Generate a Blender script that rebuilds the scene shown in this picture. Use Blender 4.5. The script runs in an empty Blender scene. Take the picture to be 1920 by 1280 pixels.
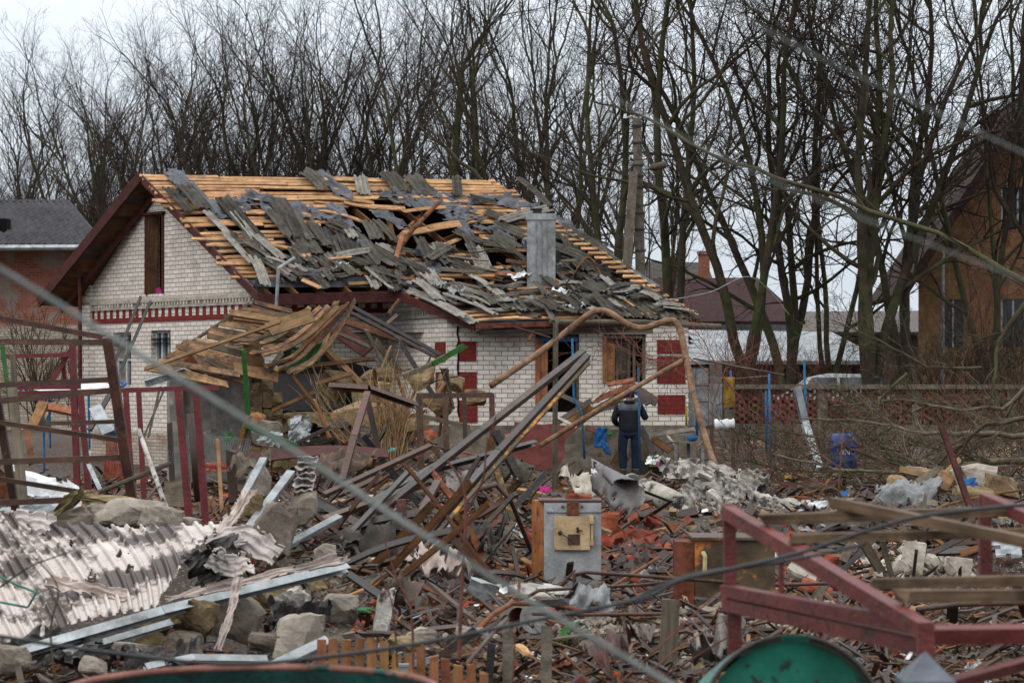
import bpy, math, random
from mathutils import Vector, Matrix, noise
RN = random.Random(7)
V = Vector
Z = V((0, 0, 1))
# ---------------------------------------------------------------- camera, sky, sun, exposure
sc = bpy.context.scene
LENS = 85.0
F = LENS / 36 * 1920
HZ = 715.0
CH = 2.05
cam = bpy.data.cameras.new('camera')
cam.lens = LENS
cam.sensor_width = 36
cam.shift_y = (HZ - 640) / 1920
cam.clip_start = 0.1
cam.clip_end = 5000
cam.dof.use_dof = True
cam.dof.focus_distance = 42
cam.dof.aperture_fstop = 6.3
camo = bpy.data.objects.new('camera', cam)
sc.collection.objects.link(camo)
camo.location = (0, 0, CH)
camo.rotation_euler = (math.pi / 2, 0, 0)
sc.camera = camo
sc.view_settings.view_transform = 'Standard'
sc.view_settings.look = 'None'
sc.view_settings.gamma = 1
sc.view_settings.exposure = -0.1
sc.cycles.max_bounces = 5
sc.cycles.diffuse_bounces = 3

w = bpy.data.worlds.new('World')
sc.world = w
w.use_nodes = True
nt = w.node_tree
N = nt.nodes
L_ = nt.links
bg = N['Background']
sky = N.new('ShaderNodeTexSky')
sky.sky_type = 'NISHITA'
sky.sun_disc = False
SUN_EL = math.radians(42)
SUN_AZ = math.radians(215)      # behind the viewer, a little to the left
sky.sun_elevation = SUN_EL
sky.sun_rotation = SUN_AZ
sky.air_density = 1.0
sky.dust_density = 4.0
mul = N.new('ShaderNodeVectorMath'); mul.operation = 'SCALE'; mul.inputs['Scale'].default_value = 0.05
L_.new(sky.outputs[0], mul.inputs[0])
tc = N.new('ShaderNodeTexCoord')
sep = N.new('ShaderNodeSeparateXYZ')
L_.new(tc.outputs['Generated'], sep.inputs[0])
rp = N.new('ShaderNodeValToRGB')      # overcast: brighter overhead than at the horizon
e = rp.color_ramp.elements
e[0].position = 0.0; e[0].color = (0.66, 0.73, 0.80, 1)
e[1].position = 1.0; e[1].color = (1, 1, 1, 1)
e2 = rp.color_ramp.elements.new(0.3); e2.color = (0.80, 0.85, 0.91, 1)
L_.new(sep.outputs['Z'], rp.inputs[0])
cn = N.new('ShaderNodeTexNoise'); cn.inputs['Scale'].default_value = 2.2; cn.inputs['Detail'].default_value = 5
mp = N.new('ShaderNodeMapping'); mp.inputs['Scale'].default_value = (1, 1, 4)
L_.new(tc.outputs['Generated'], mp.inputs[0]); L_.new(mp.outputs[0], cn.inputs['Vector'])
mr = N.new('ShaderNodeMapRange'); mr.inputs['From Min'].default_value = .3; mr.inputs['From Max'].default_value = .7
mr.inputs['To Min'].default_value = .9; mr.inputs['To Max'].default_value = 1.12
L_.new(cn.outputs['Fac'], mr.inputs['Value'])
zr = N.new('ShaderNodeMapRange'); zr.inputs['From Min'].default_value = 0.05; zr.inputs['From Max'].default_value = 1
zr.inputs['To Min'].default_value = 1.0; zr.inputs['To Max'].default_value = 2.3
L_.new(sep.outputs['Z'], zr.inputs['Value'])
m2 = N.new('ShaderNodeMath'); m2.operation = 'MULTIPLY'
L_.new(mr.outputs[0], m2.inputs[0]); L_.new(zr.outputs[0], m2.inputs[1])
m3 = N.new('ShaderNodeVectorMath'); m3.operation = 'SCALE'
L_.new(rp.outputs[0], m3.inputs[0]); L_.new(m2.outputs[0], m3.inputs['Scale'])
mx = N.new('ShaderNodeMix'); mx.data_type = 'RGBA'; mx.inputs[0].default_value = 0.88
L_.new(mul.outputs[0], mx.inputs['A']); L_.new(m3.outputs[0], mx.inputs['B'])
L_.new(mx.outputs['Result'], bg.inputs[0])
bg.inputs[1].default_value = 1.28
sl = bpy.data.lights.new('sun', 'SUN'); sl.energy = 0.8; sl.angle = math.radians(25); sl.color = (1, .95, .88)
so = bpy.data.objects.new('sun', sl); sc.collection.objects.link(so)
so.rotation_euler = (math.pi / 2 - SUN_EL, 0, math.pi - SUN_AZ + math.radians(0))
so.location = (0, -20, 40)

# ---------------------------------------------------------------- helpers
def P(px, py, d):
    return V(((px - 960) / F * d, d, CH + (HZ - py) / F * d))
def U(a, b): return RN.uniform(a, b)
def lerp(a, b, t): return a + (b - a) * t
def wl(o):
    p = V((0, 0, 0))
    while o is not None:
        p = p + V(o.location); o = o.parent
    return p

class MB:
    def __init__(s): s.v = []; s.f = []; s.uv = []
    def quad(s, a, b, c, d, uv=None):
        i = len(s.v); s.v += [a, b, c, d]; s.f.append((i, i + 1, i + 2, i + 3))
        s.uv += uv or [(0, 0), (1, 0), (1, 1), (0, 1)]
    def face(s, pts, uv=None):
        i = len(s.v); s.v += pts; s.f.append(tuple(range(i, i + len(pts))))
        s.uv += uv or [(p[0], p[2]) for p in pts]
    def hexa(s, c, uo=None, L=None):
        # c: 8 corners, 0-3 start ring, 4-7 end ring (same order); uv along u = length
        i = len(s.v); s.v += c
        u0, v0 = (U(0, 50), U(0, 50)) if uo is None else uo
        L = L if L is not None else (c[4] - c[0]).length
        a = (c[1] - c[0]).length; b = (c[2] - c[1]).length
        s.f.append((i + 3, i + 2, i + 1, i)); s.uv += [(u0, v0 + b), (u0 + a, v0 + b), (u0 + a, v0), (u0, v0)]
        s.f.append((i + 4, i + 5, i + 6, i + 7)); s.uv += [(u0, v0), (u0 + a, v0), (u0 + a, v0 + b), (u0, v0 + b)]
        acc = v0
        for k in range(4):
            k2 = (k + 1) % 4; wd = (c[k2] - c[k]).length
            s.f.append((i + k, i + k2, i + 4 + k2, i + 4 + k))
            s.uv += [(u0, acc), (u0, acc + wd), (u0 + L, acc + wd), (u0 + L, acc)]
            acc += wd + .13
    def beam(s, p0, p1, w, h, up=Z, roll=0.0, w1=None, h1=None, jag=0.0):
        ax = (p1 - p0)
        if ax.length < 1e-6: return s
        ax.normalize()
        if abs(ax.dot(up)) > .98: up = V((0, 1, 0))
        x = ax.cross(up).normalized(); y = x.cross(ax).normalized()
        if roll:
            R = Matrix.Rotation(roll, 3, ax); x = R @ x; y = R @ y
        w1 = w if w1 is None else w1; h1 = h if h1 is None else h1
        c = []
        for (p, ww, hh) in ((p0, w, h), (p1, w1, h1)):
            for (a, b) in ((-1, -1), (1, -1), (1, 1), (-1, 1)):
                c.append(p + x * a * ww / 2 + y * b * hh / 2 + ax * (U(-jag, jag) if jag else 0))
        s.hexa(c); return s
    def board(s, p0, p1, w, h, up=Z, roll=0.0, sag=0.0, jag=0.03, n=4, twist=0.0):
        # plank with a slight bend, twist and splintered ends
        ax = (p1 - p0); L = ax.length
        if L < 1e-6: return s
        ax.normalize()
        if abs(ax.dot(up)) > .98: up = V((0, 1, 0))
        x = ax.cross(up).normalized(); y = x.cross(ax).normalized()
        if roll:
            R = Matrix.Rotation(roll, 3, ax); x = R @ x; y = R @ y
        u0, v0 = U(0, 50), U(0, 50); i0 = len(s.v)
        for k in range(n + 1):
            t = k / n; p = lerp(p0, p1, t) + y * sag * math.sin(t * math.pi)
            R = Matrix.Rotation(twist * (t - .5), 3, ax); xx = R @ x; yy = R @ y
            j = jag if k in (0, n) else 0
            for (a, b) in ((-1, -1), (1, -1), (1, 1), (-1, 1)):
                s.v.append(p + xx * a * w / 2 + yy * b * h / 2 + ax * U(-j, j))
        for k in range(n):
            a = i0 + 4 * k; ua = u0 + L * k / n; ub = u0 + L * (k + 1) / n; acc = v0
            for q in range(4):
                q2 = (q + 1) % 4; wd = w if q % 2 == 0 else h
                s.f.append((a + q, a + q2, a + 4 + q2, a + 4 + q))
                s.uv += [(ua, acc), (ua, acc + wd), (ub, acc + wd), (ub, acc)]; acc += wd + .1
        s.f.append((i0 + 3, i0 + 2, i0 + 1, i0)); s.uv += [(u0, v0 + h), (u0 + w, v0 + h), (u0 + w, v0), (u0, v0)]
        b = i0 + 4 * n
        s.f.append((b, b + 1, b + 2, b + 3)); s.uv += [(u0, v0), (u0 + w, v0), (u0 + w, v0 + h), (u0, v0 + h)]
        return s
    def box(s, c, sx, sy, sz, rot=None, jit=0.0):
        cs = []
        for (x, y, z) in ((-1, -1, -1), (-1, 1, -1), (-1, 1, 1), (-1, -1, 1), (1, -1, -1), (1, 1, -1), (1, 1, 1), (1, -1, 1)):
            p = V((x * sx / 2 * (1 + U(-jit, jit)), y * sy / 2 * (1 + U(-jit, jit)), z * sz / 2 * (1 + U(-jit, jit))))
            if rot is not None: p = rot @ p
            cs.append(c + p)
        s.hexa(cs); return s
    def tube(s, pts, r, n=6, cap=True, v0=0.0):
        rs = r if isinstance(r, (list, tuple)) else [r] * len(pts)
        m = len(pts); i0 = len(s.v)
        ref = None; xp = None; L = U(0, 20)
        Ls = []
        for k in range(m):
            a = pts[max(k - 1, 0)]; b = pts[min(k + 1, m - 1)]
            d = (b - a)
            if d.length < 1e-9: d = V((0, 0, 1))
            d.normalize()
            x = d.orthogonal() if xp is None else xp - d * xp.dot(d)
            if x.length < 1e-4: x = d.orthogonal()
            x.normalize(); y = d.cross(x).normalized(); xp = x.copy()
            for q in range(n):
                an = 2 * math.pi * q / n
                s.v.append(pts[k] + (x * math.cos(an) + y * math.sin(an)) * rs[k])
            if k: L += (pts[k] - pts[k - 1]).length
            Ls.append(L)
        for k in range(m - 1):
            for q in range(n):
                q2 = (q + 1) % n; a = i0 + k * n
                s.f.append((a + q, a + q2, a + n + q2, a + n + q))
                w_ = rs[k] * 6.28 / n
                s.uv += [(Ls[k], v0 + q * w_), (Ls[k], v0 + (q + 1) * w_), (Ls[k + 1], v0 + (q + 1) * w_), (Ls[k + 1], v0 + q * w_)]
        if cap and n > 3:
            s.f.append(tuple(i0 + q for q in range(n - 1, -1, -1))); s.uv += [(0, 0)] * n
            s.f.append(tuple(i0 + (m - 1) * n + q for q in range(n))); s.uv += [(0, 0)] * n
        return s
    def grid(s, fn, nu, nv, th=0.0, su=1.0, sv=1.0, keep=None, nrm=None):
        # fn(u, v) -> point; two skins th apart joined at the rim; keep(i, j) drops cells
        g = [[fn(i / nu, j / nv) for j in range(nv + 1)] for i in range(nu + 1)]
        def nn(i, j):
            a = g[min(i + 1, nu)][j] - g[max(i - 1, 0)][j]; b = g[i][min(j + 1, nv)] - g[i][max(j - 1, 0)]
            c = a.cross(b)
            return c.normalized() if c.length > 1e-12 else V((0, 0, 1))
        i0 = len(s.v); W = nv + 1
        for i in range(nu + 1):
            for j in range(nv + 1): s.v.append(g[i][j])
        if th:
            for i in range(nu + 1):
                for j in range(nv + 1): s.v.append(g[i][j] - nn(i, j) * th)
        o = (nu + 1) * W
        ks = lambda i, j: 0 <= i < nu and 0 <= j < nv and (keep is None or keep(i, j))
        for i in range(nu):
            for j in range(nv):
                if not ks(i, j): continue
                a, b, c, d = i0 + i * W + j, i0 + (i + 1) * W + j, i0 + (i + 1) * W + j + 1, i0 + i * W + j + 1
                uv = [(i / nu * su, j / nv * sv), ((i + 1) / nu * su, j / nv * sv), ((i + 1) / nu * su, (j + 1) / nv * sv), (i / nu * su, (j + 1) / nv * sv)]
                s.f.append((a, b, c, d)); s.uv += uv
                if th:
                    s.f.append((d + o, c + o, b + o, a + o)); s.uv += uv[::-1]
                    for (di, dj, e0, e1) in ((0, -1, b, a), (0, 1, d, c), (-1, 0, a, d), (1, 0, c, b)):
                        if not ks(i + di, j + dj):
                            s.f.append((e0, e1, e1 + o, e0 + o)); s.uv += [(0, 0), (.01, 0), (.01, .01), (0, .01)]
        return s
    def lathe(s, c, prof, n=20, axis=Z, close=False):
        ax = axis.normalized(); x = ax.orthogonal().normalized(); y = ax.cross(x)
        i0 = len(s.v); m = len(prof)
        for (r, h) in prof:
            for q in range(n):
                an = 2 * math.pi * q / n
                s.v.append(c + ax * h + (x * math.cos(an) + y * math.sin(an)) * r)
        for k in range(m - 1):
            for q in range(n):
                q2 = (q + 1) % n; a = i0 + k * n
                s.f.append((a + q, a + q2, a + n + q2, a + n + q))
                s.uv += [(q / n, k), ((q + 1) / n, k), ((q + 1) / n, k + 1), (q / n, k + 1)]
        if close:
            s.f.append(tuple(i0 + q for q in range(n - 1, -1, -1))); s.uv += [(0, 0)] * n
            s.f.append(tuple(i0 + (m - 1) * n + q for q in range(n))); s.uv += [(0, 0)] * n
        return s
    def build(s, name, m, parent=None, smooth=False):
        if not s.v: s.v = [V((0, 0, -5)), V((.01, 0, -5)), V((0, .01, -5))]; s.f = [(0, 1, 2)]; s.uv = [(0, 0)] * 3
        if parent is None:
            n = len(s.v); zx = min(p.z for p in s.v)
            org = V((sum(p.x for p in s.v) / n, sum(p.y for p in s.v) / n, zx))
        else:
            org = wl(parent)
        me = bpy.data.meshes.new(name)
        me.from_pydata([(p.x - org.x, p.y - org.y, p.z - org.z) for p in s.v], [], s.f)
        ul = me.uv_layers.new(name='UVMap')
        fl = [c for t in s.uv for c in t]
        if len(fl) == len(me.loops) * 2: ul.data.foreach_set('uv', fl)
        me.materials.append(m)
        if smooth: me.polygons.foreach_set('use_smooth', [True] * len(me.polygons))
        me.update()
        o = bpy.data.objects.new(name, me); sc.collection.objects.link(o)
        if parent is None: o.location = org
        else: o.parent = parent
        return o

def tag(o, label=None, cat=None, group=None, kind=None):
    if label: o['label'] = label
    if cat: o['category'] = cat
    if group: o['group'] = group
    if kind: o['kind'] = kind
    return o
def thing(name, loc, label, cat, group=None):
    o = bpy.data.objects.new(name, None); sc.collection.objects.link(o); o.location = loc; o.empty_display_size = .2
    return tag(o, label, cat, group)
def copy_tree(o, parent=None):
    c = o.copy(); sc.collection.objects.link(c); c.parent = parent
    for ch in list(o.children): copy_tree(ch, c)
    return c

# ---------------------------------------------------------------- materials
def C(h):     # sRGB hex -> linear
    r = [int(h[i:i + 2], 16) / 255 for i in (0, 2, 4)]
    return tuple([(x / 12.92 if x <= .04045 else ((x + .055) / 1.055) ** 2.4) for x in r] + [1])
def newmat(name):
    m = bpy.data.materials.new(name); m.use_nodes = True
    return m, m.node_tree.nodes, m.node_tree.links, m.node_tree.nodes['Principled BSDF']
def mixc(n, l, fac, a, b, mode='MIX'):
    x = n.new('ShaderNodeMix'); x.data_type = 'RGBA'; x.blend_type = mode
    for sock, val in ((x.inputs[0], fac), (x.inputs['A'], a), (x.inputs['B'], b)):
        if hasattr(val, 'is_linked') or hasattr(val, 'links'): l.new(val, sock)
        else: sock.default_value = val
    return x.outputs['Result']
def ramp(n, l, src, p0, p1, c0=(0, 0, 0, 1), c1=(1, 1, 1, 1)):
    r = n.new('ShaderNodeValToRGB'); r.color_ramp.elements[0].position = p0; r.color_ramp.elements[1].position = p1
    r.color_ramp.elements[0].color = c0; r.color_ramp.elements[1].color = c1
    l.new(src, r.inputs[0]); return r.outputs[0]
def nz(n, l, vec, scale, detail=4, rough=.6, w=None):
    t = n.new('ShaderNodeTexNoise'); t.inputs['Scale'].default_value = scale; t.inputs['Detail'].default_value = detail
    t.inputs['Roughness'].default_value = rough
    if w is not None: t.noise_dimensions = '4D'; l.new(w, t.inputs['W'])
    l.new(vec, t.inputs['Vector']); return t.outputs['Fac']
def mat(name, c1, c2, sc_=4.0, rough=.8, metal=0.0, bump=.4, bs=25.0, wood=False, c3=None, p3=(.55, .65), s3=3.0, rnd=.3, spec=.12, hue=0.02, st=(1.2, 26, 1), dirt=.5, dsc=4.5):
    m, n, l, b = newmat(name)
    t = n.new('ShaderNodeTexCoord'); oi = n.new('ShaderNodeObjectInfo'); ge = n.new('ShaderNodeNewGeometry')
    wv = n.new('ShaderNodeMath'); wv.operation = 'MULTIPLY_ADD'; l.new(oi.outputs['Random'], wv.inputs[0]); wv.inputs[1].default_value = 31
    l.new(ge.outputs['Random Per Island'], wv.inputs[2])
    if wood:
        mpn = n.new('ShaderNodeMapping'); mpn.inputs['Scale'].default_value = st; l.new(t.outputs['UV'], mpn.inputs[0]); vec = mpn.outputs[0]
        f1 = nz(n, l, vec, 1.0, 5, .65, wv.outputs[0])
    else:
        vec = t.outputs['Object']; f1 = nz(n, l, vec, sc_, 6, .65, wv.outputs[0])
    col = ramp(n, l, f1, .3, .7, C(c1), C(c2))
    if c3:
        f3 = nz(n, l, t.outputs['Object'], s3, 6, .7, wv.outputs[0])
        col = mixc(n, l, ramp(n, l, f3, p3[0], p3[1]), col, C(c3))
    if dirt:
        fd = nz(n, l, t.outputs['Object'], dsc, 7, .7, wv.outputs[0]); lo = 1 - dirt
        col = mixc(n, l, 1.0, col, ramp(n, l, fd, .34, .62, (lo, lo * .97, lo * .93, 1), (1.06, 1.06, 1.06, 1)), 'MULTIPLY')
    hs = n.new('ShaderNodeHueSaturation'); hs.inputs['Saturation'].default_value = .95; l.new(col, hs.inputs['Color'])
    ad = n.new('ShaderNodeMath'); ad.operation = 'ADD'; l.new(ge.outputs['Random Per Island'], ad.inputs[0]); l.new(oi.outputs['Random'], ad.inputs[1])
    fr = n.new('ShaderNodeMath'); fr.operation = 'FRACT'; l.new(ad.outputs[0], fr.inputs[0])
    mr_ = n.new('ShaderNodeMapRange'); l.new(fr.outputs[0], mr_.inputs['Value']); mr_.inputs['To Min'].default_value = 1 - rnd; mr_.inputs['To Max'].default_value = 1 + rnd * .9
    l.new(mr_.outputs[0], hs.inputs['Value'])
    m7 = n.new('ShaderNodeMath'); m7.operation = 'MULTIPLY'; m7.inputs[1].default_value = 7.3; l.new(fr.outputs[0], m7.inputs[0])
    f7 = n.new('ShaderNodeMath'); f7.operation = 'FRACT'; l.new(m7.outputs[0], f7.inputs[0])
    mh = n.new('ShaderNodeMapRange'); l.new(f7.outputs[0], mh.inputs['Value']); mh.inputs['To Min'].default_value = .5 - hue; mh.inputs['To Max'].default_value = .5 + hue
    l.new(mh.outputs[0], hs.inputs['Hue'])
    l.new(hs.outputs[0], b.inputs['Base Color'])
    rr = n.new('ShaderNodeMapRange'); l.new(f1, rr.inputs['Value']); rr.inputs['To Min'].default_value = max(.05, rough - .2); rr.inputs['To Max'].default_value = min(1, rough + .2)
    l.new(rr.outputs[0], b.inputs['Roughness'])
    b.inputs['Metallic'].default_value = metal
    b.inputs['Specular IOR Level'].default_value = spec
    if bump:
        bn = n.new('ShaderNodeBump'); bn.inputs['Strength'].default_value = bump; bn.inputs['Distance'].default_value = .02
        f2 = nz(n, l, vec, 1.5 if wood else bs, 4, .7)
        l.new(f2, bn.inputs['Height']); l.new(bn.outputs[0], b.inputs['Normal'])
    return m
def brick(name, c1, c2, mortar, grime, bw=.26, rh=.1, ms=.008, gp=(.5, .75), rough=.9, bump=.6, stain=None, stp=(.58, .66), sts=.9):
    m, n, l, b = newmat(name)
    t = n.new('ShaderNodeTexCoord')
    # wobble the courses a little
    nn_ = n.new('ShaderNodeTexNoise'); nn_.inputs['Scale'].default_value = 3.0; l.new(t.outputs['UV'], nn_.inputs['Vector'])
    sb = n.new('ShaderNodeVectorMath'); sb.operation = 'SUBTRACT'; l.new(nn_.outputs['Color'], sb.inputs[0]); sb.inputs[1].default_value = (.5, .5, .5)
    s2 = n.new('ShaderNodeVectorMath'); s2.operation = 'SCALE'; s2.inputs['Scale'].default_value = .018; l.new(sb.outputs[0], s2.inputs[0])
    ad = n.new('ShaderNodeVectorMath'); ad.operation = 'ADD'; l.new(t.outputs['UV'], ad.inputs[0]); l.new(s2.outputs[0], ad.inputs[1])
    bt = n.new('ShaderNodeTexBrick'); l.new(ad.outputs[0], bt.inputs['Vector'])
    bt.inputs['Scale'].default_value = 1; bt.inputs['Brick Width'].default_value = bw; bt.inputs['Row Height'].default_value = rh
    bt.inputs['Mortar Size'].default_value = ms; bt.inputs['Mortar Smooth'].default_value = .25; bt.inputs['Bias'].default_value = -.1
    bt.inputs['Color1'].default_value = C(c1); bt.inputs['Color2'].default_value = C(c2); bt.inputs['Mortar'].default_value = C(mortar)
    f = nz(n, l, t.outputs['UV'], 1.1, 8, .65)
    g = ramp(n, l, f, gp[0], gp[1])
    col = mixc(n, l, g, bt.outputs['Color'], C(grime))
    f2 = nz(n, l, t.outputs['UV'], 14, 5, .7)
    col = mixc(n, l, .75, col, ramp(n, l, f2, .25, .75, (.7, .7, .7, 1), (1.08, 1.08, 1.08, 1)), 'MULTIPLY')
    if stain:
        f3 = nz(n, l, t.outputs['UV'], sts, 7, .6)
        col = mixc(n, l, ramp(n, l, f3, stp[0], stp[1]), col, C(stain))
    l.new(col, b.inputs['Base Color']); b.inputs['Roughness'].default_value = rough; b.inputs['Specular IOR Level'].default_value = .2
    bn = n.new('ShaderNodeBump'); bn.inputs['Strength'].default_value = bump; bn.inputs['Distance'].default_value = .02
    iv = n.new('ShaderNodeMath'); iv.operation = 'MULTIPLY_ADD'; l.new(bt.outputs['Fac'], iv.inputs[0]); iv.inputs[1].default_value = -1
    fs = n.new('ShaderNodeMath'); fs.operation = 'MULTIPLY'; fs.inputs[1].default_value = .5; l.new(f2, fs.inputs[0]); l.new(fs.outputs[0], iv.inputs[2])
    l.new(iv.outputs[0], bn.inputs['Height']); l.new(bn.outputs[0], b.inputs['Normal'])
    return m
M = {}
M['pine'] = mat('fresh_pine', hue=.008, c1='96693f', c2='c2976a', wood=True, rnd=.22, rough=.7, c3='6a5440', p3=(.52, .68), s3=2.2, bump=.3)
M['tan'] = mat('tan_wood', hue=.008, c1='6f5238', c2='9b7a56', wood=True, rnd=.3, rough=.75, c3='54402f', p3=(.55, .7), s3=2)
M['greywood'] = mat('grey_wood', hue=.006, c1='4d453d', c2='79705f', wood=True, rnd=.3, rough=.8, c3='3a322b', p3=(.55, .7), s3=2)
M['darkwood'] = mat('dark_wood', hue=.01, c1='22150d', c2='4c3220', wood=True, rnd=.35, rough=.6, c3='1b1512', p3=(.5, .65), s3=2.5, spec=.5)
M['brownwood'] = mat('brown_wood', hue=.01, c1='4a2e1b', c2='74502f', wood=True, rnd=.35, rough=.65, c3='33241a', p3=(.5, .68), s3=2.5)
M['orangewood'] = mat('orange_wood', '74492e', '97693f', wood=True, rnd=.2, rough=.65, c3='4b3220', p3=(.52, .7), s3=2.5)
M['char'] = mat('charred', '110f0e', '2c2621', sc_=6, rough=.5, rnd=.3, spec=.5)
M['rustdark'] = mat('dark_rust', '2c1a10', '5a3622', sc_=7, rough=.55, rnd=.3, spec=.5, c3='8a5a35', p3=(.6, .75), s3=9)
M['steeldark'] = mat('wet_steel', '151413', '322e29', sc_=5, rough=.45, metal=.2, rnd=.2, spec=.6, c3='4e331c', p3=(.47, .6), s3=4)
M['rust'] = mat('rust', '5a3420', '8d5a35', sc_=8, rough=.7, rnd=.2, c3='3a2418', p3=(.5, .65), s3=6)
M['rustpipe'] = mat('pale_rust_pipe', '654a37', '8f7056', sc_=9, rough=.65, rnd=.05, hue=0, c3='4a3020', p3=(.55, .68), s3=7)
M['redpaint'] = mat('crimson_paint', '581219', '6f1c22', sc_=5, rough=.5, hue=0, rnd=.08, c3='8f6a60', p3=(.66, .7), s3=18, spec=.4)
M['oxide'] = mat('oxide_red_paint', '58201d', '702c28', sc_=4, rough=.55, hue=0, rnd=.04, c3='40221a', p3=(.57, .62), s3=9, spec=.35, bump=.5)
M['brownpaint'] = mat('brown_paint', hue=0, c1='3d1f1c', c2='552c27', sc_=5, rough=.6, rnd=.15, c3='7a5648', p3=(.62, .7), s3=8)
M['green'] = mat('green_paint', '1c4a20', '2f6a2c', wood=True, rough=.6, rnd=.15, c3='5d5540', p3=(.6, .66), s3=8)
M['teal'] = mat('teal_enamel', '09584c', '107a66', sc_=3, rough=.4, rnd=.04, hue=0, c3='26332c', p3=(.54, .6), s3=11, spec=.5, bump=.15)
M['blue'] = mat('blue_paint', '1c4a75', '28659a', sc_=5, rough=.5, rnd=.1, c3='28405a', p3=(.6, .7), s3=6)
M['barrelblue'] = mat('blue_plastic', '0d2c78', '153c92', sc_=3, rough=.4, hue=0, rnd=.02, spec=.5, bump=.1)
M['galv'] = mat('galvanised', '7f868a', 'a9afb1', sc_=4, rough=.45, metal=.55, rnd=.12, c3='5e6060', p3=(.58, .7), s3=5, bump=.15)
M['zinc'] = mat('grey_zinc', '6c6f71', '9fa2a2', sc_=2.5, rough=.55, metal=.3, rnd=.1, c3='55504b', p3=(.6, .72), s3=3.5, bump=.25)
M['slate'] = mat('fibre_cement', '3c3934', '615c54', sc_=3, rough=.9, rnd=.35, c3='383631', p3=(.52, .66), s3=2.3, hue=.01)
M['slatelight'] = mat('pale_fibre_cement', '6e6b65', '969189', sc_=3, rough=.85, rnd=.15, c3='55514a', p3=(.58, .7), s3=3, hue=.01)
M['tar'] = mat('roofing_felt', '2e3138', '4c515b', sc_=3, rough=.55, rnd=.2, spec=.5, c3='22242a', p3=(.5, .65), s3=3, bump=.5, bs=12)
M['concrete'] = mat('concrete', '5c554b', '857c6f', sc_=3, rough=.9, rnd=.22, c3='4b453d', p3=(.55, .68), s3=3, bump=.8, bs=18, hue=.01)
M['plaster'] = mat('plaster', '7b7268', 'a2998d', sc_=3, rough=.9, rnd=.2, c3='7e7265', p3=(.55, .7), s3=4, bump=.6, hue=.01)
M['stone'] = mat('tan_blockwork', '7a6549', 'a08a68', sc_=5, rough=.95, rnd=.2, c3='544431', p3=(.5, .65), s3=5, bump=1.0, bs=14, hue=.01)
M['render'] = mat('grey_render', '6d6a66', '8b8882', sc_=1.2, rough=.9, rnd=.05, c3='a39d92', p3=(.58, .64), s3=1.1, bump=.5, hue=.0)
M['redbrick'] = mat('loose_brick', '743422', '9c4c32', sc_=6, rough=.9, hue=.008, rnd=.35, c3='7a6a5c', p3=(.56, .66), s3=6, bump=.7)
M['whitebrick'] = mat('loose_silicate', '9d9486', 'cfc7ba', sc_=6, rough=.9, rnd=.15, bump=.7, c3='75695a', p3=(.56, .68), s3=6, hue=.01)
M['wool'] = mat('mineral_wool', '6e5f44', '998965', sc_=9, rough=1, rnd=.2, c3='4b4022', p3=(.52, .66), s3=5, bump=1, bs=45, hue=.01)
M['fibre'] = mat('white_fibre', '8d8680', 'd6d2cc', sc_=5, rough=.95, rnd=.12, c3='4b433e', p3=(.55, .62), s3=6, bump=1, bs=30, hue=.0)
M['siding'] = mat('white_siding', 'a89d97', 'c6bdb8', sc_=3, rough=.5, rnd=.06, c3='4d4440', p3=(.585, .61), s3=2.6, bump=.2, spec=.4, hue=.0)
M['sidingback'] = mat('torn_siding', 'a89890', 'cdbfb8', sc_=5, rough=.6, rnd=.1, c3='3a332f', p3=(.6, .66), s3=5, hue=.0)
M['bark'] = mat('bark', '302a22', '54493b', sc_=1.3, rough=.95, rnd=.2, c3='454a2e', p3=(.46, .6), s3=.9, bump=.8, bs=9, hue=.01)
M['twigs'] = mat('twig_bark', '2c2422', '43372f', sc_=1, rough=.9, rnd=.15, bump=0, hue=.01)
M['palebark'] = mat('pale_branch', '4b4238', '736856', sc_=4, rough=.9, rnd=.25, c3='7c6a30', p3=(.6, .68), s3=3, bump=.5, hue=.01)
M['redtwig'] = mat('reddish_twig', '4b2f29', '7a5042', sc_=3, rough=.9, rnd=.3, bump=0)
M['drystalk'] = mat('dry_stalk', '7c6142', 'a98a63', sc_=3, rough=.9, rnd=.25, bump=0)
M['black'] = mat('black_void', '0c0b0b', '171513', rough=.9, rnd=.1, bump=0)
M['glass'] = mat('dull_glass', '23282c', '39424a', sc_=1, rough=.12, rnd=.1, spec=.8, bump=0)
M['whiteframe'] = mat('white_frame', '9aa0a2', 'c2c6c6', sc_=5, rough=.5, rnd=.05, bump=.1)
M['cable'] = mat('black_cable', '16181b', '24262a', rough=.45, rnd=.05, bump=0, spec=.4)
M['wire'] = mat('grey_wire', '6f7673', '8b918d', rough=.6, rnd=.05, bump=0)
M['maroon'] = mat('maroon_metal_roof', '33211f', '452e2c', sc_=2, rough=.8, rnd=.05, bump=.1)
M['snowroof'] = mat('pale_roof', '8d9398', 'b9bfc3', sc_=1, rough=.7, rnd=.05, bump=.1, c3='98a0a6', p3=(.55, .65), s3=.6)
M['yellowwall'] = mat('ochre_wall', '7a5e40', '9a7650', sc_=.8, rough=.9, rnd=.03, c3='6a5238', p3=(.55, .7), s3=.8, bump=.2)
M['yellowcloth'] = mat('yellow_cloth', '7a6120', 'a1842f', sc_=6, rough=.9, rnd=.03)
M['bluecloth'] = mat('blue_cloth', '154b80', '1f66a5', sc_=6, rough=.9, rnd=.05)
M['whiteplastic'] = mat('white_plastic', 'bfc3c6', 'e8eaea', sc_=5, rough=.5, rnd=.1, bump=.2)
M['enamelgrey'] = mat('grey_enamel', '85888a', '9da0a1', sc_=14, rough=.5, rnd=.03, c3='6f6d68', p3=(.6, .7), s3=10, spec=.5, bump=.4, bs=60)
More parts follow.
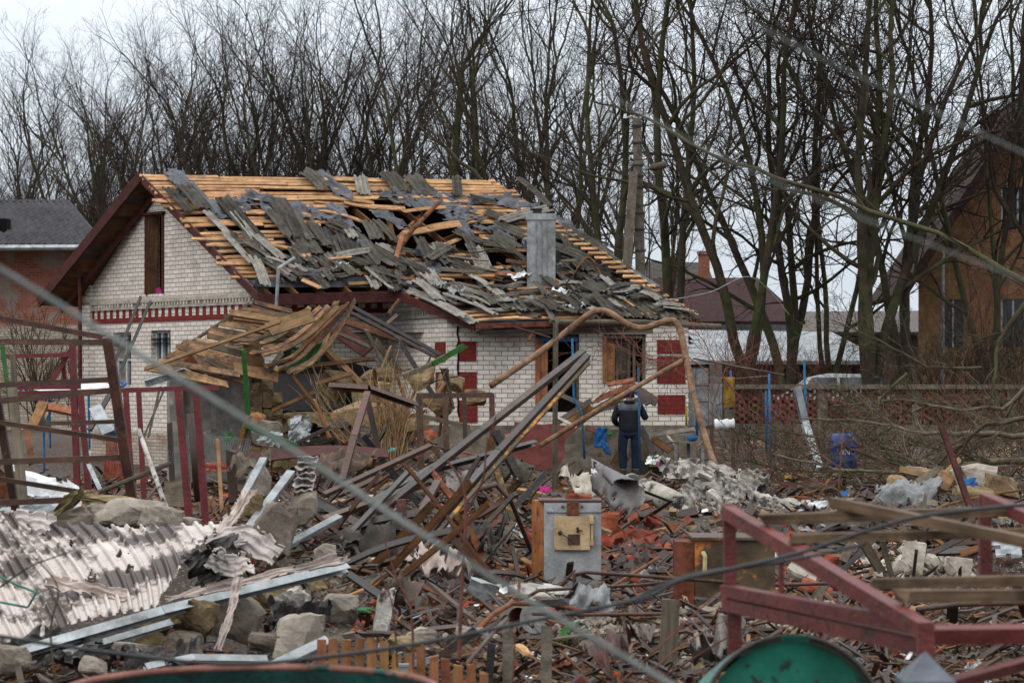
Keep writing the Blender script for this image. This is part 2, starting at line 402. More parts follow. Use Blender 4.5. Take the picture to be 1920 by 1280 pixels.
M['slatwood'] = mat('slat_wood', hue=.004, c1='4a382a', c2='77624c', wood=True, rnd=.15, rough=.6, c3='2e241c', p3=(.5, .66), s3=2)
M['ochre'] = mat('ochre_enamel', 'a0651a', 'b87a22', sc_=3, rough=.5, rnd=.03, c3='5a3a22', p3=(.56, .62), s3=7, spec=.5)
M['ochreburnt'] = mat('burnt_ochre', '3a3224', '5c4c30', sc_=5, rough=.7, rnd=.03, c3='b5741c', p3=(.54, .6), s3=2.6, spec=.3)
M['cream'] = mat('stained_cream', 'a3916a', 'bda97c', sc_=7, rough=.6, rnd=.03, c3='7a5526', p3=(.55, .68), s3=8)
M['redpanel'] = mat('oxblood_panel', '542020', '6b3030', sc_=2, rough=.6, rnd=.03, c3='5b2626', p3=(.5, .6), s3=3)
M['redbrickpaint'] = brick('painted_red_brick', '6a2823', '762d27', '56231f', '54201c', bump=.35)
M['brickwhite'] = brick('silicate_brick', 'c6beb4', 'ded7ce', '84796f', '6e6258', gp=(.54, .8), ms=.009, stain='7a6a5e', stp=(.62, .74), sts=1.3)
M['brickgable'] = brick('silicate_brick_gable', 'c3bab0', 'dad2c8', '787068', '6e645a', gp=(.56, .82), ms=.009, stain='6c5448', stp=(.68, .74), sts=.6)
M['brickold'] = brick('old_red_brick', '8a4a36', 'a3604a', '8c8078', '8d8279', bw=.26, rh=.08, gp=(.5, .62))
M['brickmix'] = brick('pale_old_brick', '9c9184', 'b5a99c', '6d6259', '7d5a4a', bw=.26, rh=.08, gp=(.5, .62))
M['lattice'] = mat('lattice_brick', '63392c', '8a5542', sc_=6, rough=.95, rnd=.35, c3='54473f', p3=(.48, .62), s3=5)
# ---------------------------------------------------------------- ground
def px2x(px, d): return (px - 960) / F * d
MOUNDS = [(px2x(210, 20), 21.2, 2.0, 1.5, .62), (px2x(600, 24), 24.5, 1.4, 2.4, .42),
          (px2x(1200, 29), 30, 1.3, 1.6, .42), (px2x(1400, 27), 28.5, 1.8, 1.8, .12), (px2x(1700, 28), 28, 2.6, 2.5, .38),
          (px2x(1740, 38), 38, 1.6, 1.6, .38), (px2x(680, 46), 46.5, 2.2, 1.9, 1.15), (px2x(60, 26), 27, 1.4, 2, .3),
          (px2x(1000, 41), 41, 2.5, 2, .25), (px2x(1150, 18), 18.5, 3, 1.5, .22), (px2x(750, 34), 35, 2.0, 3, .3)]
def G(x, y):
    h = 0.0
    for (cx, cy, rx, ry, hh) in MOUNDS:
        q = ((x - cx) / rx) ** 2 + ((y - cy) / ry) ** 2
        if q < 9: h += hh * math.exp(-q)
    t = min(max((y - 54) / 10, 0), 1); h += .55 * t * t * (3 - 2 * t)
    if 12 < y < 62: h += .10 * noise.noise(V((x * .9, y * .9, 1))) + .05 * noise.noise(V((x * 3.1, y * 3.1, 4)))
    return h
def GP(px, d, dz=0.0):
    x = px2x(px, d); return V((x, d, G(x, d) + dz))
def ray_ground(px, py):
    # first point where the sight line through a pixel meets the ground
    d = 12.0
    while d < 62:
        p = P(px, py, d)
        if p.z <= G(p.x, p.y): return p
        d += .12
    return None
m, n, l, b = newmat('soil')
t = n.new('ShaderNodeTexCoord')
f1 = nz(n, l, t.outputs['Object'], 1.1, 10, .7); f2 = nz(n, l, t.outputs['Object'], 11, 8, .75)
vo = n.new('ShaderNodeTexVoronoi'); vo.inputs['Scale'].default_value = 45; l.new(t.outputs['Object'], vo.inputs['Vector'])
col = ramp(n, l, f2, .32, .68, C('1c1511'), C('42342a'))
col = mixc(n, l, ramp(n, l, f1, .45, .6), col, C('33281f'))
hs = n.new('ShaderNodeSeparateColor'); l.new(vo.outputs['Color'], hs.inputs[0])
col = mixc(n, l, ramp(n, l, hs.outputs[0], .72, .78), col, C('54412f'))
col = mixc(n, l, ramp(n, l, hs.outputs[1], .93, .95), col, C('7b6e60'))
l.new(col, b.inputs['Base Color']); b.inputs['Roughness'].default_value = .8
bn = n.new('ShaderNodeBump'); bn.inputs['Strength'].default_value = .9; bn.inputs['Distance'].default_value = .06
l.new(f2, bn.inputs['Height']); l.new(bn.outputs[0], b.inputs['Normal'])
M['soil'] = m
gm = MB()
xs = [-1500, -600, -250, -120, -60, -40, -25] + [-18 + .3 * i for i in range(int(36 / .3) + 1)] + [25, 40, 60, 120, 250, 600, 1500]
ys = [-60, -20, 0, 6, 10] + [12 + .3 * i for i in range(int(54 / .3) + 1)] + [70, 80, 95, 120, 160, 250, 500, 1000, 3000]
i0 = 0
for x in xs:
    for y in ys: gm.v.append(V((x, y, G(x, y))))
W = len(ys)
for i in range(len(xs) - 1):
    for j in range(W - 1):
        a = i * W + j
        gm.f.append((a, a + W, a + W + 1, a + 1)); gm.uv += [(0, 0)] * 4
tag(gm.build('ground', M['soil'], smooth=True), kind='structure')

# ---------------------------------------------------------------- trees
def rv(r): return V((r.gauss(0, 1), r.gauss(0, 1), r.gauss(0, 1))).normalized()
def grow(mt, mb, r, p, d, rad, length, lvl, up=.12, wand=.16, maxl=4, nch=(7, 6, 5, 4), minr=.004, spread=(.45, .95), dens=1.0):
    segs = max(3, int(length / (.9 if lvl == 0 else .55 if lvl == 1 else .38 if lvl == 2 else .26)))
    if lvl >= 3: segs = 3
    step = length / segs; pts = [p.copy()]; rs = [rad]; dirs = [d.copy()]
    endr = rad * (.42 if lvl == 0 else .3)
    for k in range(segs):
        d = (d + rv(r) * wand * (1 if lvl else .45) + V((0, 0, up))).normalized()
        p = p + d * step; pts.append(p.copy()); rs.append(max(minr, lerp(rad, endr, (k + 1) / segs))); dirs.append(d.copy())
    nside = 8 if lvl == 0 else 6 if lvl == 1 else 4 if lvl == 2 else 3
    (mt if lvl <= 1 else mb).tube(pts, rs, nside, cap=False)
    if lvl >= maxl: return
    nc = int(nch[min(lvl, len(nch) - 1)] * dens * (.7 + .6 * r.random()) + .5)
    for c in range(nc):
        t = (c + r.random()) / nc
        t = (.25 if lvl == 0 else .15) + t * (.85 if lvl else .75)
        t = min(t, .99)
        k = int(t * segs); f = t * segs - k
        q = lerp(pts[k], pts[min(k + 1, segs)], f); rr = lerp(rs[k], rs[min(k + 1, segs)], f)
        side = dirs[k].cross(rv(r)).normalized()
        ang = r.uniform(*spread)
        nd = (dirs[k] * math.cos(ang) + side * math.sin(ang)).normalized()
        grow(mt, mb, r, q, nd, max(minr, rr * r.uniform(.45, .75)), length * r.uniform(.38, .62) * (1.15 - .45 * t) * (1 if lvl else .85), lvl + 1, up, wand * 1.1, maxl, nch, minr, spread, dens)
    # the leader carries on as a thinner branch
    if lvl < 2:
        for q in range(2):
            nd = (dirs[-1] + rv(r) * .35).normalized()
            grow(mt, mb, r, pts[-1], nd, rs[-1] * .9, length * .5, lvl + 1, up, wand, maxl, nch, minr, spread, dens)
def tree_proto(seed, nst, H, r0, lean=.16, fork=1.6, dens=1.0, nch=(7, 5, 4, 3), wand=.24, spread=(.35, .8)):
    r = random.Random(seed); mt = MB(); mb = MB()
    base = V((0, 0, -.4)); top = V((r.uniform(-.1, .1), r.uniform(-.1, .1), fork))
    mt.tube([base, V((0, 0, .2)), lerp(base, top, .6), top], [r0 * 1.45, r0 * 1.1, r0, r0 * .95], 10, cap=False)
    for k in range(nst):
        a = 6.283 * k / nst + r.uniform(-.5, .5); s = lean * r.uniform(.5, 1.5)
        d = V((math.cos(a) * s, math.sin(a) * s, 1)).normalized()
        st = lerp(base, top, r.uniform(.8, 1.0))
        grow(mt, mb, r, st, d, r0 * (.78 if nst < 3 else .58) * r.uniform(.8, 1.1), H * r.uniform(.5, .62), 0, up=.05, wand=wand, nch=nch, spread=spread, dens=dens)
    root = thing('bare_tree', (0, 0, 0), 'bare tree', 'tree')
    mt.build('trunk', M['bark'], root, smooth=True)
    mb.build('crown', M['twigs'], root)
    return root
PROT = [tree_proto(11, 3, 18, .2, .2), tree_proto(12, 4, 18, .23, .24), tree_proto(13, 2, 19, .19, .14, 2.4), tree_proto(14, 3, 17, .19, .26, 1.0),
        tree_proto(15, 5, 18, .26, .22, .8), tree_proto(16, 2, 18, .18, .18, 3.2),
        tree_proto(21, 4, 18, .25, .24, 1.2, nch=(8, 6, 4, 3)), tree_proto(22, 5, 18, .27, .28, .8, nch=(8, 6, 4, 3)), tree_proto(23, 3, 18, .22, .18, 2.0, nch=(8, 6, 4, 4)),
        tree_proto(31, 3, 18, .24, .3, 1.6, nch=(8, 6, 5, 4), wand=.3, spread=(.45, 1.1)), tree_proto(32, 4, 18, .26, .26, 1.0, nch=(8, 6, 5, 3), wand=.3, spread=(.45, 1.1))]
used = [False] * len(PROT)
def put_tree(k, px, d, s=1.0, rz=0.0, label='', group=None, sx=1.0):
    if used[k]: o = copy_tree(PROT[k])
    else: o = PROT[k]; used[k] = True
    x = px2x(px, d); o.location = (x, d, G(x, d) - .05); o.rotation_euler = (0, 0, rz); o.scale = (s * sx, s * sx, s)
    o['label'] = label
    if group: o['group'] = group
    return o
def rowd(px): return 1 / (.0078 + (.0166 - .0078) * px / 1920)
TR = random.Random(5)
# far-left end of the row to the pole: slender trees
px = -60.0; k = 0
while px < 1180:
    if px < 150: lab, grp = 'slender bare tree at the far left end of the row, over the dark tiled roof', 'bare trees over the dark tiled roof'
    elif px < 560: lab, grp = 'bare multi-stemmed tree in the row behind the gable end of the white brick house', 'bare trees behind the house gable'
    elif px < 900: lab, grp = 'bare tree in the row behind the long wooden ridge of the wrecked roof', 'bare trees behind the roof ridge'
    else: lab, grp = 'bare tree behind the hip of the wrecked roof, left of the concrete pole', 'bare trees between roof ridge and pole'
    put_tree(TR.choice([6, 7, 8]) if px < 700 else TR.choice([0, 2, 3, 5, 1]), px, rowd(px) * TR.uniform(.97, 1.05), TR.uniform(.9, 1.06), TR.uniform(0, 6.28), lab, grp)
    px += TR.uniform(46, 70) if px < 700 else TR.uniform(54, 84); k += 1
px = -40.0
while px < 1250:
    put_tree(TR.choice([6, 7, 8]), px, rowd(px) * TR.uniform(1.14, 1.3), TR.uniform(.86, 1.0), TR.uniform(0, 6.28), 'thinner bare tree of the second row, half hidden by the front row', 'bare trees of the second row')
    px += TR.uniform(120, 190)
for (k, px, d, s, rz, sx, lab) in [
    (2, 1262, 69, 1.05, .4, 1.0, 'bare tree directly right of the concrete pole, behind the end of the wrecked roof'),
    (9, 1395, 68, 1.15, 1.2, 1.0, 'broad bare tree forking low in front of the maroon metal roof'),
    (10, 1475, 71, 1.0, 3.0, 1.0, 'bare tree at the right slope of the maroon roof'),
    (3, 1550, 74, 1.0, 4.0, .9, 'leaning bare tree standing behind the white car'),
    (10, 1632, 67, 1.15, .2, .95, 'stout bare tree with a bundle of upright stems behind the lattice fence'),
    (9, 1702, 68, 1.1, 5.1, 1.0, 'bare tree between the bundle-stemmed tree and the ochre house'),
    (3, 1862, 68, 1.1, 1.1, .85, 'thick dark bare tree in front of the ochre house wall'),
    (2, 1945, 67, 1.1, 5.6, 1.0, 'bare tree at the right edge of the photo, before the ochre house')]:
    put_tree(k, px, d, s, rz, lab, None, sx)
for k_, u_ in enumerate(used):
    if not u_:
        for o in list(PROT[k_].children) + [PROT[k_]]: bpy.data.objects.remove(o)
# long limb sweeping across from the right (a tree just outside the frame)
def limb_tree(name, pts, r0, label, cat='tree', seed=1, mt_=None, twl=1.6, nt_=16, tm=None, spread=(.3, .9), r1=.02, up=.03, group=None, lv=2, lv_max=4, parts=('trunk', 'crown')):
    r = random.Random(seed); a = MB(); bm_ = MB()
    fine = []
    for i in range(len(pts) - 1):
        for q in range(4): fine.append(lerp(pts[i], pts[i + 1], q / 4) + rv(r) * r0 * .5)
    fine.append(pts[-1])
    rs = [lerp(r0, r1, i / (len(fine) - 1)) for i in range(len(fine))]
    a.tube(fine, rs, 7, cap=True)
    for q in range(nt_):
        i = r.randrange(2, len(fine) - 1); d = (fine[i + 1] - fine[i]).normalized()
        s_ = d.cross(rv(r)).normalized(); an = r.uniform(*spread)
        grow(bm_, bm_, r, fine[i], (d * math.cos(an) + s_ * math.sin(an)).normalized(), rs[i] * .5, twl * r.uniform(.5, 1.2), lv, up=up, wand=.22, maxl=lv_max, nch=(5, 5, 5, 4), minr=.004)
    root = thing(name, (fine[0].x, fine[0].y, fine[0].z), label, cat, group)
    a.build(parts[0], mt_ or M['bark'], root, smooth=True); bm_.build(parts[1], tm or M['twigs'], root)
    return root
limb_tree('bare_tree', [P(2150, 900, 50), P(2120, 560, 50), P(1990, 560, 50), P(1760, 440, 51), P(1500, 345, 52), P(1330, 290, 53), P(1200, 215, 54), P(1110, 190, 55)], .08,
          'bare tree rooted beyond the right edge whose long limb sweeps left across the other trees', seed=3, twl=2.2, nt_=22)
limb_tree('bare_tree', [P(1020, 760, 62), P(1010, 560, 62), P(960, 395, 62), P(860, 300, 62), P(780, 230, 62.5)], .14,
          'bare tree behind the wrecked roof with a crown leaning hard to the left', seed=9, twl=2.6, nt_=20)

# ---------------------------------------------------------------- background houses
def gpoly(mb, pts): mb.face(pts, [(p.x + p.y, p.z) for p in pts])
def wall_strip(mb, p0, p1, prof, holes=(), th=.3, zb=0.0):
    # p0,p1 base ends (xy); prof: [(t, z)] top profile; holes: (t0,t1,z0,z1); UV in metres
    Lw = math.hypot(p1.x - p0.x, p1.y - p0.y); ux = V(((p1.x - p0.x) / Lw, (p1.y - p0.y) / Lw, 0)); nr = V((ux.y, -ux.x, 0))
    def top(t):
        for (a, za), (b_, zb_) in zip(prof, prof[1:]):
            if a - 1e-9 <= t <= b_ + 1e-9: return lerp(za, zb_, (t - a) / max(b_ - a, 1e-9))
        return prof[-1][1]
    ts = sorted(set([a for a, _ in prof] + [h[0] for h in holes] + [h[1] for h in holes]))
    def pt(t, z, off): return V((p0.x, p0.y, 0)) + ux * (t * Lw) + nr * off + V((0, 0, z))
    def q(t0, t1, za0, za1, zb0, zb1):
        for off, rev in ((0, False), (-th, True)):
            ps = [pt(t0, za0, off), pt(t1, za1, off), pt(t1, zb1, off), pt(t0, zb0, off)]
            uv = [(t0 * Lw, za0), (t1 * Lw, za1), (t1 * Lw, zb1), (t0 * Lw, zb0)]
            if rev: ps = ps[::-1]; uv = uv[::-1]
            mb.face(ps, uv)
    for t0, t1 in zip(ts, ts[1:]):
        if t1 - t0 < 1e-6: continue
        tm = (t0 + t1) / 2; hs_ = sorted([h for h in holes if h[0] <= tm <= h[1]], key=lambda h: h[2])
        z0 = zb
        for h in hs_:
            q(t0, t1, z0, z0, h[2], h[2]); z0 = h[3]
        q(t0, t1, z0, z0, top(t0), top(t1))
        mb.face([pt(t0, top(t0), 0), pt(t1, top(t1), 0), pt(t1, top(t1), -th), pt(t0, top(t0), -th)], [(t0 * Lw, 0), (t1 * Lw, 0), (t1 * Lw, th), (t0 * Lw, th)])
    for h in holes:
        for (a, b_, c, d) in (((h[0], h[2]), (h[0], h[3]), 0, 0), ((h[1], h[3]), (h[1], h[2]), 0, 0), ((h[0], h[3]), (h[1], h[3]), 0, 0), ((h[1], h[2]), (h[0], h[2]), 0, 0)):
            mb.face([pt(a[0], a[1], 0), pt(b_[0], b_[1], 0), pt(b_[0], b_[1], -th), pt(a[0], a[1], -th)], [(0, a[1]), (.5, b_[1]), (.5 + th, b_[1]), (th, a[1])])
    for t in (0, 1):
        ps = [pt(t, zb, 0), pt(t, top(t), 0), pt(t, top(t), -th), pt(t, zb, -th)]
        mb.face(ps if t == 0 else ps[::-1], [(0, zb), (0, top(t)), (th, top(t)), (th, zb)] if t == 0 else [(th, zb), (th, top(t)), (0, top(t)), (0, zb)])
    return dict(p0=p0, ux=ux, nr=nr, L=Lw, pt=pt)
def on_wall(W_, px, py):
    # sight line through pixel meets the wall plane -> (t, z, d)
    p0, nr = W_['p0'], W_['nr']; dx = (px - 960) / F
    d = (p0.x * nr.x + p0.y * nr.y) / (dx * nr.x + nr.y)
    p = P(px, py, d); return (((p.x - p0.x) * W_['ux'].x + (p.y - p0.y) * W_['ux'].y) / W_['L'], p.z, d)

# neighbour's brick house at the left
nh = thing('brick_house', P(40, 800, 74), 'old red brick house with dark metal tile roof, left of the white brick house', 'house')
a, b_ = P(-260, 800, 76), P(168, 800, 74)
w1 = MB(); zt = P(0, 463, 75).z; zm = P(0, 610, 75).z
wall_strip(w1, a, b_, [(0, zt), (1, zt)], zb=zm); w1.build('upper_wall', M['brickold'], nh)
w1 = MB(); wall_strip(w1, V((a.x, a.y - .02, 0)), V((b_.x, b_.y - .02, 0)), [(0, zm), (1, zm)], zb=0); w1.build('lower_wall', M['brickmix'], nh)
w1 = MB(); wall_strip(w1, V((b_.x, b_.y, 0)), V((b_.x + .6, b_.y + 7, 0)), [(0, zt), (1, zt)], zb=0); w1.build('side_wall', M['brickold'], nh)
rf = MB()
A, B_, Cc, D = P(-290, 462, 73.4), P(196, 462, 72.6), P(128, 379, 77.5), P(-290, 379, 78.5)
nu = 150
def tile(u, v):
    p = lerp(lerp(A, B_, u), lerp(D, Cc, u), v)
    st = (v * 16) % 1.0
    return p + V((0, -.25, .45)).normalized() * (.035 * math.sin(u * 34 * 6.283) + .09 * (1 - st))
rf.grid(tile, nu, 64, th=.03); 
M['metaltile'] = mat('dark_metal_tile', '39383c', '4d4c51', sc_=.7, rough=.85, rnd=.03, bump=.1, spec=.15)
rf.build('roof', M['metaltile'], nh, smooth=True)
rf = MB(); E_ = P(210, 462, 80)
rf.face([B_, E_, Cc], [(0, 0), (1, 0), (1, 1)]); rf.face([Cc, E_, B_], [(0, 0), (1, 0), (1, 1)]); rf.tube([B_, Cc], .07, 6); rf.tube([D, Cc], .08, 6)
rf.build('roof_hip', M['metaltile'], nh)
g_ = MB(); g_.tube([P(-280, 466, 73.3), P(150, 464, 72.5)], .09, 8); g_.build('gutter', M['galv'], nh)
wn = MB(); wn.box(P(6, 432, 74.6), .35, .6, .7); wn.build('skylight', M['black'], nh)

# maroon-roofed house behind the trees
mh = thing('house', P(1350, 800, 95), 'house with a maroon metal roof and red brick chimney behind the tree trunks', 'house')
def roof_gable(name, parent, m, e0, e1, r1, r0, back, th=.12):
    mb = MB()
    mb.grid(lambda u, v: lerp(lerp(e0, e1, u), lerp(r0, r1, u), v), 2, 2, th=th)
    mb.grid(lambda u, v: lerp(lerp(r0, r1, u), lerp(e0 + back, e1 + back, u), v), 2, 2, th=th)
    return mb.build(name, m, parent)
roof_gable('roof', mh, M['maroon'], P(1215, 602, 90), P(1510, 602, 88), P(1420, 520, 94), P(1225, 522, 96), V((.5, 13, 0)))
mb = MB(); wall_strip(mb, P(1225, 800, 91), P(1490, 800, 89.5), [(0, P(0, 600, 90).z), (1, P(0, 600, 90).z)]); wall_strip(mb, P(1490, 800, 89.5), P(1480, 800, 99), [(0, P(0, 602, 89).z), (.5, P(0, 530, 94).z), (1, P(0, 602, 89).z)]); mb.build('wall', M['snowroof'], mh)
mb = MB(); cp = P(1320, 492, 96); mb.box(V((cp.x, cp.y, cp.z - .5)), .42, .42, 1.7); mb.box(V((cp.x, cp.y, cp.z + .38)), .52, .52, .14); mb.build('chimney', M['brickold'], mh)
# pale-roofed low buildings
pb = thing('outbuilding', P(1300, 800, 84), 'low outbuilding with a pale sheet roof seen between the thick trunks', 'building')
roof_gable('roof', pb, M['snowroof'], P(1250, 676, 78), P(1660, 676, 77), P(1560, 622, 84), P(1290, 618, 85), V((.5, 14, 0)))
mb = MB(); wall_strip(mb, P(1260, 800, 79), P(1640, 800, 78), [(0, P(0, 677, 78).z), (1, P(0, 677, 78).z)]); mb.build('wall', M['darkwood'], pb)
# a tall old grey roof behind
gb = thing('house', P(1270, 700, 125), 'distant house with a dull grey slate roof beyond the maroon roof', 'house')
roof_gable('roof', gb, M['slate'], P(1200, 545, 122), P(1345, 545, 122), P(1325, 492, 128), P(1215, 490, 128), V((0, 14, 0)))
mb = MB(); wall_strip(mb, P(1210, 760, 123), P(1340, 760, 123), [(0, P(0, 544, 122).z), (1, P(0, 544, 122).z)]); mb.build('wall', M['brickold'], gb)
lb = thing('shed', P(1650, 700, 110), 'long low dark shed far behind the trees at right', 'shed')
roof_gable('roof', lb, M['darkwood'], P(1480, 622, 105), P(1760, 622, 104), P(1750, 582, 110), P(1490, 584, 110), V((0, 12, 0)))
mb = MB(); wall_strip(mb, P(1485, 760, 106), P(1755, 760, 105), [(0, P(0, 622, 105).z), (1, P(0, 622, 105).z)]); mb.build('wall', M['greywood'], lb)
# ochre house at the right: steep gable facing us
oh = thing('house', P(1880, 800, 79), 'tall ochre rendered house with a steep dark maroon roof behind the thicket at right', 'house')
mb = MB(); pL, pR = P(1722, 800, 77), P(2160, 800, 75)
zL = P(1722, 503, 77).z; zA = P(0, 168, 75.5).z
Wo = wall_strip(mb, pL, pR, [(0, zL), (.5, zA), (1, zL)], holes=[(.36, .5, P(0, 430, 76).z, P(0, 350, 76).z), (.1, .2, P(0, 650, 76).z, P(0, 560, 76).z), (.36, .46, P(0, 650, 76).z, P(0, 560, 76).z)]); mb.build('wall', M['yellowwall'], oh)
mb = MB(); eL = P(1690, 548, 76); ap = P(1941, 160, 75.2); eR = P(2200, 548, 74.4)
for (x0, x1) in ((eL, ap), (ap, eR)):
    mb.grid(lambda u, v: lerp(x0, x1, u) + V((.4, 10, 0)) * v, 1, 1, th=.22)
mb.build('roof', M['maroon'], oh)
mb = MB()
for (x0, x1) in ((eL, ap), (ap, eR)): mb.beam(x0 + V((0, -.03, -.16)), x1 + V((0, -.03, -.16)), .05, .26)
mb.build('barge_board', M['maroon'], oh)
for h in ((.36, .5, 430, 350), (.1, .2, 650, 560), (.36, .46, 650, 560)):
    z0, z1 = P(0, h[2], 76).z, P(0, h[3], 76).z
    mb = MB(); mb.face([Wo['pt'](h[0], z0, -.15), Wo['pt'](h[1], z0, -.15), Wo['pt'](h[1], z1, -.15), Wo['pt'](h[0], z1, -.15)]); wo_ = mb.build('window', M['glass'], oh)
    mb = MB()
    for t in (h[0], (h[0] + h[1]) / 2, h[1]): mb.beam(Wo['pt'](t, z0, -.1), Wo['pt'](t, z1, -.1), .06, .06)
    mb.build('frame', M['whiteframe'], wo_)
mb = MB(); mb.tube([P(1768, 470, 75.9), P(1768, 800, 76.2)], .06, 8); mb.build('drainpipe', M['zinc'], oh)

# lattice brick fence
lf = thing('brick_fence', P(1650, 850, 65), 'openwork red brick fence with a concrete cap in front of the tree trunks', 'fence')
mb = MB(); FA, FB = P(1368, 800, 64), P(2080, 800, 62)
zc = P(0, 729, 63).z; zb_ = P(0, 795, 63).z
Lf = (FB - FA).length; ux = (FB - FA).normalized(); FY = V((0, 1, 0))
row = 0; z = zb_
while z < zc - .02:
    x = (row % 2) * .12 + (.0 if row % 2 else 0)
    while x < Lf:
        c = V((FA.x, FA.y, 0)) + ux * (x + .085) + V((0, 0, z + .045))
        if RN.random() > .015: mb.box(c, .165, .12, .085, Matrix.Rotation(U(-.06, .06), 3, 'Z'), .03)
        x += .24
    row += 1; z += .088
mb.build('lattice_panel', M['lattice'], lf)
for t in [i / 4 for i in range(5)]:
    mb = MB(); q = V((FA.x, FA.y, 0)) + ux * (t * Lf); mb.box(V((q.x, q.y, (zc) / 2 + .02)), .26, .16, zc + .03); mb.build('pier', M['concrete'], lf)
mb = MB(); mb.box(V(((FA.x + FB.x) / 2, (FA.y + FB.y) / 2, zc + .06)), Lf + .3, .4, .12, Matrix.Rotation(math.atan2(ux.y, ux.x), 3, 'Z')); mb.build('coping', M['concrete'], lf)
mb = MB(); wall_strip(mb, V((FA.x, FA.y - .1, 0)), V((FB.x, FB.y - .1, 0)), [(0, zb_), (1, zb_)], th=.25, zb=-.2); mb.build('plinth', M['concrete'], lf)
mb = MB(); wall_strip(mb, V((FA.x, FA.y + .5, 0)), V((FB.x, FB.y + .5, 0)), [(0, zc - .3), (1, zc - .3)], th=.05, zb=0)
tag(mb.build('hedge_backing', M['twigs']), 'dead hedge pressed against the back of the openwork brick fence', 'hedge')

# white car behind the fence
car = thing('parked_car', P(1580, 800, 70), 'white car parked behind the openwork brick fence, only its roof showing', 'car')
cz = G(px2x(1580, 70), 70); cx = px2x(1583, 70); Mc = mat('car_paint', 'b9c0c6', 'd6dbdf', rough=.25, rnd=0, bump=0, spec=.6)
prof = [(-2.15, .25), (-2.2, .7), (-2.0, .95), (-1.5, 1.02), (-.95, 1.42), (-.4, 1.52), (.5, 1.5), (1.05, 1.3), (1.6, 1.02), (2.1, .9), (2.2, .55), (2.15, .25)]
mb = MB()
for i in range(len(prof) - 1):
    (xa, za), (xb, zb2) = prof[i], prof[i + 1]
    for s_ in (-1, 1):
        pass
    wa = .86 if za < 1.05 else .86 - (za - 1.0) * .42; wb = .86 if zb2 < 1.05 else .86 - (zb2 - 1.0) * .42
    mb.quad(V((cx + xa, 70 - wa, cz + za)), V((cx + xb, 70 - wb, cz + zb2)), V((cx + xb, 70 + wb, cz + zb2)), V((cx + xa, 70 + wa, cz + za)))
for s_ in (-1, 1):
    low = [V((cx + x, 70 + s_ * .86, cz + min(z_, 1.0))) for x, z_ in prof]
    mb.face(low if s_ < 0 else low[::-1])
    up_ = [V((cx + x, 70 + s_ * (.86 - (z_ - 1.0) * .42), cz + z_)) for x, z_ in prof if z_ > 1.0]
    mb.face(up_ if s_ < 0 else up_[::-1])
mb.build('body', Mc, car)
for s_ in (-1, 1):
    for (xa, xb, xc, xd) in ((-1.32, -.93, -.3, -.3), (-.22, -.22, .5, .52), (.6, .6, 1.0, 1.38)):
        mb = MB(); y0 = 70 + s_ * .87; y1 = 70 + s_ * .70
        mb.face([V((cx + xa, y0 - s_ * .015, cz + 1.04)), V((cx + xd if xd != xc else xd + cx, y0 - s_ * .015, cz + 1.04)), V((cx + xc, y1 + s_ * .0, cz + 1.42)), V((cx + xb, y1, cz + 1.42))][::(1 if s_ < 0 else -1)])
        mb.build('window', M['glass'], car)
for xw in (-1.4, 1.35):
    for s_ in (-1, 1):
        mb = MB(); mb.lathe(V((cx + xw, 70 + s_ * .8, cz + .32)), [(.1, -.1), (.31, -.1), (.33, 0), (.31, .1), (.1, .1)], 18, V((0, 1, 0))); wh = mb.build('wheel', M['cable'], car, smooth=True)
        mb = MB(); mb.lathe(V((cx + xw, 70 + s_ * .86, cz + .32)), [(.02, .0), (.19, .02), (.2, -.05)], 14, V((0, s_, 0))); mb.build('rim', M['galv'], wh)
mb = MB(); mb.box(V((cx - 2.17, 69.5, cz + .78)), .12, .35, .16); mb.build('headlight', M['whiteplastic'], car)
mb = MB(); mb.box(V((cx - 2.17, 70.5, cz + .78)), .12, .35, .16); mb.build('headlight', M['whiteplastic'], car)

car.scale = (1.08, 1.08, 1.16)

# concrete pole with a strut and a lamp
up = thing('utility_pole', GP(1205, 60), 'square concrete utility pole with a leaning strut and rusty street lamp behind the roof', 'pole')
b0 = P(1209, 800, 60); tp = P(1194, 222, 60); mb = MB(); mb.beam(V((b0.x, b0.y, 0)), tp, .26, .3, up=V((0, 1, 0)), w1=.21, h1=.22); mb.build('post', M['concrete'], up)
b0 = P(1150, 800, 59.7); tq = P(1188, 322, 59.7); mb = MB(); mb.beam(V((b0.x, b0.y, 0)), tq, .26, .26, up=V((0, 1, 0)), w1=.2, h1=.22); mb.build('strut', M['concrete'], up)
for py in (236, 268, 310, 330, 352, 400, 430, 470):
    mb = MB(); q = lerp(tp, V((P(1209, 800, 60).x, 60, P(1209, 800, 60).z)), (py - 222) / 578); mb.box(q, .27, .3, .035); mb.build('band', M['char'], up)
mb = MB(); mb.tube([P(1205, 316, 59.8), P(1212, 317, 59.7), P(1218, 315, 59.6)], .03, 6); ar = mb.build('lamp_arm', M['galv'], up)
mb = MB(); mb.tube([P(1217, 316, 59.6), P(1225, 314, 59.6), P(1247, 309, 59.6), P(1249, 309, 59.6)], [.05, .09, .09, .06], 10); mb.build('lamp_head', M['rustdark'], up)
for (x0, x1) in ((1196, 1172), (1198, 1214)):
    mb = MB(); mb.tube([P(x0, 223, 60), P((x0 + x1) / 2, 218, 60), P(x1, 222, 60)], .02, 6); mb.build('hook', M['galv'], up)
    mb = MB(); mb.tube([P(x1, 222, 60), P(x1, 214, 60)], [.05, .03], 8); mb.build('insulator', M['whiteplastic'], up)
mb = MB(); mb.tube([P(1200, 270, 59.8), P(1216, 300, 59.8), P(1218, 540, 59.8)], .018, 5); mb.build('cable', M['cable'], up)
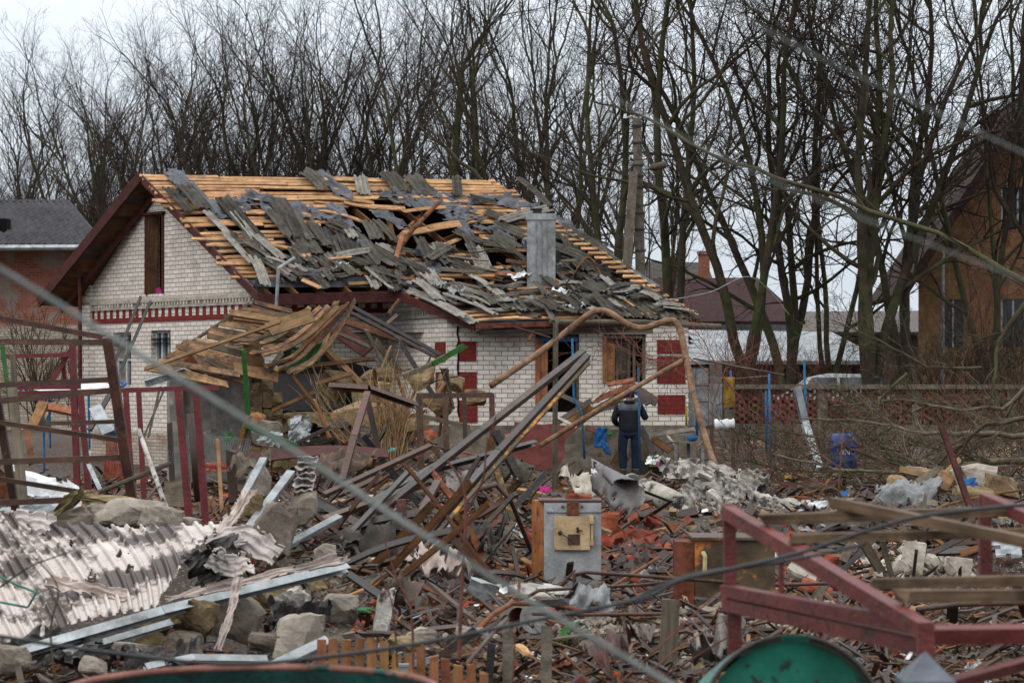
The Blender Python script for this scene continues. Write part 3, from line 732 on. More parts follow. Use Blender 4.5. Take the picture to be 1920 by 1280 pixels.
# ---------------------------------------------------------------- the wrecked white brick house
A0, B0 = P(158, 800, 58.5), P(475, 800, 52.6)
J0, C0, D0 = P(727, 800, 54.2), P(838, 800, 51.6), P(1291, 800, 52.0)
for q in (A0, B0, J0, C0, D0): q.z = 0
house = thing('brick_house', (B0.x + 2, B0.y + 3, 0), 'white silicate brick house with its roof blown open and battens bared, centre of the photo', 'house')
R0, R1, HH = P(264, 330, 55.5), P(925, 340, 58.0), P(1312, 594, 52.2)
E0, VV, MM, E1 = P(486, 552, 51.6), P(742, 545, 52.9), P(1190, 520, 54.5), P(890, 606, 50.9)
def zt(px, py, W_): return on_wall(W_, px, py)[1]
gd = dict(p0=A0, ux=(B0 - A0).normalized(), nr=V(((B0 - A0).normalized().y, -(B0 - A0).normalized().x, 0)), L=(B0 - A0).length)
def hole(W_, x0, y0, x1, y1):
    a = on_wall(W_, x0, y0); b = on_wall(W_, x1, y1); m_ = on_wall(W_, (x0 + x1) / 2, y0); k = on_wall(W_, (x0 + x1) / 2, y1)
    return (a[0], b[0], k[1], m_[1])
# gable wall
gl = on_wall(gd, 158, 476); ga = on_wall(gd, 279, 352); gr = on_wall(gd, 475, 535)
hA = hole(gd, 273, 402, 307, 551); hW1 = hole(gd, 212, 623, 246, 726); hW2 = hole(gd, 283, 619, 320, 684)
mb = MB(); zpl = P(0, 812, 55).z
Wg = wall_strip(mb, A0, B0, [(0, gl[1]), (ga[0], ga[1]), (1, gr[1])], holes=[hA, hW1, hW2], th=.38, zb=zpl)
gw = mb.build('gable_wall', M['brickgable'], house)
# plinth
def plinth(a, b, z, pr=.05):
    mb = MB(); dr = (b - a).normalized(); nr = V((dr.y, -dr.x, 0)); wall_strip(mb, a + nr * pr, b + nr * pr, [(0, z), (1, z)], th=.3, zb=-.3); return mb
pm = plinth(A0, B0, zpl); pm.build('plinth', M['brickmix'], house)
# brick cornice with a saw-tooth underside and a red band below it
def wbox(mb, W_, t0, t1, z0, z1, out, back=0.0):
    mb.hexa([W_['pt'](t0, z0, -back), W_['pt'](t0, z0, out), W_['pt'](t0, z1, out), W_['pt'](t0, z1, -back),
             W_['pt'](t1, z0, -back), W_['pt'](t1, z0, out), W_['pt'](t1, z1, out), W_['pt'](t1, z1, -back)], uo=(t0 * W_['L'], z0))
zc1 = on_wall(gd, 300, 566)[1]
mb = MB(); wbox(mb, Wg, -.01, 1.005, zc1, zc1 + .09, .07); wbox(mb, Wg, -.01, 1.005, zc1 - .14, zc1 - .09, .05)
n_ = int(Wg['L'] / .13)
for i in range(n_):
    if RN.random() > .06: wbox(mb, Wg, i / n_, (i + .55) / n_, zc1 - .09, zc1, .06)
mb.build('cornice', M['whitebrick'], gw)
mb = MB(); zb1 = on_wall(gd, 310, 593)[1]; tb0 = on_wall(gd, 172, 600)[0]; tb1 = 1.0
wbox(mb, Wg, tb0, tb1, zb1 - .12, zb1 - .0, .012)
x = tb0 * Wg['L']
while x < tb1 * Wg['L'] - .15:
    wbox(mb, Wg, x / Wg['L'], (x + .13) / Wg['L'], zb1, zb1 + .19, .012); x += .3
mb.build('painted_band', M['redbrickpaint'], gw)
# corner pilaster
mb = MB(); wbox(mb, Wg, -.012, .055, zpl, gl[1] - .4, .07); mb.build('corner_pilaster', M['brickgable'], gw)
# attic window
ow = MB(); zz0, zz1 = hA[2], hA[3]
for (t, w_) in ((hA[0] + .004, .05), (hA[1] - .004, .05)): ow.beam(Wg['pt'](t, zz0, .0), Wg['pt'](t, zz1, .0), .07, .1)
ow.beam(Wg['pt'](hA[0] - .012, zz1 + .02, .02), Wg['pt'](hA[1] + .012, zz1 + .02, .02), .16, .06)
wdo = ow.build('attic_window', M['brownpaint'], house)
ow = MB(); ow.board(Wg['pt'](hA[0] + .02, zz0, -.06), Wg['pt'](hA[0] + .035, zz1 - .02, -.06), .26, .05, up=V((0, 1, 0))); ow.build('sash', M['brownwood'], wdo)
ow = MB()
for i in range(5): ow.board(Wg['pt'](hA[0], lerp(zz0, zz1, .15 + i * .17), -.75), Wg['pt'](hA[1] + .06, lerp(zz0, zz1, .2 + i * .17), -.7), .04, .09)
ow.build('roof_batten', M['brownwood'], wdo)
mb = MB(); mb.grid(lambda u, v: Wg['pt'](lerp(hA[0] + .02, hA[1] - .01, u), lerp(zz0 + .5, zz0 + 1.35, v), -.35 + .05 * math.sin(u * 9 + v * 5) - .12 * abs(u - .5)), 8, 14, th=.06)
tag(mb.build('insulation_roll', M['wool'], None), 'tan insulation bulging inside the tall attic window of the gable', 'insulation')
mb = MB(); mb.grid(lambda u, v: Wg['pt'](lerp(hA[0] + .035, hA[1] - .01, u), zz0 + .02 + .13 * v * (.6 + .4 * math.sin(u * 7)), -.1), 10, 4, th=.05)
M['magenta'] = mat('magenta_cloth', '8c1560', 'b5207e', rnd=.02); tag(mb.build('cloth', M['magenta']), 'small magenta rag on the sill of the attic window', 'cloth')
# ground floor windows
def window(W_, h, parent, mf, ntr=1, trans=None, inset=-.16, curtain=False, gls=True):
    mb = MB(); t0, t1, z0, z1 = h; e = .025 / W_['L']
    for t in (t0 + e, t1 - e): mb.beam(W_['pt'](t, z0, inset), W_['pt'](t, z1, inset), .06, .07, up=W_['nr'])
    for z in (z0 + .03, z1 - .03): mb.beam(W_['pt'](t0, z, inset), W_['pt'](t1, z, inset), .07, .06)
    for k in range(1, ntr + 1):
        t = lerp(t0, t1, k / (ntr + 1)); mb.beam(W_['pt'](t, z0, inset + .004), W_['pt'](t, z1, inset + .004), .07, .07, up=W_['nr'])
    if trans: z = lerp(z0, z1, trans); mb.beam(W_['pt'](t0, z, inset + .006), W_['pt'](t1, z, inset + .006), .07, .05)
    o = mb.build('window', mf, parent)
    if gls:
        mb = MB(); mb.face([W_['pt'](t0, z0, inset - .03), W_['pt'](t1, z0, inset - .03), W_['pt'](t1, z1, inset - .03), W_['pt'](t0, z1, inset - .03)]); mb.build('pane', M['glass'], o)
    if curtain:
        mb = MB(); mb.grid(lambda u, v: W_['pt'](lerp(t0, lerp(t0, t1, .45), u), lerp(z0, z1, v), inset - .015 + .008 * math.sin(u * 30)), 24, 2, th=.004); mb.build('curtain', M['plaster'], o)
    mb = MB(); wbox(mb, W_, t0 - .012, t1 + .012, z0 - .07, z0 - .003, .07); mb.build('sill', M['galv'], o)
    return o
window(Wg, hW1, house, M['whiteframe'], 1, .5, curtain=True)
window(Wg, hW2, house, M['whiteframe'], 2, None)
# front wall behind the shed
fd = dict(p0=B0, ux=(J0 - B0).normalized(), L=(J0 - B0).length); fd['nr'] = V((fd['ux'].y, -fd['ux'].x, 0))
zf = lambda px, py, W_: on_wall(W_, px, py)[1]
mb = MB(); Wf = wall_strip(mb, B0, J0, [(0, zf(475, 552, fd)), (1, zf(727, 550, fd))], th=.38, zb=0)
fw = mb.build('front_wall', M['brickwhite'], house)
mb = MB(); z_ = zf(600, 585, fd); wbox(mb, Wf, 0.0, 1, z_, z_ + .1, .014)
x = 0
while x < Wf['L'] - .15: wbox(mb, Wf, x / Wf['L'], (x + .13) / Wf['L'], z_ + .1, z_ + .27, .014); x += .3
mb.build('painted_band', M['redbrickpaint'], fw)
# wing: left wall and front wall
ld = dict(p0=J0, ux=(C0 - J0).normalized(), L=(C0 - J0).length); ld['nr'] = V((ld['ux'].y, -ld['ux'].x, 0))
mb = MB(); Wl = wall_strip(mb, J0, C0, [(0, zf(727, 540, ld)), (1, zf(838, 592, ld))], th=.38, zb=0)
lw = mb.build('wing_side_wall', M['brickwhite'], house)
mb = MB(); z_ = zf(790, 588, ld)
wbox(mb, Wl, 0, 1, z_ - .1, z_ - .03, .05)
for i in range(int(Wl['L'] / .13)): wbox(mb, Wl, i * .13 / Wl['L'], (i * .13 + .07) / Wl['L'], z_ - .03, z_ + .07, .05)
mb.build('cornice', M['whitebrick'], lw)
ed = dict(p0=C0, ux=(D0 - C0).normalized(), L=(D0 - C0).length); ed['nr'] = V((ed['ux'].y, -ed['ux'].x, 0))
h1 = hole(ed, 1004, 626, 1086, 772); h2 = hole(ed, 1130, 626, 1211, 716)
zpe = zf(1000, 797, ed)
mb = MB(); We = wall_strip(mb, C0, D0, [(0, zf(838, 606, ed)), (1, zf(1291, 598, ed))], holes=[h1, h2], th=.38, zb=zpe)
ew = mb.build('wing_front_wall', M['brickwhite'], house)
plinth(C0, D0, zpe, .06).build('plinth', M['concrete'], house)
plinth(J0, C0, zpe, .05).build('plinth', M['concrete'], house)
def panels(W_, wd, lst, nm):
    for (x0, y0, x1, y1) in lst:
        a = on_wall(wd, x0, y1); b = on_wall(wd, x1, y0); mb = MB(); wbox(mb, W_, a[0], b[0], a[1], b[1], .022); mb.build('painted_panel', M['redbrickpaint'], nm)
panels(We, ed, [(861, 640, 893, 677), (861, 697, 894, 735), (861, 750, 895, 792), (1232, 637, 1284, 663), (1232, 668, 1285, 719), (1233, 740, 1285, 776)], ew)
panels(Wl, ld, [(817, 641, 836, 678), (818, 697, 836, 735), (818, 750, 836, 790)], lw)
# quoin strips (plain brick standing 30 mm proud) and the black crack at the corner
mb = MB(); pts = [We['pt'](.048, P(0, 612, 51.6).z, .012)]
for k in range(14): pts.append(We['pt'](.045 + U(-.006, .006), P(0, 612 + k * 13, 51.6).z, .012))
mb.tube(pts, .022, 5); mb.build('wall_crack', M['black'], ew)
mb = MB(); zt_ = zf(1000, 622, ed); wbox(mb, We, .19, .42, zt_ - .02, zt_ + .07, .02); mb.build('lintel', M['concrete'], ew)
mb = MB(); wbox(mb, We, .62, .85, zt_ - .02, zt_ + .07, .02); mb.build('lintel', M['concrete'], ew)
# ruined window openings
def frame_open(h, nm, cols):
    mb = MB(); t0, t1, z0, z1 = h
    mb.board(We['pt'](t0 + .008, z0, .03), We['pt'](t0 + .008, z1 - .05, .03), .09, .1, up=We['nr']); mb.board(We['pt'](t0 + .03, z0 + .02, .0), We['pt'](t0 + .032, z1 - .2, .0), .2, .05, up=We['nr'])
    o = mb.build('window', M['orangewood'], house)
    mb = MB()
    mb.board(We['pt'](t0, z1 - .05, -.1), We['pt'](t1, z1 - .05, -.1), .08, .08)
    mb.board(We['pt'](t1 - .006, z0, -.1), We['pt'](t1 - .006, z1, -.1), .07, .08, up=We['nr'])
    for c in cols: mb.board(We['pt'](lerp(t0, t1, c), z0, -.15), We['pt'](lerp(t0, t1, c) + U(-.004, .004), z1, -.15), .06, .06, up=We['nr'])
    mb.build('frame', M['greywood'], o); return o
o1 = frame_open(h1, 'door', (.45, .97)); o2 = frame_open(h2, 'win', (.35, .62, .75))
mb = MB()
for c in (.45, .55): mb.board(We['pt'](lerp(h2[0], h2[1], c), h2[2] + .1, -.22), We['pt'](lerp(h2[0], h2[1], c) + .003, h2[3] - .05, -.22), .16, .03, up=We['nr'])
mb.build('sash', M['greywood'], o2)
mb = MB(); mb.board(We['pt'](h1[0] + .02, h1[3] - .13, .01), We['pt'](h1[1] - .005, h1[3] - .12, .01), .06, .08); mb.build('transom', M['blue'], o1)
# dark rooms behind: inner partition, ceiling
mb = MB(); back = V((.2, 3.2, 0)); wall_strip(mb, C0 + back, D0 + back, [(0, 3.2), (1, 3.2)], th=.2); wall_strip(mb, C0 + V((2.9, .4, 0)), C0 + V((3.1, 3.1, 0)), [(0, 3.0), (1, 3.0)], th=.1)
mb.build('inner_wall', M['plaster'], house)
mb = MB()
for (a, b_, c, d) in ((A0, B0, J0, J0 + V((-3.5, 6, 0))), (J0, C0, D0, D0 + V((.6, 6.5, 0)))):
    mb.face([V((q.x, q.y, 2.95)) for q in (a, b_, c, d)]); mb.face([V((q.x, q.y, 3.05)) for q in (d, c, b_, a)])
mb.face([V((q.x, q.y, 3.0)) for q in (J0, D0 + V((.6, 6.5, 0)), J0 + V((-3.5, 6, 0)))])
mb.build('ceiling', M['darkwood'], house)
BK = [A0 + V((4.3, 5.3, 0)), D0 + V((.2, 6.6, 0))]
mb = MB(); wall_strip(mb, D0, BK[1], [(0, zf(1291, 598, ed)), (1, zf(1291, 598, ed))], th=.38, zb=0); mb.build('end_wall', M['brickwhite'], house)
mb = MB(); wall_strip(mb, BK[1], A0, [(0, 3.3), (1, 3.3)], th=.38, zb=0); mb.build('rear_wall', M['brickwhite'], house)

# ------------------------------------------------ roof
def plane3(a, b, c):
    n_ = (b - a).cross(c - a).normalized()
    if n_.y > 0: n_ = -n_
    return (a, n_)
CAM = V((0, 0, CH))
def on_plane(pl, px, py):
    dr = P(px, py, 1.0) - CAM; a, n_ = pl
    return CAM + dr * ((a - CAM).dot(n_) / dr.dot(n_))
PU = plane3(R0, R1, E0)
MM = on_plane(PU, 1190, 520); VV = on_plane(PU, 742, 545)
PLW = plane3(VV, HH, E1)
def seg_clip(py):  # left and right px limits of the upper slope at image row py
    return (lerp(264, 486, (py - 330) / 222), lerp(925, 1212, (py - 340) / 190))
HOLES = [(745, 426, 132, 48), (865, 533, 70, 12), (668, 405, 40, 14), (560, 470, 26, 26), (820, 455, 70, 28), (455, 385, 18, 8), (600, 480, 30, 24)]
def inhole(x, y, g=1.0):
    return any(((x - hx) / (hw * g)) ** 2 + ((y - hy) / (hh * g)) ** 2 < 1 for hx, hy, hw, hh in HOLES)
roof = MB(); roofb = bpy.data.objects.new('roof', None); sc.collection.objects.link(roofb); roofb.parent = house; roofb.location = (0, 0, 0)
nU = PU[1]
# rafters under the battens
def pxof(p): return ((p.x) / p.y * F + 960, HZ - (p.z - CH) / p.y * F)
raf = MB()
for k in range(15):
    s = (k + .5) / 15; a = lerp(R0, R1, s) - nU * -.0; b_ = lerp(E0, MM, s)
    down = (E0 - R0).normalized(); a2 = lerp(R0, R1, s) - nU * .11; b2 = b_ - nU * .11
    if .38 < s < .85 and k % 2 == 0:
        raf.board(a2, lerp(a2, b2, .22), .05, .15, up=nU); raf.board(lerp(a2, b2, .8), b2, .05, .15, up=nU)
    else: raf.board(a2, b2, .05, .15, up=nU)
raf.board(R0 - nU * .03 - V((0, -.1, .1)), R1 - nU * .03 - V((0, -.1, .1)), .05, .18)
raf.build('rafter', M['brownwood'], roofb)
for (x, y, x2, y2, w_) in ((733, 380, 737, 435, .12), (845, 340, 745, 440, .1), (640, 392, 655, 440, .1), (880, 400, 905, 440, .1), (745, 440, 735, 500, .12), (905, 400, 750, 470, .09)):
    mb = MB(); mb.board(on_plane(PU, x, y) - nU * U(.15, .5), on_plane(PU, x2, y2) - nU * U(.1, .3), w_, .07, jag=.06); mb.build('broken_rafter', M['orangewood'], roofb)
# battens: rows of fresh pine boards with gaps
bt = []
rows = 34
for r_ in range(rows):
    t = (r_ + .35) / rows; a = lerp(R0, E0, t); b_ = lerp(R1, MM, t); Lr = (b_ - a).length
    x = -.05 + (U(-.3, .1) if r_ > 1 else 0)
    while x < Lr + .05:
        ln = U(1.6, 4.2); p0 = lerp(a, b_, x / Lr); p1 = lerp(a, b_, min(x + ln, Lr + U(.0, .1)) / Lr)
        # cut where the blast took them away
        k = 10; run = []
        for i in range(k + 1):
            q = lerp(p0, p1, i / k); qx, qy = pxof(q)
            if inhole(qx, qy, U(.85, 1.1)):
                if len(run) > 1: bt.append((run[0], run[-1], t))
                run = []
            else: run.append(q)
        if len(run) > 1: bt.append((run[0], run[-1], t))
        x += ln + U(0, .04)
mbs = {}
for (p0, p1, t) in bt:
    xe, xs_ = pxof(p1)[0], pxof(p0)[0]; lim_ = 1035 + U(-40, 30)
    if t > .12 and xe > lim_:
        if xs_ > lim_ - 20: continue
        p1 = lerp(p0, p1, (lim_ - xs_) / (xe - xs_)); xe = lim_
    mx_ = (xe + xs_) / 2
    if RN.random() < .05 + .14 * t + (.28 if mx_ > 560 and t > .45 else 0): continue
    o1 = nU * (U(0, .03) + (U(0, .1) if RN.random() < .15 else 0)); o2 = nU * (U(0, .03) + (U(0, .12) if RN.random() < .12 else 0))
    key = int(t * 4)
    mbs.setdefault(key, MB()).board(p0 + o1 + (E0 - R0).normalized() * U(-.03, .03), p1 + o2 + (E0 - R0).normalized() * U(-.03, .03), U(.10, .14), .028, up=nU, roll=U(-.06, .06), sag=U(-.02, .03), jag=.02, n=3)
for k in sorted(mbs): mbs[k].build('battens', M['pine'], roofb)
mb = MB(); mb.grid(lambda u, v: on_plane(PU, lerp(lerp(960, 1050, v), lerp(1010, 1230, v), u) + 10, lerp(395, 535, v)) - nU * .035, 8, 12, th=.01); mb.build('underlay', M['tar'], roofb)
mb = MB(); mb.grid(lambda u, v: on_plane(PU, lerp(lerp(380, 480, v), lerp(560, 1000, v), u), lerp(430, 535, v)) - nU * .05, 20, 12, th=.01, keep=lambda i, j: not inhole(lerp(lerp(380, 480, (j + .5) / 12), lerp(560, 1000, (j + .5) / 12), (i + .5) / 20), lerp(430, 535, (j + .5) / 12), 1.15)); mb.build('underlay', M['tar'], roofb)
# loose, sagging boards hanging over the main hole
for (x0, y0, x1, y1, w_) in ((590, 380, 755, 392, .16), (735, 383, 905, 382, .12), (755, 402, 842, 397, .1), (640, 385, 752, 396, .14), (760, 446, 892, 416, .24), (800, 437, 870, 425, .2), (590, 398, 690, 425, .12), (560, 375, 700, 382, .13), (530, 400, 600, 410, .12), (700, 375, 915, 380, .12), (820, 470, 860, 450, .15), (870, 420, 910, 405, .12), (430, 450, 560, 478, .12), (450, 470, 590, 500, .12)):
    mb = MB(); mb.board(on_plane(PU, x0, y0) + nU * U(.02, .12), on_plane(PU, x1, y1) + nU * U(.02, .12), w_, .03, up=nU, roll=U(-.3, .3), sag=U(-.06, .06), jag=.08, twist=U(-.3, .3))
    mb.build('broken_batten', M['pine'], roofb)
mb = MB(); mb.tube([on_plane(PU, 742, 470) - nU * .1, on_plane(PU, 770, 450) + nU * .25, on_plane(PU, 818, 415) + nU * .5], [.06, .055, .05], 7); mb.build('broken_rafter', M['rust'], roofb)
mb = MB(); mb.board(on_plane(PU, 738, 505) + nU * .05, on_plane(PU, 752, 463) + nU * .35, .11, .06); mb.build('broken_rafter', M['orangewood'], roofb)
# a few boards under the hole (attic floor)
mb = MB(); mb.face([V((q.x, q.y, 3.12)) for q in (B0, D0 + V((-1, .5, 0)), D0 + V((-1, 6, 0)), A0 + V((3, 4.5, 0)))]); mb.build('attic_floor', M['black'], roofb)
# the rear slope and hip, sheeted
down_b = V((-4.6 * .62, 5.2 * .62, -3.0)); A2 = P(74, 566, 58.4)
RB = R1 + V((-.3, 4.6, -3.2)); HB = HH + V((.3, 7.2, 0))
mb = MB(); mb.grid(lambda u, v: lerp(lerp(R0, R1, u), lerp(A2, RB, u), v) - V((0, 0, .06)), 12, 6, th=.03); mb.build('rear_sheeting', M['darkwood'], roofb)
mb = MB(); mb.face([R1, HH, HB, RB]); mb.face([RB - V((0, 0, .04)), HB - V((0, 0, .04)), HH - V((0, 0, .04)), R1 - V((0, 0, .04))]); mb.build('hip_sheeting', M['slate'], roofb)
# left verge overhang: battens sticking out over the gable, dark soffit side
gdir = (B0 - A0).normalized()
mb = MB(); sl_ = (A2 - R0)
for k in range(26):
    t = .03 + k / 26.5
    if RN.random() < .1: continue
    q = lerp(R0, A2, t); mb.board(q + (R1 - R0).normalized() * .03 - V((0, 0, .08)), q + (R1 - R0).normalized() * 1.35 - V((0, 0, .08)), .13, .03, up=sl_.cross(R1 - R0).normalized())
mb.build('verge_battens', M['brownwood'], roofb)
mb = MB(); mb.board(R0 + V((-.02, -.05, -.02)), A2 + V((-.02, -.05, -.02)), .05, .24, up=Z, n=8); mb.board(R0 + V((.5, 0.1, -.2)), A2 + V((.5, .1, -.2)), .06, .14, n=6); mb.build('barge_board', M['brownpaint'], roofb)
mb = MB(); mb.board(R0 + V((.02, -.06, -.06)), E0 + V((-.03, -.05, -.06)), .04, .17, up=Z, n=8); mb.build('barge_board', M['brownpaint'], roofb)
# back-left eave corner with torn battens
mb = MB()
for k in range(12):
    q = lerp(A2, A2 + (R1 - R0).normalized() * 1.3, U(0, 1)) + V((U(0, .5), 0, U(-.1, .3))); mb.board(q, q + V((U(.4, 1.2), U(-.3, .3), U(-.5, .3))), .1, .03, jag=.06)
mb.build('torn_batten', M['brownwood'], roofb)
# eave fascia boards
mb = MB(); mb.board(E0 + V((-.05, -.06, -.12)), VV + V((0, -.06, -.12)), .05, .24, n=6); mb.board(E0 + V((-.05, .3, -.22)), VV + V((0, .3, -.22)), .5, .03, n=6)
mb.board(VV + V((0, -.05, -.08)), E1 + V((0, -.02, -.08)), .04, .17, n=5); mb.build('fascia', M['brownpaint'], roofb)
mb = MB(); mb.board(E1 + V((.02, -.03, -.06)), HH + V((0, -.03, -.06)), .04, .1, n=8); mb.build('fascia', M['rust'], roofb)
mb = MB(); mb.board(E1 + V((.1, .35, -.18)), HH + V((-.1, .3, -.18)), .55, .04, n=6); mb.board(E1 + V((.1, .12, -.2)), HH + V((-.1, .1, -.2)), .05, .12, n=6); mb.build('soffit', M['darkwood'], roofb)
mb = MB(); mb.tube([P(1030, 603, 51.2), P(1180, 603, 51.3), P(1352, 612, 51.2)], .055, 8); mb.build('gutter', M['greywood'], roofb)
# wing slope: battens + underlay
nL = PLW[1]
mb = MB(); mb.grid(lambda u, v: lerp(lerp(VV, MM, u), lerp(E1, HH, u), v) - nL * .05, 30, 10, th=.02, keep=lambda i, j: not inhole(*pxof(lerp(lerp(VV, MM, (i + .5) / 30), lerp(E1, HH, (i + .5) / 30), (j + .5) / 10)))); mb.build('underlay', M['tar'], roofb)
mb = MB()
for r_ in range(9):
    t = (r_ + .4) / 9; a = lerp(VV, E1, t); b_ = lerp(MM, HH, t); x = 0; Lr = (b_ - a).length
    while x < Lr:
        ln = U(.8, 3); p0 = lerp(a, b_, x / Lr); p1 = lerp(a, b_, min(1, (x + ln) / Lr)); c_ = pxof(lerp(p0, p1, .5))
        if not inhole(*c_) and RN.random() < .8: mb.board(p0 + nL * U(0, .05), p1 + nL * U(0, .06), .12, .03, up=nL, jag=.04)
        x += ln
mb.build('wing_battens', M['pine'], roofb)
for (x0, y0, x1, y1, w_) in ((795, 528, 925, 533, .1), (772, 532, 820, 515, .1), (780, 520, 850, 516, .12), (905, 525, 980, 530, .14), (915, 560, 925, 532, .1), (838, 520, 930, 525, .08)):
    mb = MB(); mb.board(on_plane(PLW, x0, y0) + nL * U(.05, .2), on_plane(PLW, x1, y1) + nL * U(.05, .2), w_, .05, up=nL, roll=U(-.3, .3), jag=.05); mb.build('broken_batten', M['orangewood'], roofb)
mb = MB(); wall_strip(mb, P(850, 600, 53.6), P(935, 600, 53.6), [(0, P(0, 543, 53.6).z), (1, P(0, 540, 53.6).z)], th=.2, zb=2.8); mb.build('inner_gable', M['brickold'], roofb)
# hip edge: bared batten ends
mb = MB()
for k in range(30):
    q = lerp(R1, HH, (k + .5) / 30); mb.board(q + V((-.3, .0, -.02)), q + V((U(.03, .12), .02, -.02)), .11, .03, up=nU, jag=.03)
mb.build('hip_batten', M['pine'], roofb)
# chimney sleeve
ch = MB(); cx0, cx1 = P(988, 400, 54), P(1041, 400, 54); wch = cx1.x - cx0.x; zc0, zc1_ = P(0, 532, 54).z, P(0, 412, 54).z
def slv(z, k): 
    return [V((lerp(cx0.x, cx1.x, .5) + sx_ * wch / 2 * k, 54 + sy_ * .3 * k, z)) for (sx_, sy_) in ((-1, -1), (1, -1), (1, 1), (-1, 1))]
ch.hexa(slv(zc0 - .5, 1.0) + slv(zc1_, 1.0)); o = ch.build('chimney', M['zinc'], house)
mb = MB(); mb.hexa(slv(zc1_ - .02, 1.07) + slv(P(0, 402, 54).z, 1.05)); mb.build('chimney_cap', M['zinc'], o)
mb = MB(); q = P(1007, 398, 54); mb.box(q, .2, .3, .1); mb.box(q + V((-.02, -.02, .06)), .27, .35, .03); mb.build('vent', M['char'], o)
mb = MB()
for fx in (.33, .52, .7): mb.tube([V((lerp(cx0.x, cx1.x, fx) + .01 * math.sin(k * 2.0), 54 - .31, lerp(zc0, zc1_ - .05, k / 6))) for k in range(7)], .012, 4)
mb.build('seam', M['zinc'], o)
# ------------------------------------------------ loose sheets and felt lying on the roof
def corr(mb, p0, p1, wid, nrm, pitch=.125, amp=.024, bend=0.0, rag=.12, th=.008):
    ax = (p1 - p0); L = ax.length; ax.normalize(); x = nrm.cross(ax).normalized(); n_ = ax.cross(x).normalized()
    if n_.dot(nrm) < 0: n_ = -n_
    nw = max(1, round(wid / pitch)); nu_ = nw * 6; e0 = []; e1 = []; a = b = 0
    for i in range(nu_ + 1):
        a += U(-.05, .05); b += U(-.05, .05); a = max(-rag, min(rag, a)); b = max(-rag, min(rag, b)); e0.append(a + U(-.01, .01)); e1.append(b + U(-.01, .01))
    sk = U(-.15, .15)
    def fn(u, v):
        i = int(round(u * nu_)); l0 = e0[i]; l1 = L + e1[i]
        s_ = lerp(l0, l1, v); 
        return p0 + ax * (s_ + sk * u * wid) + x * (u - .5) * wid + n_ * (amp * math.sin(u * nw * 6.283) + bend * math.sin(v * 3.1416))
    mb.grid(fn, nu_, 5, th=th, su=wid, sv=L)
def sheet_on(pl, cx, cy, ln, wd, ang, lift=.08, label=None, group=None, m='slate', tilt=.06, rag=.12):
    a = math.radians(ang); dx, dy = math.cos(a) * ln / 2, math.sin(a) * ln / 2
    p0 = on_plane(pl, cx - dx, cy - dy); p1 = on_plane(pl, cx + dx, cy + dy)
    n_ = pl[1]; mb = MB(); L = (p1 - p0).length
    if L > 3.0: c = (p0 + p1) / 2; p0 = lerp(c, p0, 3.0 / L); p1 = lerp(c, p1, 3.0 / L)
    corr(mb, p0 + n_ * (lift + U(0, tilt) * L), p1 + n_ * (lift + U(0, tilt * .4) * L), wd / 84.0 * .95, (n_ + rv(RN) * .1).normalized(), bend=U(-.03, .05), rag=rag)
    return tag(mb.build('corrugated_sheet', M[m]), label, 'roof sheet', group)
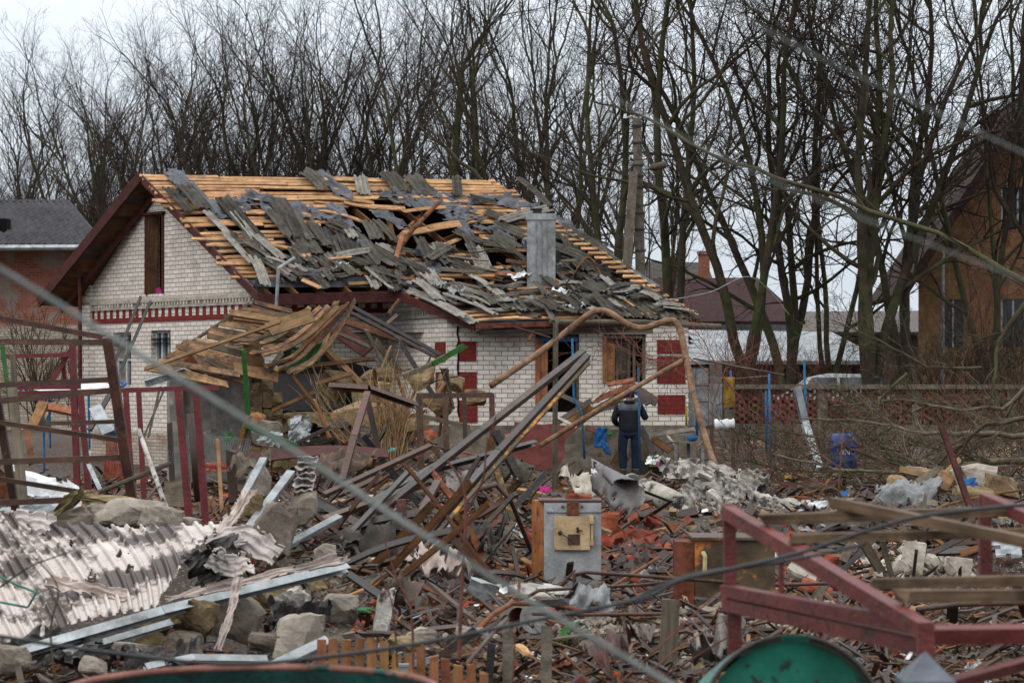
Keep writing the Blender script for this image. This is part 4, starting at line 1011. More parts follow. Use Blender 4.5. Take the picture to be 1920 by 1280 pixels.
BIG = [(1060, 485, 70, 36, 20, 'slate', 'lower whole sheet right of the chimney'), (1040, 440, 80, 40, 20, 'slate', 'upper whole sheet on the hip right of the chimney'), (1100, 470, 80, 40, 28, 'slate', 'whole sheet on the hip between two tilted ones'), (1145, 500, 60, 30, 35, 'slate', 'last sheet on the hip edge'), (940, 415, 60, 30, 15, 'slate', 'under the broad smooth felt at the right'), (900, 520, 80, 26, 10, 'slate', 'lying along the break of the slope left of the chimney'), (850, 505, 60, 30, 20, 'slate', 'below the pale facing one'), (690, 510, 70, 26, 20, 'slate', 'under the broken rafter foot, left'), (520, 430, 70, 26, 50, 'slate', 'in the shade of the steep one'), (1110, 515, 70, 34, 25, 'slate', 'tilted sheet near the right end of the hip'), (1120, 470, 50, 26, 35, 'slatelight', 'pale one close to the hip edge'), (960, 440, 60, 34, 25, 'slate', 'just left of the top of the chimney'), (1060, 520, 70, 28, 15, 'slate', 'at the foot of the chimney, right side'),
       (362, 378, 62, 34, 48, 'slate', 'on bared battens just below the gable peak'), (335, 385, 60, 24, 45, 'slate', 'at the left verge below the gable peak'),
       (455, 428, 118, 34, 48, 'slate', 'running down the left third of the roof'), (553, 438, 125, 38, 56, 'slate', 'standing out steeply left of the main hole'),
       (565, 465, 95, 34, 48, 'slatelight', 'pale, crossing over the steep one left of the hole'), (648, 462, 82, 32, 66, 'slate', 'nearly upright at the left rim of the main hole'),
       (590, 348, 52, 32, 42, 'slate', 'hooked over the ridge with felt under it'), (678, 354, 34, 28, 78, 'slatelight', 'small crumpled bit near the ridge middle'),
       (740, 352, 44, 42, 50, 'slate', 'first of the pair leaning at the ridge'), (784, 357, 44, 38, 48, 'slate', 'second of the pair leaning at the ridge, right one'),
       (855, 364, 30, 20, 85, 'slate', 'stub standing upright on felt near the right ridge'), (905, 388, 60, 20, 12, 'slate', 'flat on felt under the right end of the ridge'),
       (985, 415, 92, 32, -14, 'slatelight', 'large tilted one left of and behind the chimney'), (1082, 462, 86, 44, 16, 'slate', 'whole sheet still in place right of the chimney'),
       (697, 443, 46, 34, 62, 'slate', 'in front of the main hole on torn felt'), (898, 492, 56, 36, 66, 'slatelight', 'pale one facing the viewer below the hole'),
       (880, 452, 62, 30, 20, 'slate', 'right of the main hole'), (945, 468, 56, 44, 32, 'slate', 'between the hole and the chimney'), (820, 490, 52, 24, -34, 'slate', 'propped up below the main hole'),
       (728, 497, 84, 28, 30, 'slate', 'slid down under the broken rafter'), (485, 520, 58, 22, 66, 'slatelight', 'pale one hanging at the lower left eave'), (467, 448, 96, 18, 52, 'slatelight', 'long pale strip on the left slope'),
       (525, 510, 52, 20, 35, 'slatelight', 'pale strip near the lower left eave'), (650, 527, 46, 18, -15, 'slate', 'broken one at the middle of the front eave'), (866, 577, 74, 16, 17, 'slatelight', 'pale strip on the wing slope'),
       (430, 405, 60, 20, 45, 'slate', 'narrow one under the first long sheet'), (505, 478, 70, 22, 40, 'slatelight', 'pale one above the left eave'), (610, 500, 60, 24, 35, 'slate', 'half buried under others above the front eave'),
       (410, 432, 70, 16, 43, 'slatelight', 'pale strip along the left verge'), (780, 515, 60, 20, 25, 'slate', 'over the valley where the wing roof begins'), (445, 480, 76, 15, 48, 'slatelight', 'thin pale strip by the red verge board'),
       (1000, 375, 70, 20, 40, 'slate', 'over the hip edge beside the ridge end')]
for (cx, cy, ln, wd, an, m_, where) in BIG:
    sheet_on(PU if cy < 530 and cx < 1150 and where.find('wing slope') < 0 else PLW, cx, cy, ln, wd, an, lift=U(.08, .2), m=m_, label='grey roof sheet ' + where)
mb = MB(); 
for i in range(2):
    mb = MB(); corr(mb, P(770 + i * 8, 548 + i * 2, 52.6) + V((0, 0, .05)), P(893 - i * 25, 610 - i * 12, 50.7) + V((0, 0, .04 + .03 * i)), .3, nL, bend=.02); tag(mb.build('corrugated_sheet', M['slatelight']), ['pale corrugated roof sheet overhanging the verge corner of the wing', 'pale corrugated roof sheet tucked under the overhanging one at the wing verge'][i], 'roof sheet')
# smaller broken pieces, thick on the lower half
cnt = 0
while cnt < 190:
    if RN.random() < .6:
        cy = U(440, 545); x0, x1 = seg_clip(cy); cx = U(x0 + 35, min(x1, 1130) - 10)
        if cx > 860 and RN.random() < .3: continue
        if inhole(cx, cy, .8) and RN.random() < .7: continue
        pl = PU; grp = 'broken roof sheet pieces on the main slope'; lab = 'broken piece of grey corrugated sheet on the lower main slope'
        if cx > 780 and cy > 500: pl = PLW
        an = RN.choice([U(25, 65), U(25, 65), U(-35, 30)]); ln = U(22, 55)
    else:
        cx = U(770, 1280); y0 = 545 if cx < 1130 else lerp(520, 590, (cx - 1130) / 170); cy = U(y0, 600)
        lim = lerp(545, 604, (cx - 742) / 148)
        if cx < 890 and cy > lim - 5: continue
        pl = PLW; an = U(-20, 45); grp = 'broken roof sheet pieces on the wing slope'; lab = 'broken piece of grey corrugated sheet on the low wing slope'; ln = U(25, 60)
    pale = RN.random() > .72; wd_ = U(10, 26)
    if pl is PU or 'main' in lab: z_ = 'near the left verge' if cx < 470 else 'left of the main hole' if cx < 610 else 'below the main hole' if cx < 800 else 'between the hole and the chimney' if cx < 985 else 'right of the chimney'
    else: z_ = 'over the wing verge' if cx < 900 else 'left of the chimney foot on the wing slope' if cx < 1040 else 'on the wing slope below the chimney' if cx < 1160 else 'at the wing corner'
    if 'main' in lab: z_ += ', along the eave' if cy > 510 else ', mid slope' if cy > 475 else ', higher up'
    lab = '%s %s broken sheet piece %s' % ('pale' if pale else 'dark grey', 'narrow' if wd_ < 17 else 'wide', z_)
    sheet_on(pl, cx, cy, ln, wd_, an, lift=U(.03, .22), m='slatelight' if pale else 'slate', label=lab, group='broken roof sheet pieces, ' + lab.replace(',', ''), tilt=.12); cnt += 1
# sheets still lying in rows on the wing corner
for r_ in range(3):
    for k in range(8):
        cx = 1085 + k * 25 + r_ * 14; cy = 545 + r_ * 20 + k * .6
        lim = lerp(535, 594, (cx - 1205) / 107)
        if cx > 1290 or (cx > 1200 and cy < lim + 4): continue
        sheet_on(PLW, cx, cy, 44, 26, 38, lift=.05, m='slate', label='corrugated sheet still lying in its row at the wing corner of the roof', group='sheets still in rows on the wing corner', tilt=.02, rag=.05)
# felt
def felt(pl, cx, cy, w_, h_, ang, label, group=None, lift=.05, seed=0):
    r = random.Random(seed); c = on_plane(pl, cx, cy); n_ = pl[1]
    a = math.radians(ang); e1 = (on_plane(pl, cx + math.cos(a) * w_ / 2, cy + math.sin(a) * w_ / 2) - c); e2 = n_.cross(e1).normalized() * (h_ / 85 / 2) * 1.3
    ph = [r.uniform(0, 6) for _ in range(6)]; nu_, nv_ = 22, 16
    edge = lambda i, j: r.random()
    drop = set()
    for i in range(nu_):
        for j in range(nv_):
            q = noise.noise(V((i * .33 + seed, j * .33, seed * 1.7)))
            m_ = min(i, j, nu_ - 1 - i, nv_ - 1 - j)
            if q * 5 - m_ * 1.0 > .0 and m_ < 4: drop.add((i, j))
    def fn(u, v):
        x, y = u * 2 - 1, v * 2 - 1
        w1 = .6 * noise.noise(V((x * 1.8 + seed, y * 1.2, seed))) + .12 * noise.noise(V((x * 5 + seed, y * 3, seed)))
        return c + e1 * x * (1 + .12 * math.sin(y * 4 + ph[0])) + e2 * y * (1 + .15 * math.sin(x * 3 + ph[1])) + n_ * (lift + .05 + w1 * .2)
    mb = MB(); mb.grid(fn, nu_, nv_, th=.008, keep=lambda i, j: (i, j) not in drop)
    return tag(mb.build('roofing_felt', M['tar'], smooth=False), label, 'roofing felt', group)
FELT = [(338, 350, 66, 28, 60, 'strip draped over the ridge next to the gable peak'), (385, 384, 120, 26, 44, 'long band slanting across the upper left battens'), (445, 388, 62, 34, 20, 'ragged one left of the raised black fold'),
        (492, 378, 75, 30, 15, 'raised fold in the upper left of the roof'), (512, 405, 60, 26, 50, 'under the steep corrugated sheet'), (625, 352, 80, 24, 44, 'strip under the sheet hooked on the ridge'), (742, 372, 66, 22, 0, 'crumpled at the foot of the ridge pair'),
        (800, 366, 60, 24, 20, 'dark fold at the right of the ridge pair'), (835, 374, 60, 18, 2, 'small fold below the upright stub'), (852, 398, 74, 34, 0, 'ballooning over the upper right of the main hole'), (905, 378, 86, 28, -8, 'flat under the right end of the ridge'),
        (965, 388, 76, 46, 20, 'broad smooth one by the right hip'), (688, 470, 54, 36, 20, 'stretched sheet at the front left of the main hole'), (805, 480, 64, 30, 0, 'dark triangle below the main hole'), (640, 415, 66, 28, 60, 'torn band left of the main hole'),
        (1095, 498, 84, 24, 20, 'smooth one right of the chimney foot'), (1100, 562, 64, 18, 0, 'grey fold on the wing slope'), (560, 402, 52, 28, 50, 'between the steep sheets'), (905, 435, 50, 22, 10, 'small bulge right of the hole'),
        (560, 520, 80, 20, 5, 'over the front eave at left'), (500, 535, 60, 14, 0, 'blue-grey strip on the left eave'), (950, 575, 90, 20, 8, 'patch on the wing slope'), (850, 562, 60, 22, 10, 'patch by the verge of the wing'), (925, 548, 60, 24, 10, 'black hollow fold under the low hole'),
        (730, 415, 70, 24, 30, 'black flap inside the main hole'), (1060, 430, 60, 26, 40, 'strip along the right hip'), (1120, 480, 90, 34, 38, 'wide sheet on the hip above the wing corner'), (1010, 470, 60, 40, 20, 'sheet beside the chimney, left'), (930, 520, 90, 24, 5, 'sheet along the break of the slope')]
for i, (cx, cy, w_, h_, an, lab) in enumerate(FELT):
    felt(PLW if cy > 540 and cx > 740 else PU, cx, cy, w_, h_, an, 'dark roofing felt, ' + lab, seed=i + 3)
fr = random.Random(31)
for i in range(30):
    cy = fr.uniform(375, 535); x0, x1 = seg_clip(cy); cx = fr.uniform(x0 + 70, min(x1, 1150) - 30)
    if (cy < 400 and cx < 560) or inhole(cx, cy, .9): continue
    z_ = 'left of the main hole' if cx < 610 else 'around the main hole' if cx < 850 else 'left of the chimney' if cx < 985 else 'right of the chimney'
    felt(PU, cx, cy, fr.uniform(34, 80), fr.uniform(14, 32), fr.choice([fr.uniform(30, 60), fr.uniform(-15, 20)]), 'small torn piece of dark roofing felt ' + z_, group='torn felt pieces ' + z_, seed=60 + i, lift=.06)
# scraps of metal, white plastic, planks on the roof
for i in range(42):
    cx = U(560, 1270); cy = U(495, 595); pl = PLW if (cx > 745 and cy > 530) else PU
    if cx > 745 and cx < 890 and cy > lerp(540, 600, (cx - 742) / 148): continue
    if cx < 742 and cy > 545: continue
    if cx > 1150 and cy < lerp(515, 590, (cx - 1150) / 150): continue
    p = on_plane(pl, cx, cy) + pl[1] * U(.12, .3); d = (rv(RN) + (on_plane(pl, cx + 20, cy + U(-5, 10)) - on_plane(pl, cx, cy)).normalized() * 1.6).normalized(); d = (d - pl[1] * d.dot(pl[1]) * .8).normalized()
    mb = MB(); ln = U(.25, 1.0); mb.board(p, p + d * ln, U(.05, .13), .025, up=pl[1], roll=U(-.5, .5), jag=.06, twist=U(-.4, .4))
    tag(mb.build('broken_board', M[RN.choice(['greywood', 'brownwood', 'pine', 'greywood', 'darkwood'])]), 'short splintered board among the roof sheets above the wing', 'board', 'splintered boards on the wrecked roof')
for (cx, cy, w_, h_, lab) in ((1050, 562, 30, 22, 'crumpled pale metal flashing below the chimney'), (1075, 590, 40, 14, 'torn white plastic on the wing eave'), (975, 532, 34, 14, 'shiny pale flashing left of the chimney foot'), (822, 548, 24, 20, 'bent zinc scrap at the top of the wing verge'), (640, 512, 26, 12, 'white scrap above the front eave'), (1165, 560, 40, 18, 'grey-blue bent flashing right of the chimney'), (860, 562, 40, 20, 'dented zinc sheet on the wing verge')):
    o = felt(PLW if cy > 525 and cx > 760 else PU, cx, cy, w_, h_, U(-20, 30), lab, seed=int(cx), lift=.15); o.name = 'metal_flashing'; o['category'] = 'flashing'; o.data.materials[0] = M['whiteplastic'] if 'white' in lab or 'pale' in lab else M['zinc']
mb = MB(); mb.grid(lambda u, v: on_plane(PLW, 1100, 530) + nL * (.1 + .25 * math.sin(u * 3.14)) + V(((u - .5) * .7, (v - .5) * .3, .05 * math.sin(u * 3.14) + .2 * math.sin(u * 3.14))), 12, 4, th=.03)
tag(mb.build('bent_board', M['orangewood']), 'arched orange veneer board on the roof right of the chimney', 'board')
for i, (x0, y0, x1, y1) in enumerate([(518, 570, 520, 507), ]):
    mb = MB(); mb.tube([P(518, 575, 51), P(522, 503, 51), P(552, 484, 51.6)], .04, 6); tag(mb.build('drainpipe', M['zinc']), 'bent grey stove pipe rising at the front eave', 'pipe')
mb = MB(); mb.tube([P(147, 470, 57.8), P(150, 560, 57.8), P(151, 800, 57.8)], .05, 7); mb.build('downpipe', M['brownpaint'], house)
# fallen twigs on the roof
for i, (pts, lab) in enumerate([([(965, 480), (930, 472), (880, 478), (850, 476)], 'thin dark branch lying left of the chimney'), ([(1110, 620), (1085, 560), (1060, 540), (1090, 500), (1180, 505)], 'dark branch arching over the wing roof by the chimney')]):
    limb_tree('fallen_branch', [P(x, y, 52.2) + V((0, -.1, .05)) for x, y in pts], .025, lab, 'branch', seed=20 + i, twl=.5, nt_=8, lv=3, mt_=M['bark'], parts=('stem', 'twigs'), r1=.008)
# ---------------------------------------------------------------- things in the middle ground
def bar(name, label, cat, pts, w, m, h=None, kind='board', group=None, up=Z, roll=0.0, sag=0.0):
    # pts: (px, py, depth); w in metres
    q = [P(*p) for p in pts]; mb = MB(); h = h or w
    if kind == 'tube':
        if len(q) > 2:    # round the bends
            o = [q[0]]
            for i in range(1, len(q) - 1):
                for t in (.12, .06): o.append(lerp(q[i], q[i - 1], t))
                o.append(q[i] * .5 + lerp(q[i], q[i - 1], .05) * .25 + lerp(q[i], q[i + 1], .05) * .25)
                for t in (.06, .12): o.append(lerp(q[i], q[i + 1], t))
            o.append(q[-1]); q = o
        mb.tube(q, w / 2, 10)
    elif kind == 'channel':
        for a, b_ in zip(q, q[1:]):
            ax = (b_ - a).normalized(); u_ = up if abs(ax.dot(up)) < .95 else V((0, 1, 0)); x = ax.cross(u_).normalized(); y = x.cross(ax)
            if roll: R = Matrix.Rotation(roll, 3, ax); x = R @ x; y = R @ y
            mb.board(a, b_, .006, h, up=y, jag=.01); 
            for s_ in (-1, 1): mb.board(a + y * s_ * (h / 2 + .004) + x * w / 2, b_ + y * s_ * (h / 2 + .004) + x * w / 2, w, .006, up=y, jag=.01)
    else:
        for a, b_ in zip(q, q[1:]): mb.board(a, b_, w, h, up=up, roll=roll, sag=sag, jag=.03 if kind == 'board' else .0, twist=U(-.2, .2) if kind == 'board' else 0)
    return tag(mb.build(name, M[m], smooth=(kind == 'tube')), label, cat, group)
def crumple(name, label, cat, c, e1, e2, m, amp=.12, seed=1, nu=20, nv=14, th=.006, ragged=3, group=None, smooth=False, fold=0.0):
    nn_ = e1.cross(e2).normalized(); drop = set()
    for i in range(nu):
        for j in range(nv):
            if noise.noise(V((i * .4 + seed, j * .4, seed * 1.3))) * 4 - min(i, j, nu - 1 - i, nv - 1 - j) > 0 and ragged: drop.add((i, j))
    def fn(u, v):
        x, y = u - .5, v - .5
        w_ = noise.noise(V((x * 3 + seed, y * 3, seed))) + .5 * abs(noise.noise(V((x * 8 + seed, y * 8, seed)))) + fold * math.sin(u * 14 + y * 3)
        return c + e1 * x * (1 + .15 * noise.noise(V((y * 3, seed, 1)))) + e2 * y * (1 + .15 * noise.noise(V((x * 3, seed, 5)))) + nn_ * w_ * amp
    mb = MB(); mb.grid(fn, nu, nv, th=th, keep=lambda i, j: (i, j) not in drop)
    return tag(mb.build(name, M[m] if isinstance(m, str) else m, smooth=smooth), label, cat, group)
ICO = None
def chunk_mb(mb, c, sx, sy, sz, seed=0, lv=2, rot=None, rough=.22, flat=.0):
    import bmesh
    bm = bmesh.new(); bmesh.ops.create_cube(bm, size=1.0)
    bmesh.ops.subdivide_edges(bm, edges=bm.edges[:], cuts=lv, use_grid_fill=True)
    base = len(mb.v)
    rr_ = random.Random(int(seed * 1000) + 1); cuts = []
    for _ in range(7 if rough > .05 else 0):
        n_ = rv(rr_); cuts.append((n_, rr_.uniform(.36, .5)))
    for v in bm.verts:
        p = v.co.copy(); q = p.normalized() * .62; p = p.lerp(q, .1 if rough > .05 else .02)
        for n_, dd in cuts:
            t = p.dot(n_) - dd
            if t > 0: p = p - n_ * t
        w_ = noise.noise(p * 2.2 + V((seed, seed * .7, 0))) + .6 * noise.noise(p * 6 + V((seed, 0, 3)))
        p = p * (1 + rough * .9 * w_); p = V((p.x * sx * 1.12, p.y * sy * 1.12, p.z * sz * 1.12))
        if rot is not None: p = rot @ p
        mb.v.append(c + p)
    for f in bm.faces:
        mb.f.append(tuple(base + v.index for v in f.verts)); mb.uv += [(v.co.x * sx + v.co.z, v.co.y * sy + v.co.z) for v in f.verts]
    bm.free()
def rrot(a=3.14):
    return Matrix.Rotation(U(-a, a), 3, 'X') @ Matrix.Rotation(U(-a, a), 3, 'Y') @ Matrix.Rotation(U(-3.14, 3.14), 3, 'Z')
def chunk(px, py, d, wpx, hpx, m, label, cat='rubble block', name='rubble_block', seed=0, rot=None, rough=.22, dp=None, group=None, lv=3):
    s = F / d; mb = MB(); chunk_mb(mb, P(px, py, d), wpx / s, dp or wpx / s * .8, hpx / s, seed or U(0, 99), lv, rot, rough); return tag(mb.build(name, M[m]), label, cat, group)

M['shedwood'] = mat('weathered_pine', '6b5038', 'a37e56', wood=True, rnd=.4, hue=.008, rough=.8, c3='4a4037', p3=(.45, .62), s3=2.2, dirt=.6)
# --- shed with a fallen-in roof
shed = thing('shed', P(430, 840, 45), 'collapsed plastered shed with a sagging fan of bare roof boards, left of centre', 'shed')
sa, sb = P(318, 800, 44.3), P(472, 800, 44.8); sa.z = sb.z = 0
mb = MB(); zt0 = P(0, 703, 44.5).z
Ws = wall_strip(mb, sa, sb, [(0, zt0 - .05), (.25, zt0), (.5, zt0 - .02), (.75, zt0 + .02), (1, zt0 - .03)], th=.25, zb=0.2); mb.build('rendered_wall', M['render'], shed)
mb = MB(); s2_ = sa + V((.5, 3.4, 0)); wall_strip(mb, s2_, sa, [(0, zt0), (1, zt0)], th=.25, zb=.2); mb.build('side_wall', M['render'], shed)
mb = MB()
ztop = [zt0 + .02, zt0 - .1, zt0 - .38, zt0 - .75, zt0 - 1.05]
for k, x in enumerate([472, 490, 508, 528, 545]):
    z = .15
    while z < ztop[k]:
        hh = min(.24, ztop[k] - z + .05); chunk_mb(mb, V((px2x(x + 8, 44.8), 44.9, z + hh / 2)), .22, .28, hh * 1.05, U(0, 50), 2, None, .1); z += hh
mb.build('broken_block_wall', M['stone'], shed)
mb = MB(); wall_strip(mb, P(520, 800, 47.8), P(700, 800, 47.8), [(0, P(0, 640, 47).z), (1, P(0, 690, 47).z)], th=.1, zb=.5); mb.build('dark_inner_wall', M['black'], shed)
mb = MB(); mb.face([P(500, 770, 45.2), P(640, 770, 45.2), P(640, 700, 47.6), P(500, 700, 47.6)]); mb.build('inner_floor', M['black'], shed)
mb = MB()
for k in range(21):
    t = k / 20; ax_, ay_ = lerp(282, 476, t), lerp(690, 568, t); L1 = lerp(150, 80, t) * U(.85, 1.1); dd = lerp(43.0, 45.6, t)
    if k in (13,): continue
    mb.board(P(ax_ - U(-8, 8), ay_ + U(-3, 3), dd), P(ax_ + L1, ay_ + L1 * U(.16, .3), dd - .1), U(.10, .15), .025, up=V((-.3, -.7, .6)), roll=U(-.15, .15), jag=.08, twist=U(-.25, .25))
mb.build('left_roof_boards', M['shedwood'], shed)
mb = MB()
for k in range(13):
    t = k / 12; a = P(lerp(448, 548, t) + U(-30, 12), lerp(640, 698, t) + U(-5, 5), 43.2 + U(-.1, .1)); b_ = P(lerp(598, 664, t) + U(-40, 4), lerp(572, 556, t) + U(0, 14), 44.6 + U(-.15, .15))
    if k in (3, 7): continue
    mb.board(a, b_, U(.07, .12), .025, up=V((-.2, -.8, .5)), sag=-.2 - .14 * t + U(-.05, .05), n=7, jag=.08, twist=U(-.3, .3), roll=U(-.15, .15))
mb.build('right_roof_boards', M['shedwood'], shed)
mb = MB()
for k in range(9):
    t = k / 8; a = P(lerp(430, 500, t), lerp(585, 655, t), 44.9); b_ = P(lerp(520, 560, t), lerp(600, 640, t), 44.6); mb.board(a, b_, .13, .025, up=V((-.2, -.8, .5)), roll=U(-.2, .2), jag=.05)
mb.build('middle_roof_boards', M['shedwood'], shed)
for (x0, y0, x1, y1, d_, w_, m_, nm) in ((272, 692, 528, 602, 42.8, .06, 'tan', 'long_rail'), (470, 568, 282, 692, 45.4, .05, 'darkwood', 'edge_rafter'), (655, 572, 824, 664, 44.8, .07, 'char', 'edge_rafter'), (650, 582, 815, 668, 45.2, .06, 'darkwood', 'rafter'),
                                     (505, 618, 585, 590, 43.5, .3, 'tan', 'warped_board'), (520, 700, 655, 566, 43.6, .05, 'brownwood', 'edge_rafter'), (470, 700, 700, 672, 44.5, .08, 'brownwood', 'tie_beam'), (690, 660, 625, 612, 45.3, .28, 'brownpaint', 'gable_board'),
                                     (628, 622, 692, 650, 44.6, .07, 'greywood', 'rafter'), (686, 618, 720, 684, 44.6, .06, 'greywood', 'strut'), (640, 600, 790, 650, 45.6, .14, 'brownwood', 'rafter'), (705, 640, 745, 690, 45.4, .12, 'greywood', 'board'),
                                     (600, 650, 640, 690, 44.9, .1, 'brownwood', 'strut'), (640, 690, 600, 640, 45, .08, 'darkwood', 'strut'), (720, 612, 745, 590, 45.6, .07, 'darkwood', 'rafter_end')):
    mb = MB(); mb.board(P(x0, y0, d_), P(x1, y1, d_ + .3), w_, .04, up=V((0, -.8, .5)), n=6, jag=.04, twist=.1); mb.build(nm, M[m_], shed)
mb = MB()
for k in range(7): mb.board(P(540 + k * 9, 692 - k * 2, 44.2), P(552 + k * 9, 655 - k * 1.5 + U(-4, 4), 44.4), .1, .02, up=V((0, -1, 0)), jag=.03)
mb.build('green_boards', M['green'], shed)
mb = MB(); q = lambda x, y, d: P(x, y, d)
corr(mb, P(352, 690, 43.6), P(448, 648, 44.2), .45, V((0, -.6, .8)), bend=.05); tag(mb.build('corrugated_sheet', M['slate']), 'mossy corrugated sheet lying on the left slope of the collapsed shed', 'roof sheet')
bar('metal_profile', 'galvanised channel jutting left from the eave of the collapsed shed', 'metal profile', [(272, 719, 42.8), (346, 696, 43.2)], .11, 'galv', kind='channel')
for i, (x0, y0, x1, y1, w_, m_, lab) in enumerate([(395, 648, 460, 665, .12, 'greywood', 'grey board askew on the shed roof'), (470, 640, 485, 698, .3, 'tan', 'wide purple-grey broken board hanging at the shed eave'), (440, 690, 520, 705, .25, 'tan', 'short wide board at the eave of the shed'), (410, 700, 458, 690, .05, 'green', 'thin green lath lying on the shed wall'),
                                           (352, 668, 372, 700, .18, 'orangewood', 'stubby beam end poking from the shed eave'), (530, 660, 500, 700, .1, 'greywood', 'splintered grey board under the shed roof fan'), (385, 672, 440, 700, .1, 'greywood', 'curled lath between shed roof and wall'),
                                           (590, 720, 660, 700, .08, 'brownwood', 'thin beam across the dark shed opening'), (545, 700, 600, 770, .06, 'brownwood', 'slanting stick in the dark shed opening'), (510, 770, 590, 735, .07, 'brownwood', 'beam lying across the sill of the shed opening')]):
    bar('broken_board', lab, 'board', [(x0, y0, 43.3), (x1, y1, 43.5)], w_, m_, h=.03, up=V((0, -.8, .5)))
for i in range(9):
    mb = MB(); mb.box(P(372 + i * 13 + U(-3, 3), 700 - U(0, 8), 44.4), .25, .12, .09, rrot(.4), .1); tag(mb.build('brick', M['redbrick']), 'loose red brick on top of the shed wall under the boards', 'brick', 'bricks on top of the shed wall')

# --- stone blocks and junk where the shed gable fell
for i, (x, y, d, w_, h_, an, m_, lab) in enumerate([(795, 706, 44.2, 52, 34, -.5, 'stone', 'tan block tilted against the green-ended post'), (640, 712, 45, 66, 30, .05, 'stone', 'tan block at the left of the fallen gable'), (715, 706, 45.2, 70, 26, -.05, 'stone', 'long tan block under the grey rafters'), (590, 785, 44, 80, 22, 0, 'stone', 'long flat block below the dark shed opening'),
        (670, 775, 43.6, 80, 40, .1, 'stone', 'big tan block left of the dry shrub'), (845, 716, 44, 44, 26, .3, 'stone', 'tan block behind the rusty doorframe'), (620, 735, 45.2, 50, 34, .1, 'wool', 'yellow-brown block inside the shed opening'), (700, 735, 44.6, 70, 40, -.2, 'stone', 'block behind the dry shrub stalks'),
        (560, 800, 43, 40, 26, .4, 'plaster', 'grey plaster lump below the shed sill'), (820, 760, 43, 50, 30, .2, 'stone', 'block seen through the rusty doorframe'), (770, 790, 42.6, 60, 30, -.2, 'stone', 'low block at the foot of the dry shrub'), (505, 812, 42.5, 50, 40, .1, 'concrete', 'grey block at the foot of the shed corner'), (480, 790, 42.6, 30, 36, .1, 'orangewood', 'orange crumbling block at the shed corner'),
        (890, 745, 43.8, 40, 26, 0, 'stone', 'small block near the painted red panel')]):
    chunk(x, y, d, w_, h_, m_, lab, seed=i * 3.1 + 1, rot=Matrix.Rotation(an, 3, 'Y'), rough=.13)
for i, (x0, y0, x1, y1, w_, m_, lab, d_) in enumerate([
    (757, 706, 815, 680, .14, 'greywood', 'grey lower half of the slanting post by the fallen gable', 42.4), (812, 682, 872, 648, .16, 'green', 'green-painted round beam pointing up right before the wing corner', 42.3),
    (457, 654, 465, 784, .075, 'green', 'upright green post in front of the shed corner', 38), (466, 780, 440, 880, .12, 'rust', 'rusty stake leaning under the green post', 37.8), (460, 797, 556, 836, .13, 'green', 'green board slanting down right in front of the shed', 37.8),
    (590, 750, 618, 820, .07, 'orangewood', 'thin fresh splinter standing left of the dry shrub', 40), (805, 760, 835, 715, .07, 'tan', 'light splinter behind the rusty doorframe', 42.5), (835, 690, 845, 745, .07, 'char', 'charred stick before the wing corner', 42.8), (828, 690, 850, 765, .06, 'rustdark', 'second charred stick before the wing corner', 42.6),
    (740, 790, 800, 770, .1, 'brownwood', 'short beam behind the dry shrub', 42), (880, 800, 790, 780, .12, 'greywood', 'grey plank under the rusty doorframe', 40), (540, 838, 620, 800, .1, 'darkwood', 'dark beam behind the arched plate', 38), (790, 720, 880, 700, .04, 'char', 'thin dark lath before the painted panels', 42.9),
    (728, 588, 750, 560, .08, 'brownwood', 'short plank end leaning at the wing side wall', 50)]):
    bar('broken_board' if 'beam' not in lab and 'post' not in lab else 'beam', lab, 'board' if 'beam' not in lab and 'post' not in lab else 'beam', [(x0, y0, d_), (x1, y1, d_ + .1)], w_, m_, h=w_ * .6)
# dry shrub
def shrub(name, label, base, stems, m, hh, spr, seed, r0=.008, cat='shrub', lean=0.0, split=3, wob=.15, group=None):
    r = random.Random(seed); mb = MB(); mt_ = MB()
    for k in range(stems):
        a = r.uniform(0, 6.283); s_ = abs(r.gauss(0, spr)); p = base + V((r.gauss(0, .12), r.gauss(0, .12), 0)); d = V((math.cos(a) * s_ + lean, math.sin(a) * s_, 1)).normalized()
        L = hh * r.uniform(.5, 1.05); pts = [p]; 
        for j in range(7):
            d = (d + rv(r) * wob).normalized(); p = p + d * L / 7; pts.append(p)
        mt_.tube(pts, [lerp(r0, r0 * .35, j / 7) for j in range(8)], 4, cap=False)
        for j in range(split):
            i = r.randrange(2, 7); q = pts[i]; dd = (d + rv(r) * .6).normalized(); l2 = L * r.uniform(.15, .4); pp = [q]
            for _ in range(3): dd = (dd + rv(r) * wob * 1.4).normalized(); q = q + dd * l2 / 3; pp.append(q)
            mb.tube(pp, [r0 * .5, r0 * .4, r0 * .35, r0 * .2], 3, cap=False)
    root = thing(name, base, label, cat, group); mt_.build('stems', M[m], root); mb.build('twigs', M[m], root); return root
shrub('dry_shrub', 'tall dry tan shrub of upright stalks in front of the fallen shed gable', P(738, 872, 40.5), 80, 'drystalk', 1.75, .22, 4, .012)
shrub('dry_shrub', 'dry stalks spreading left in front of the shed sill', P(660, 830, 41), 16, 'drystalk', 1.4, .5, 5, .010, lean=-.5)
shrub('bare_shrub', 'bare dark shrub before the red brick house at the left', P(75, 800, 62), 26, 'bark', 3.4, .3, 6, .02, split=9, wob=.2)
shrub('bare_shrub', 'smaller bare shrub beside the bare shrub at the gable corner', P(140, 800, 60), 12, 'bark', 2.6, .3, 16, .016, split=8, wob=.2)

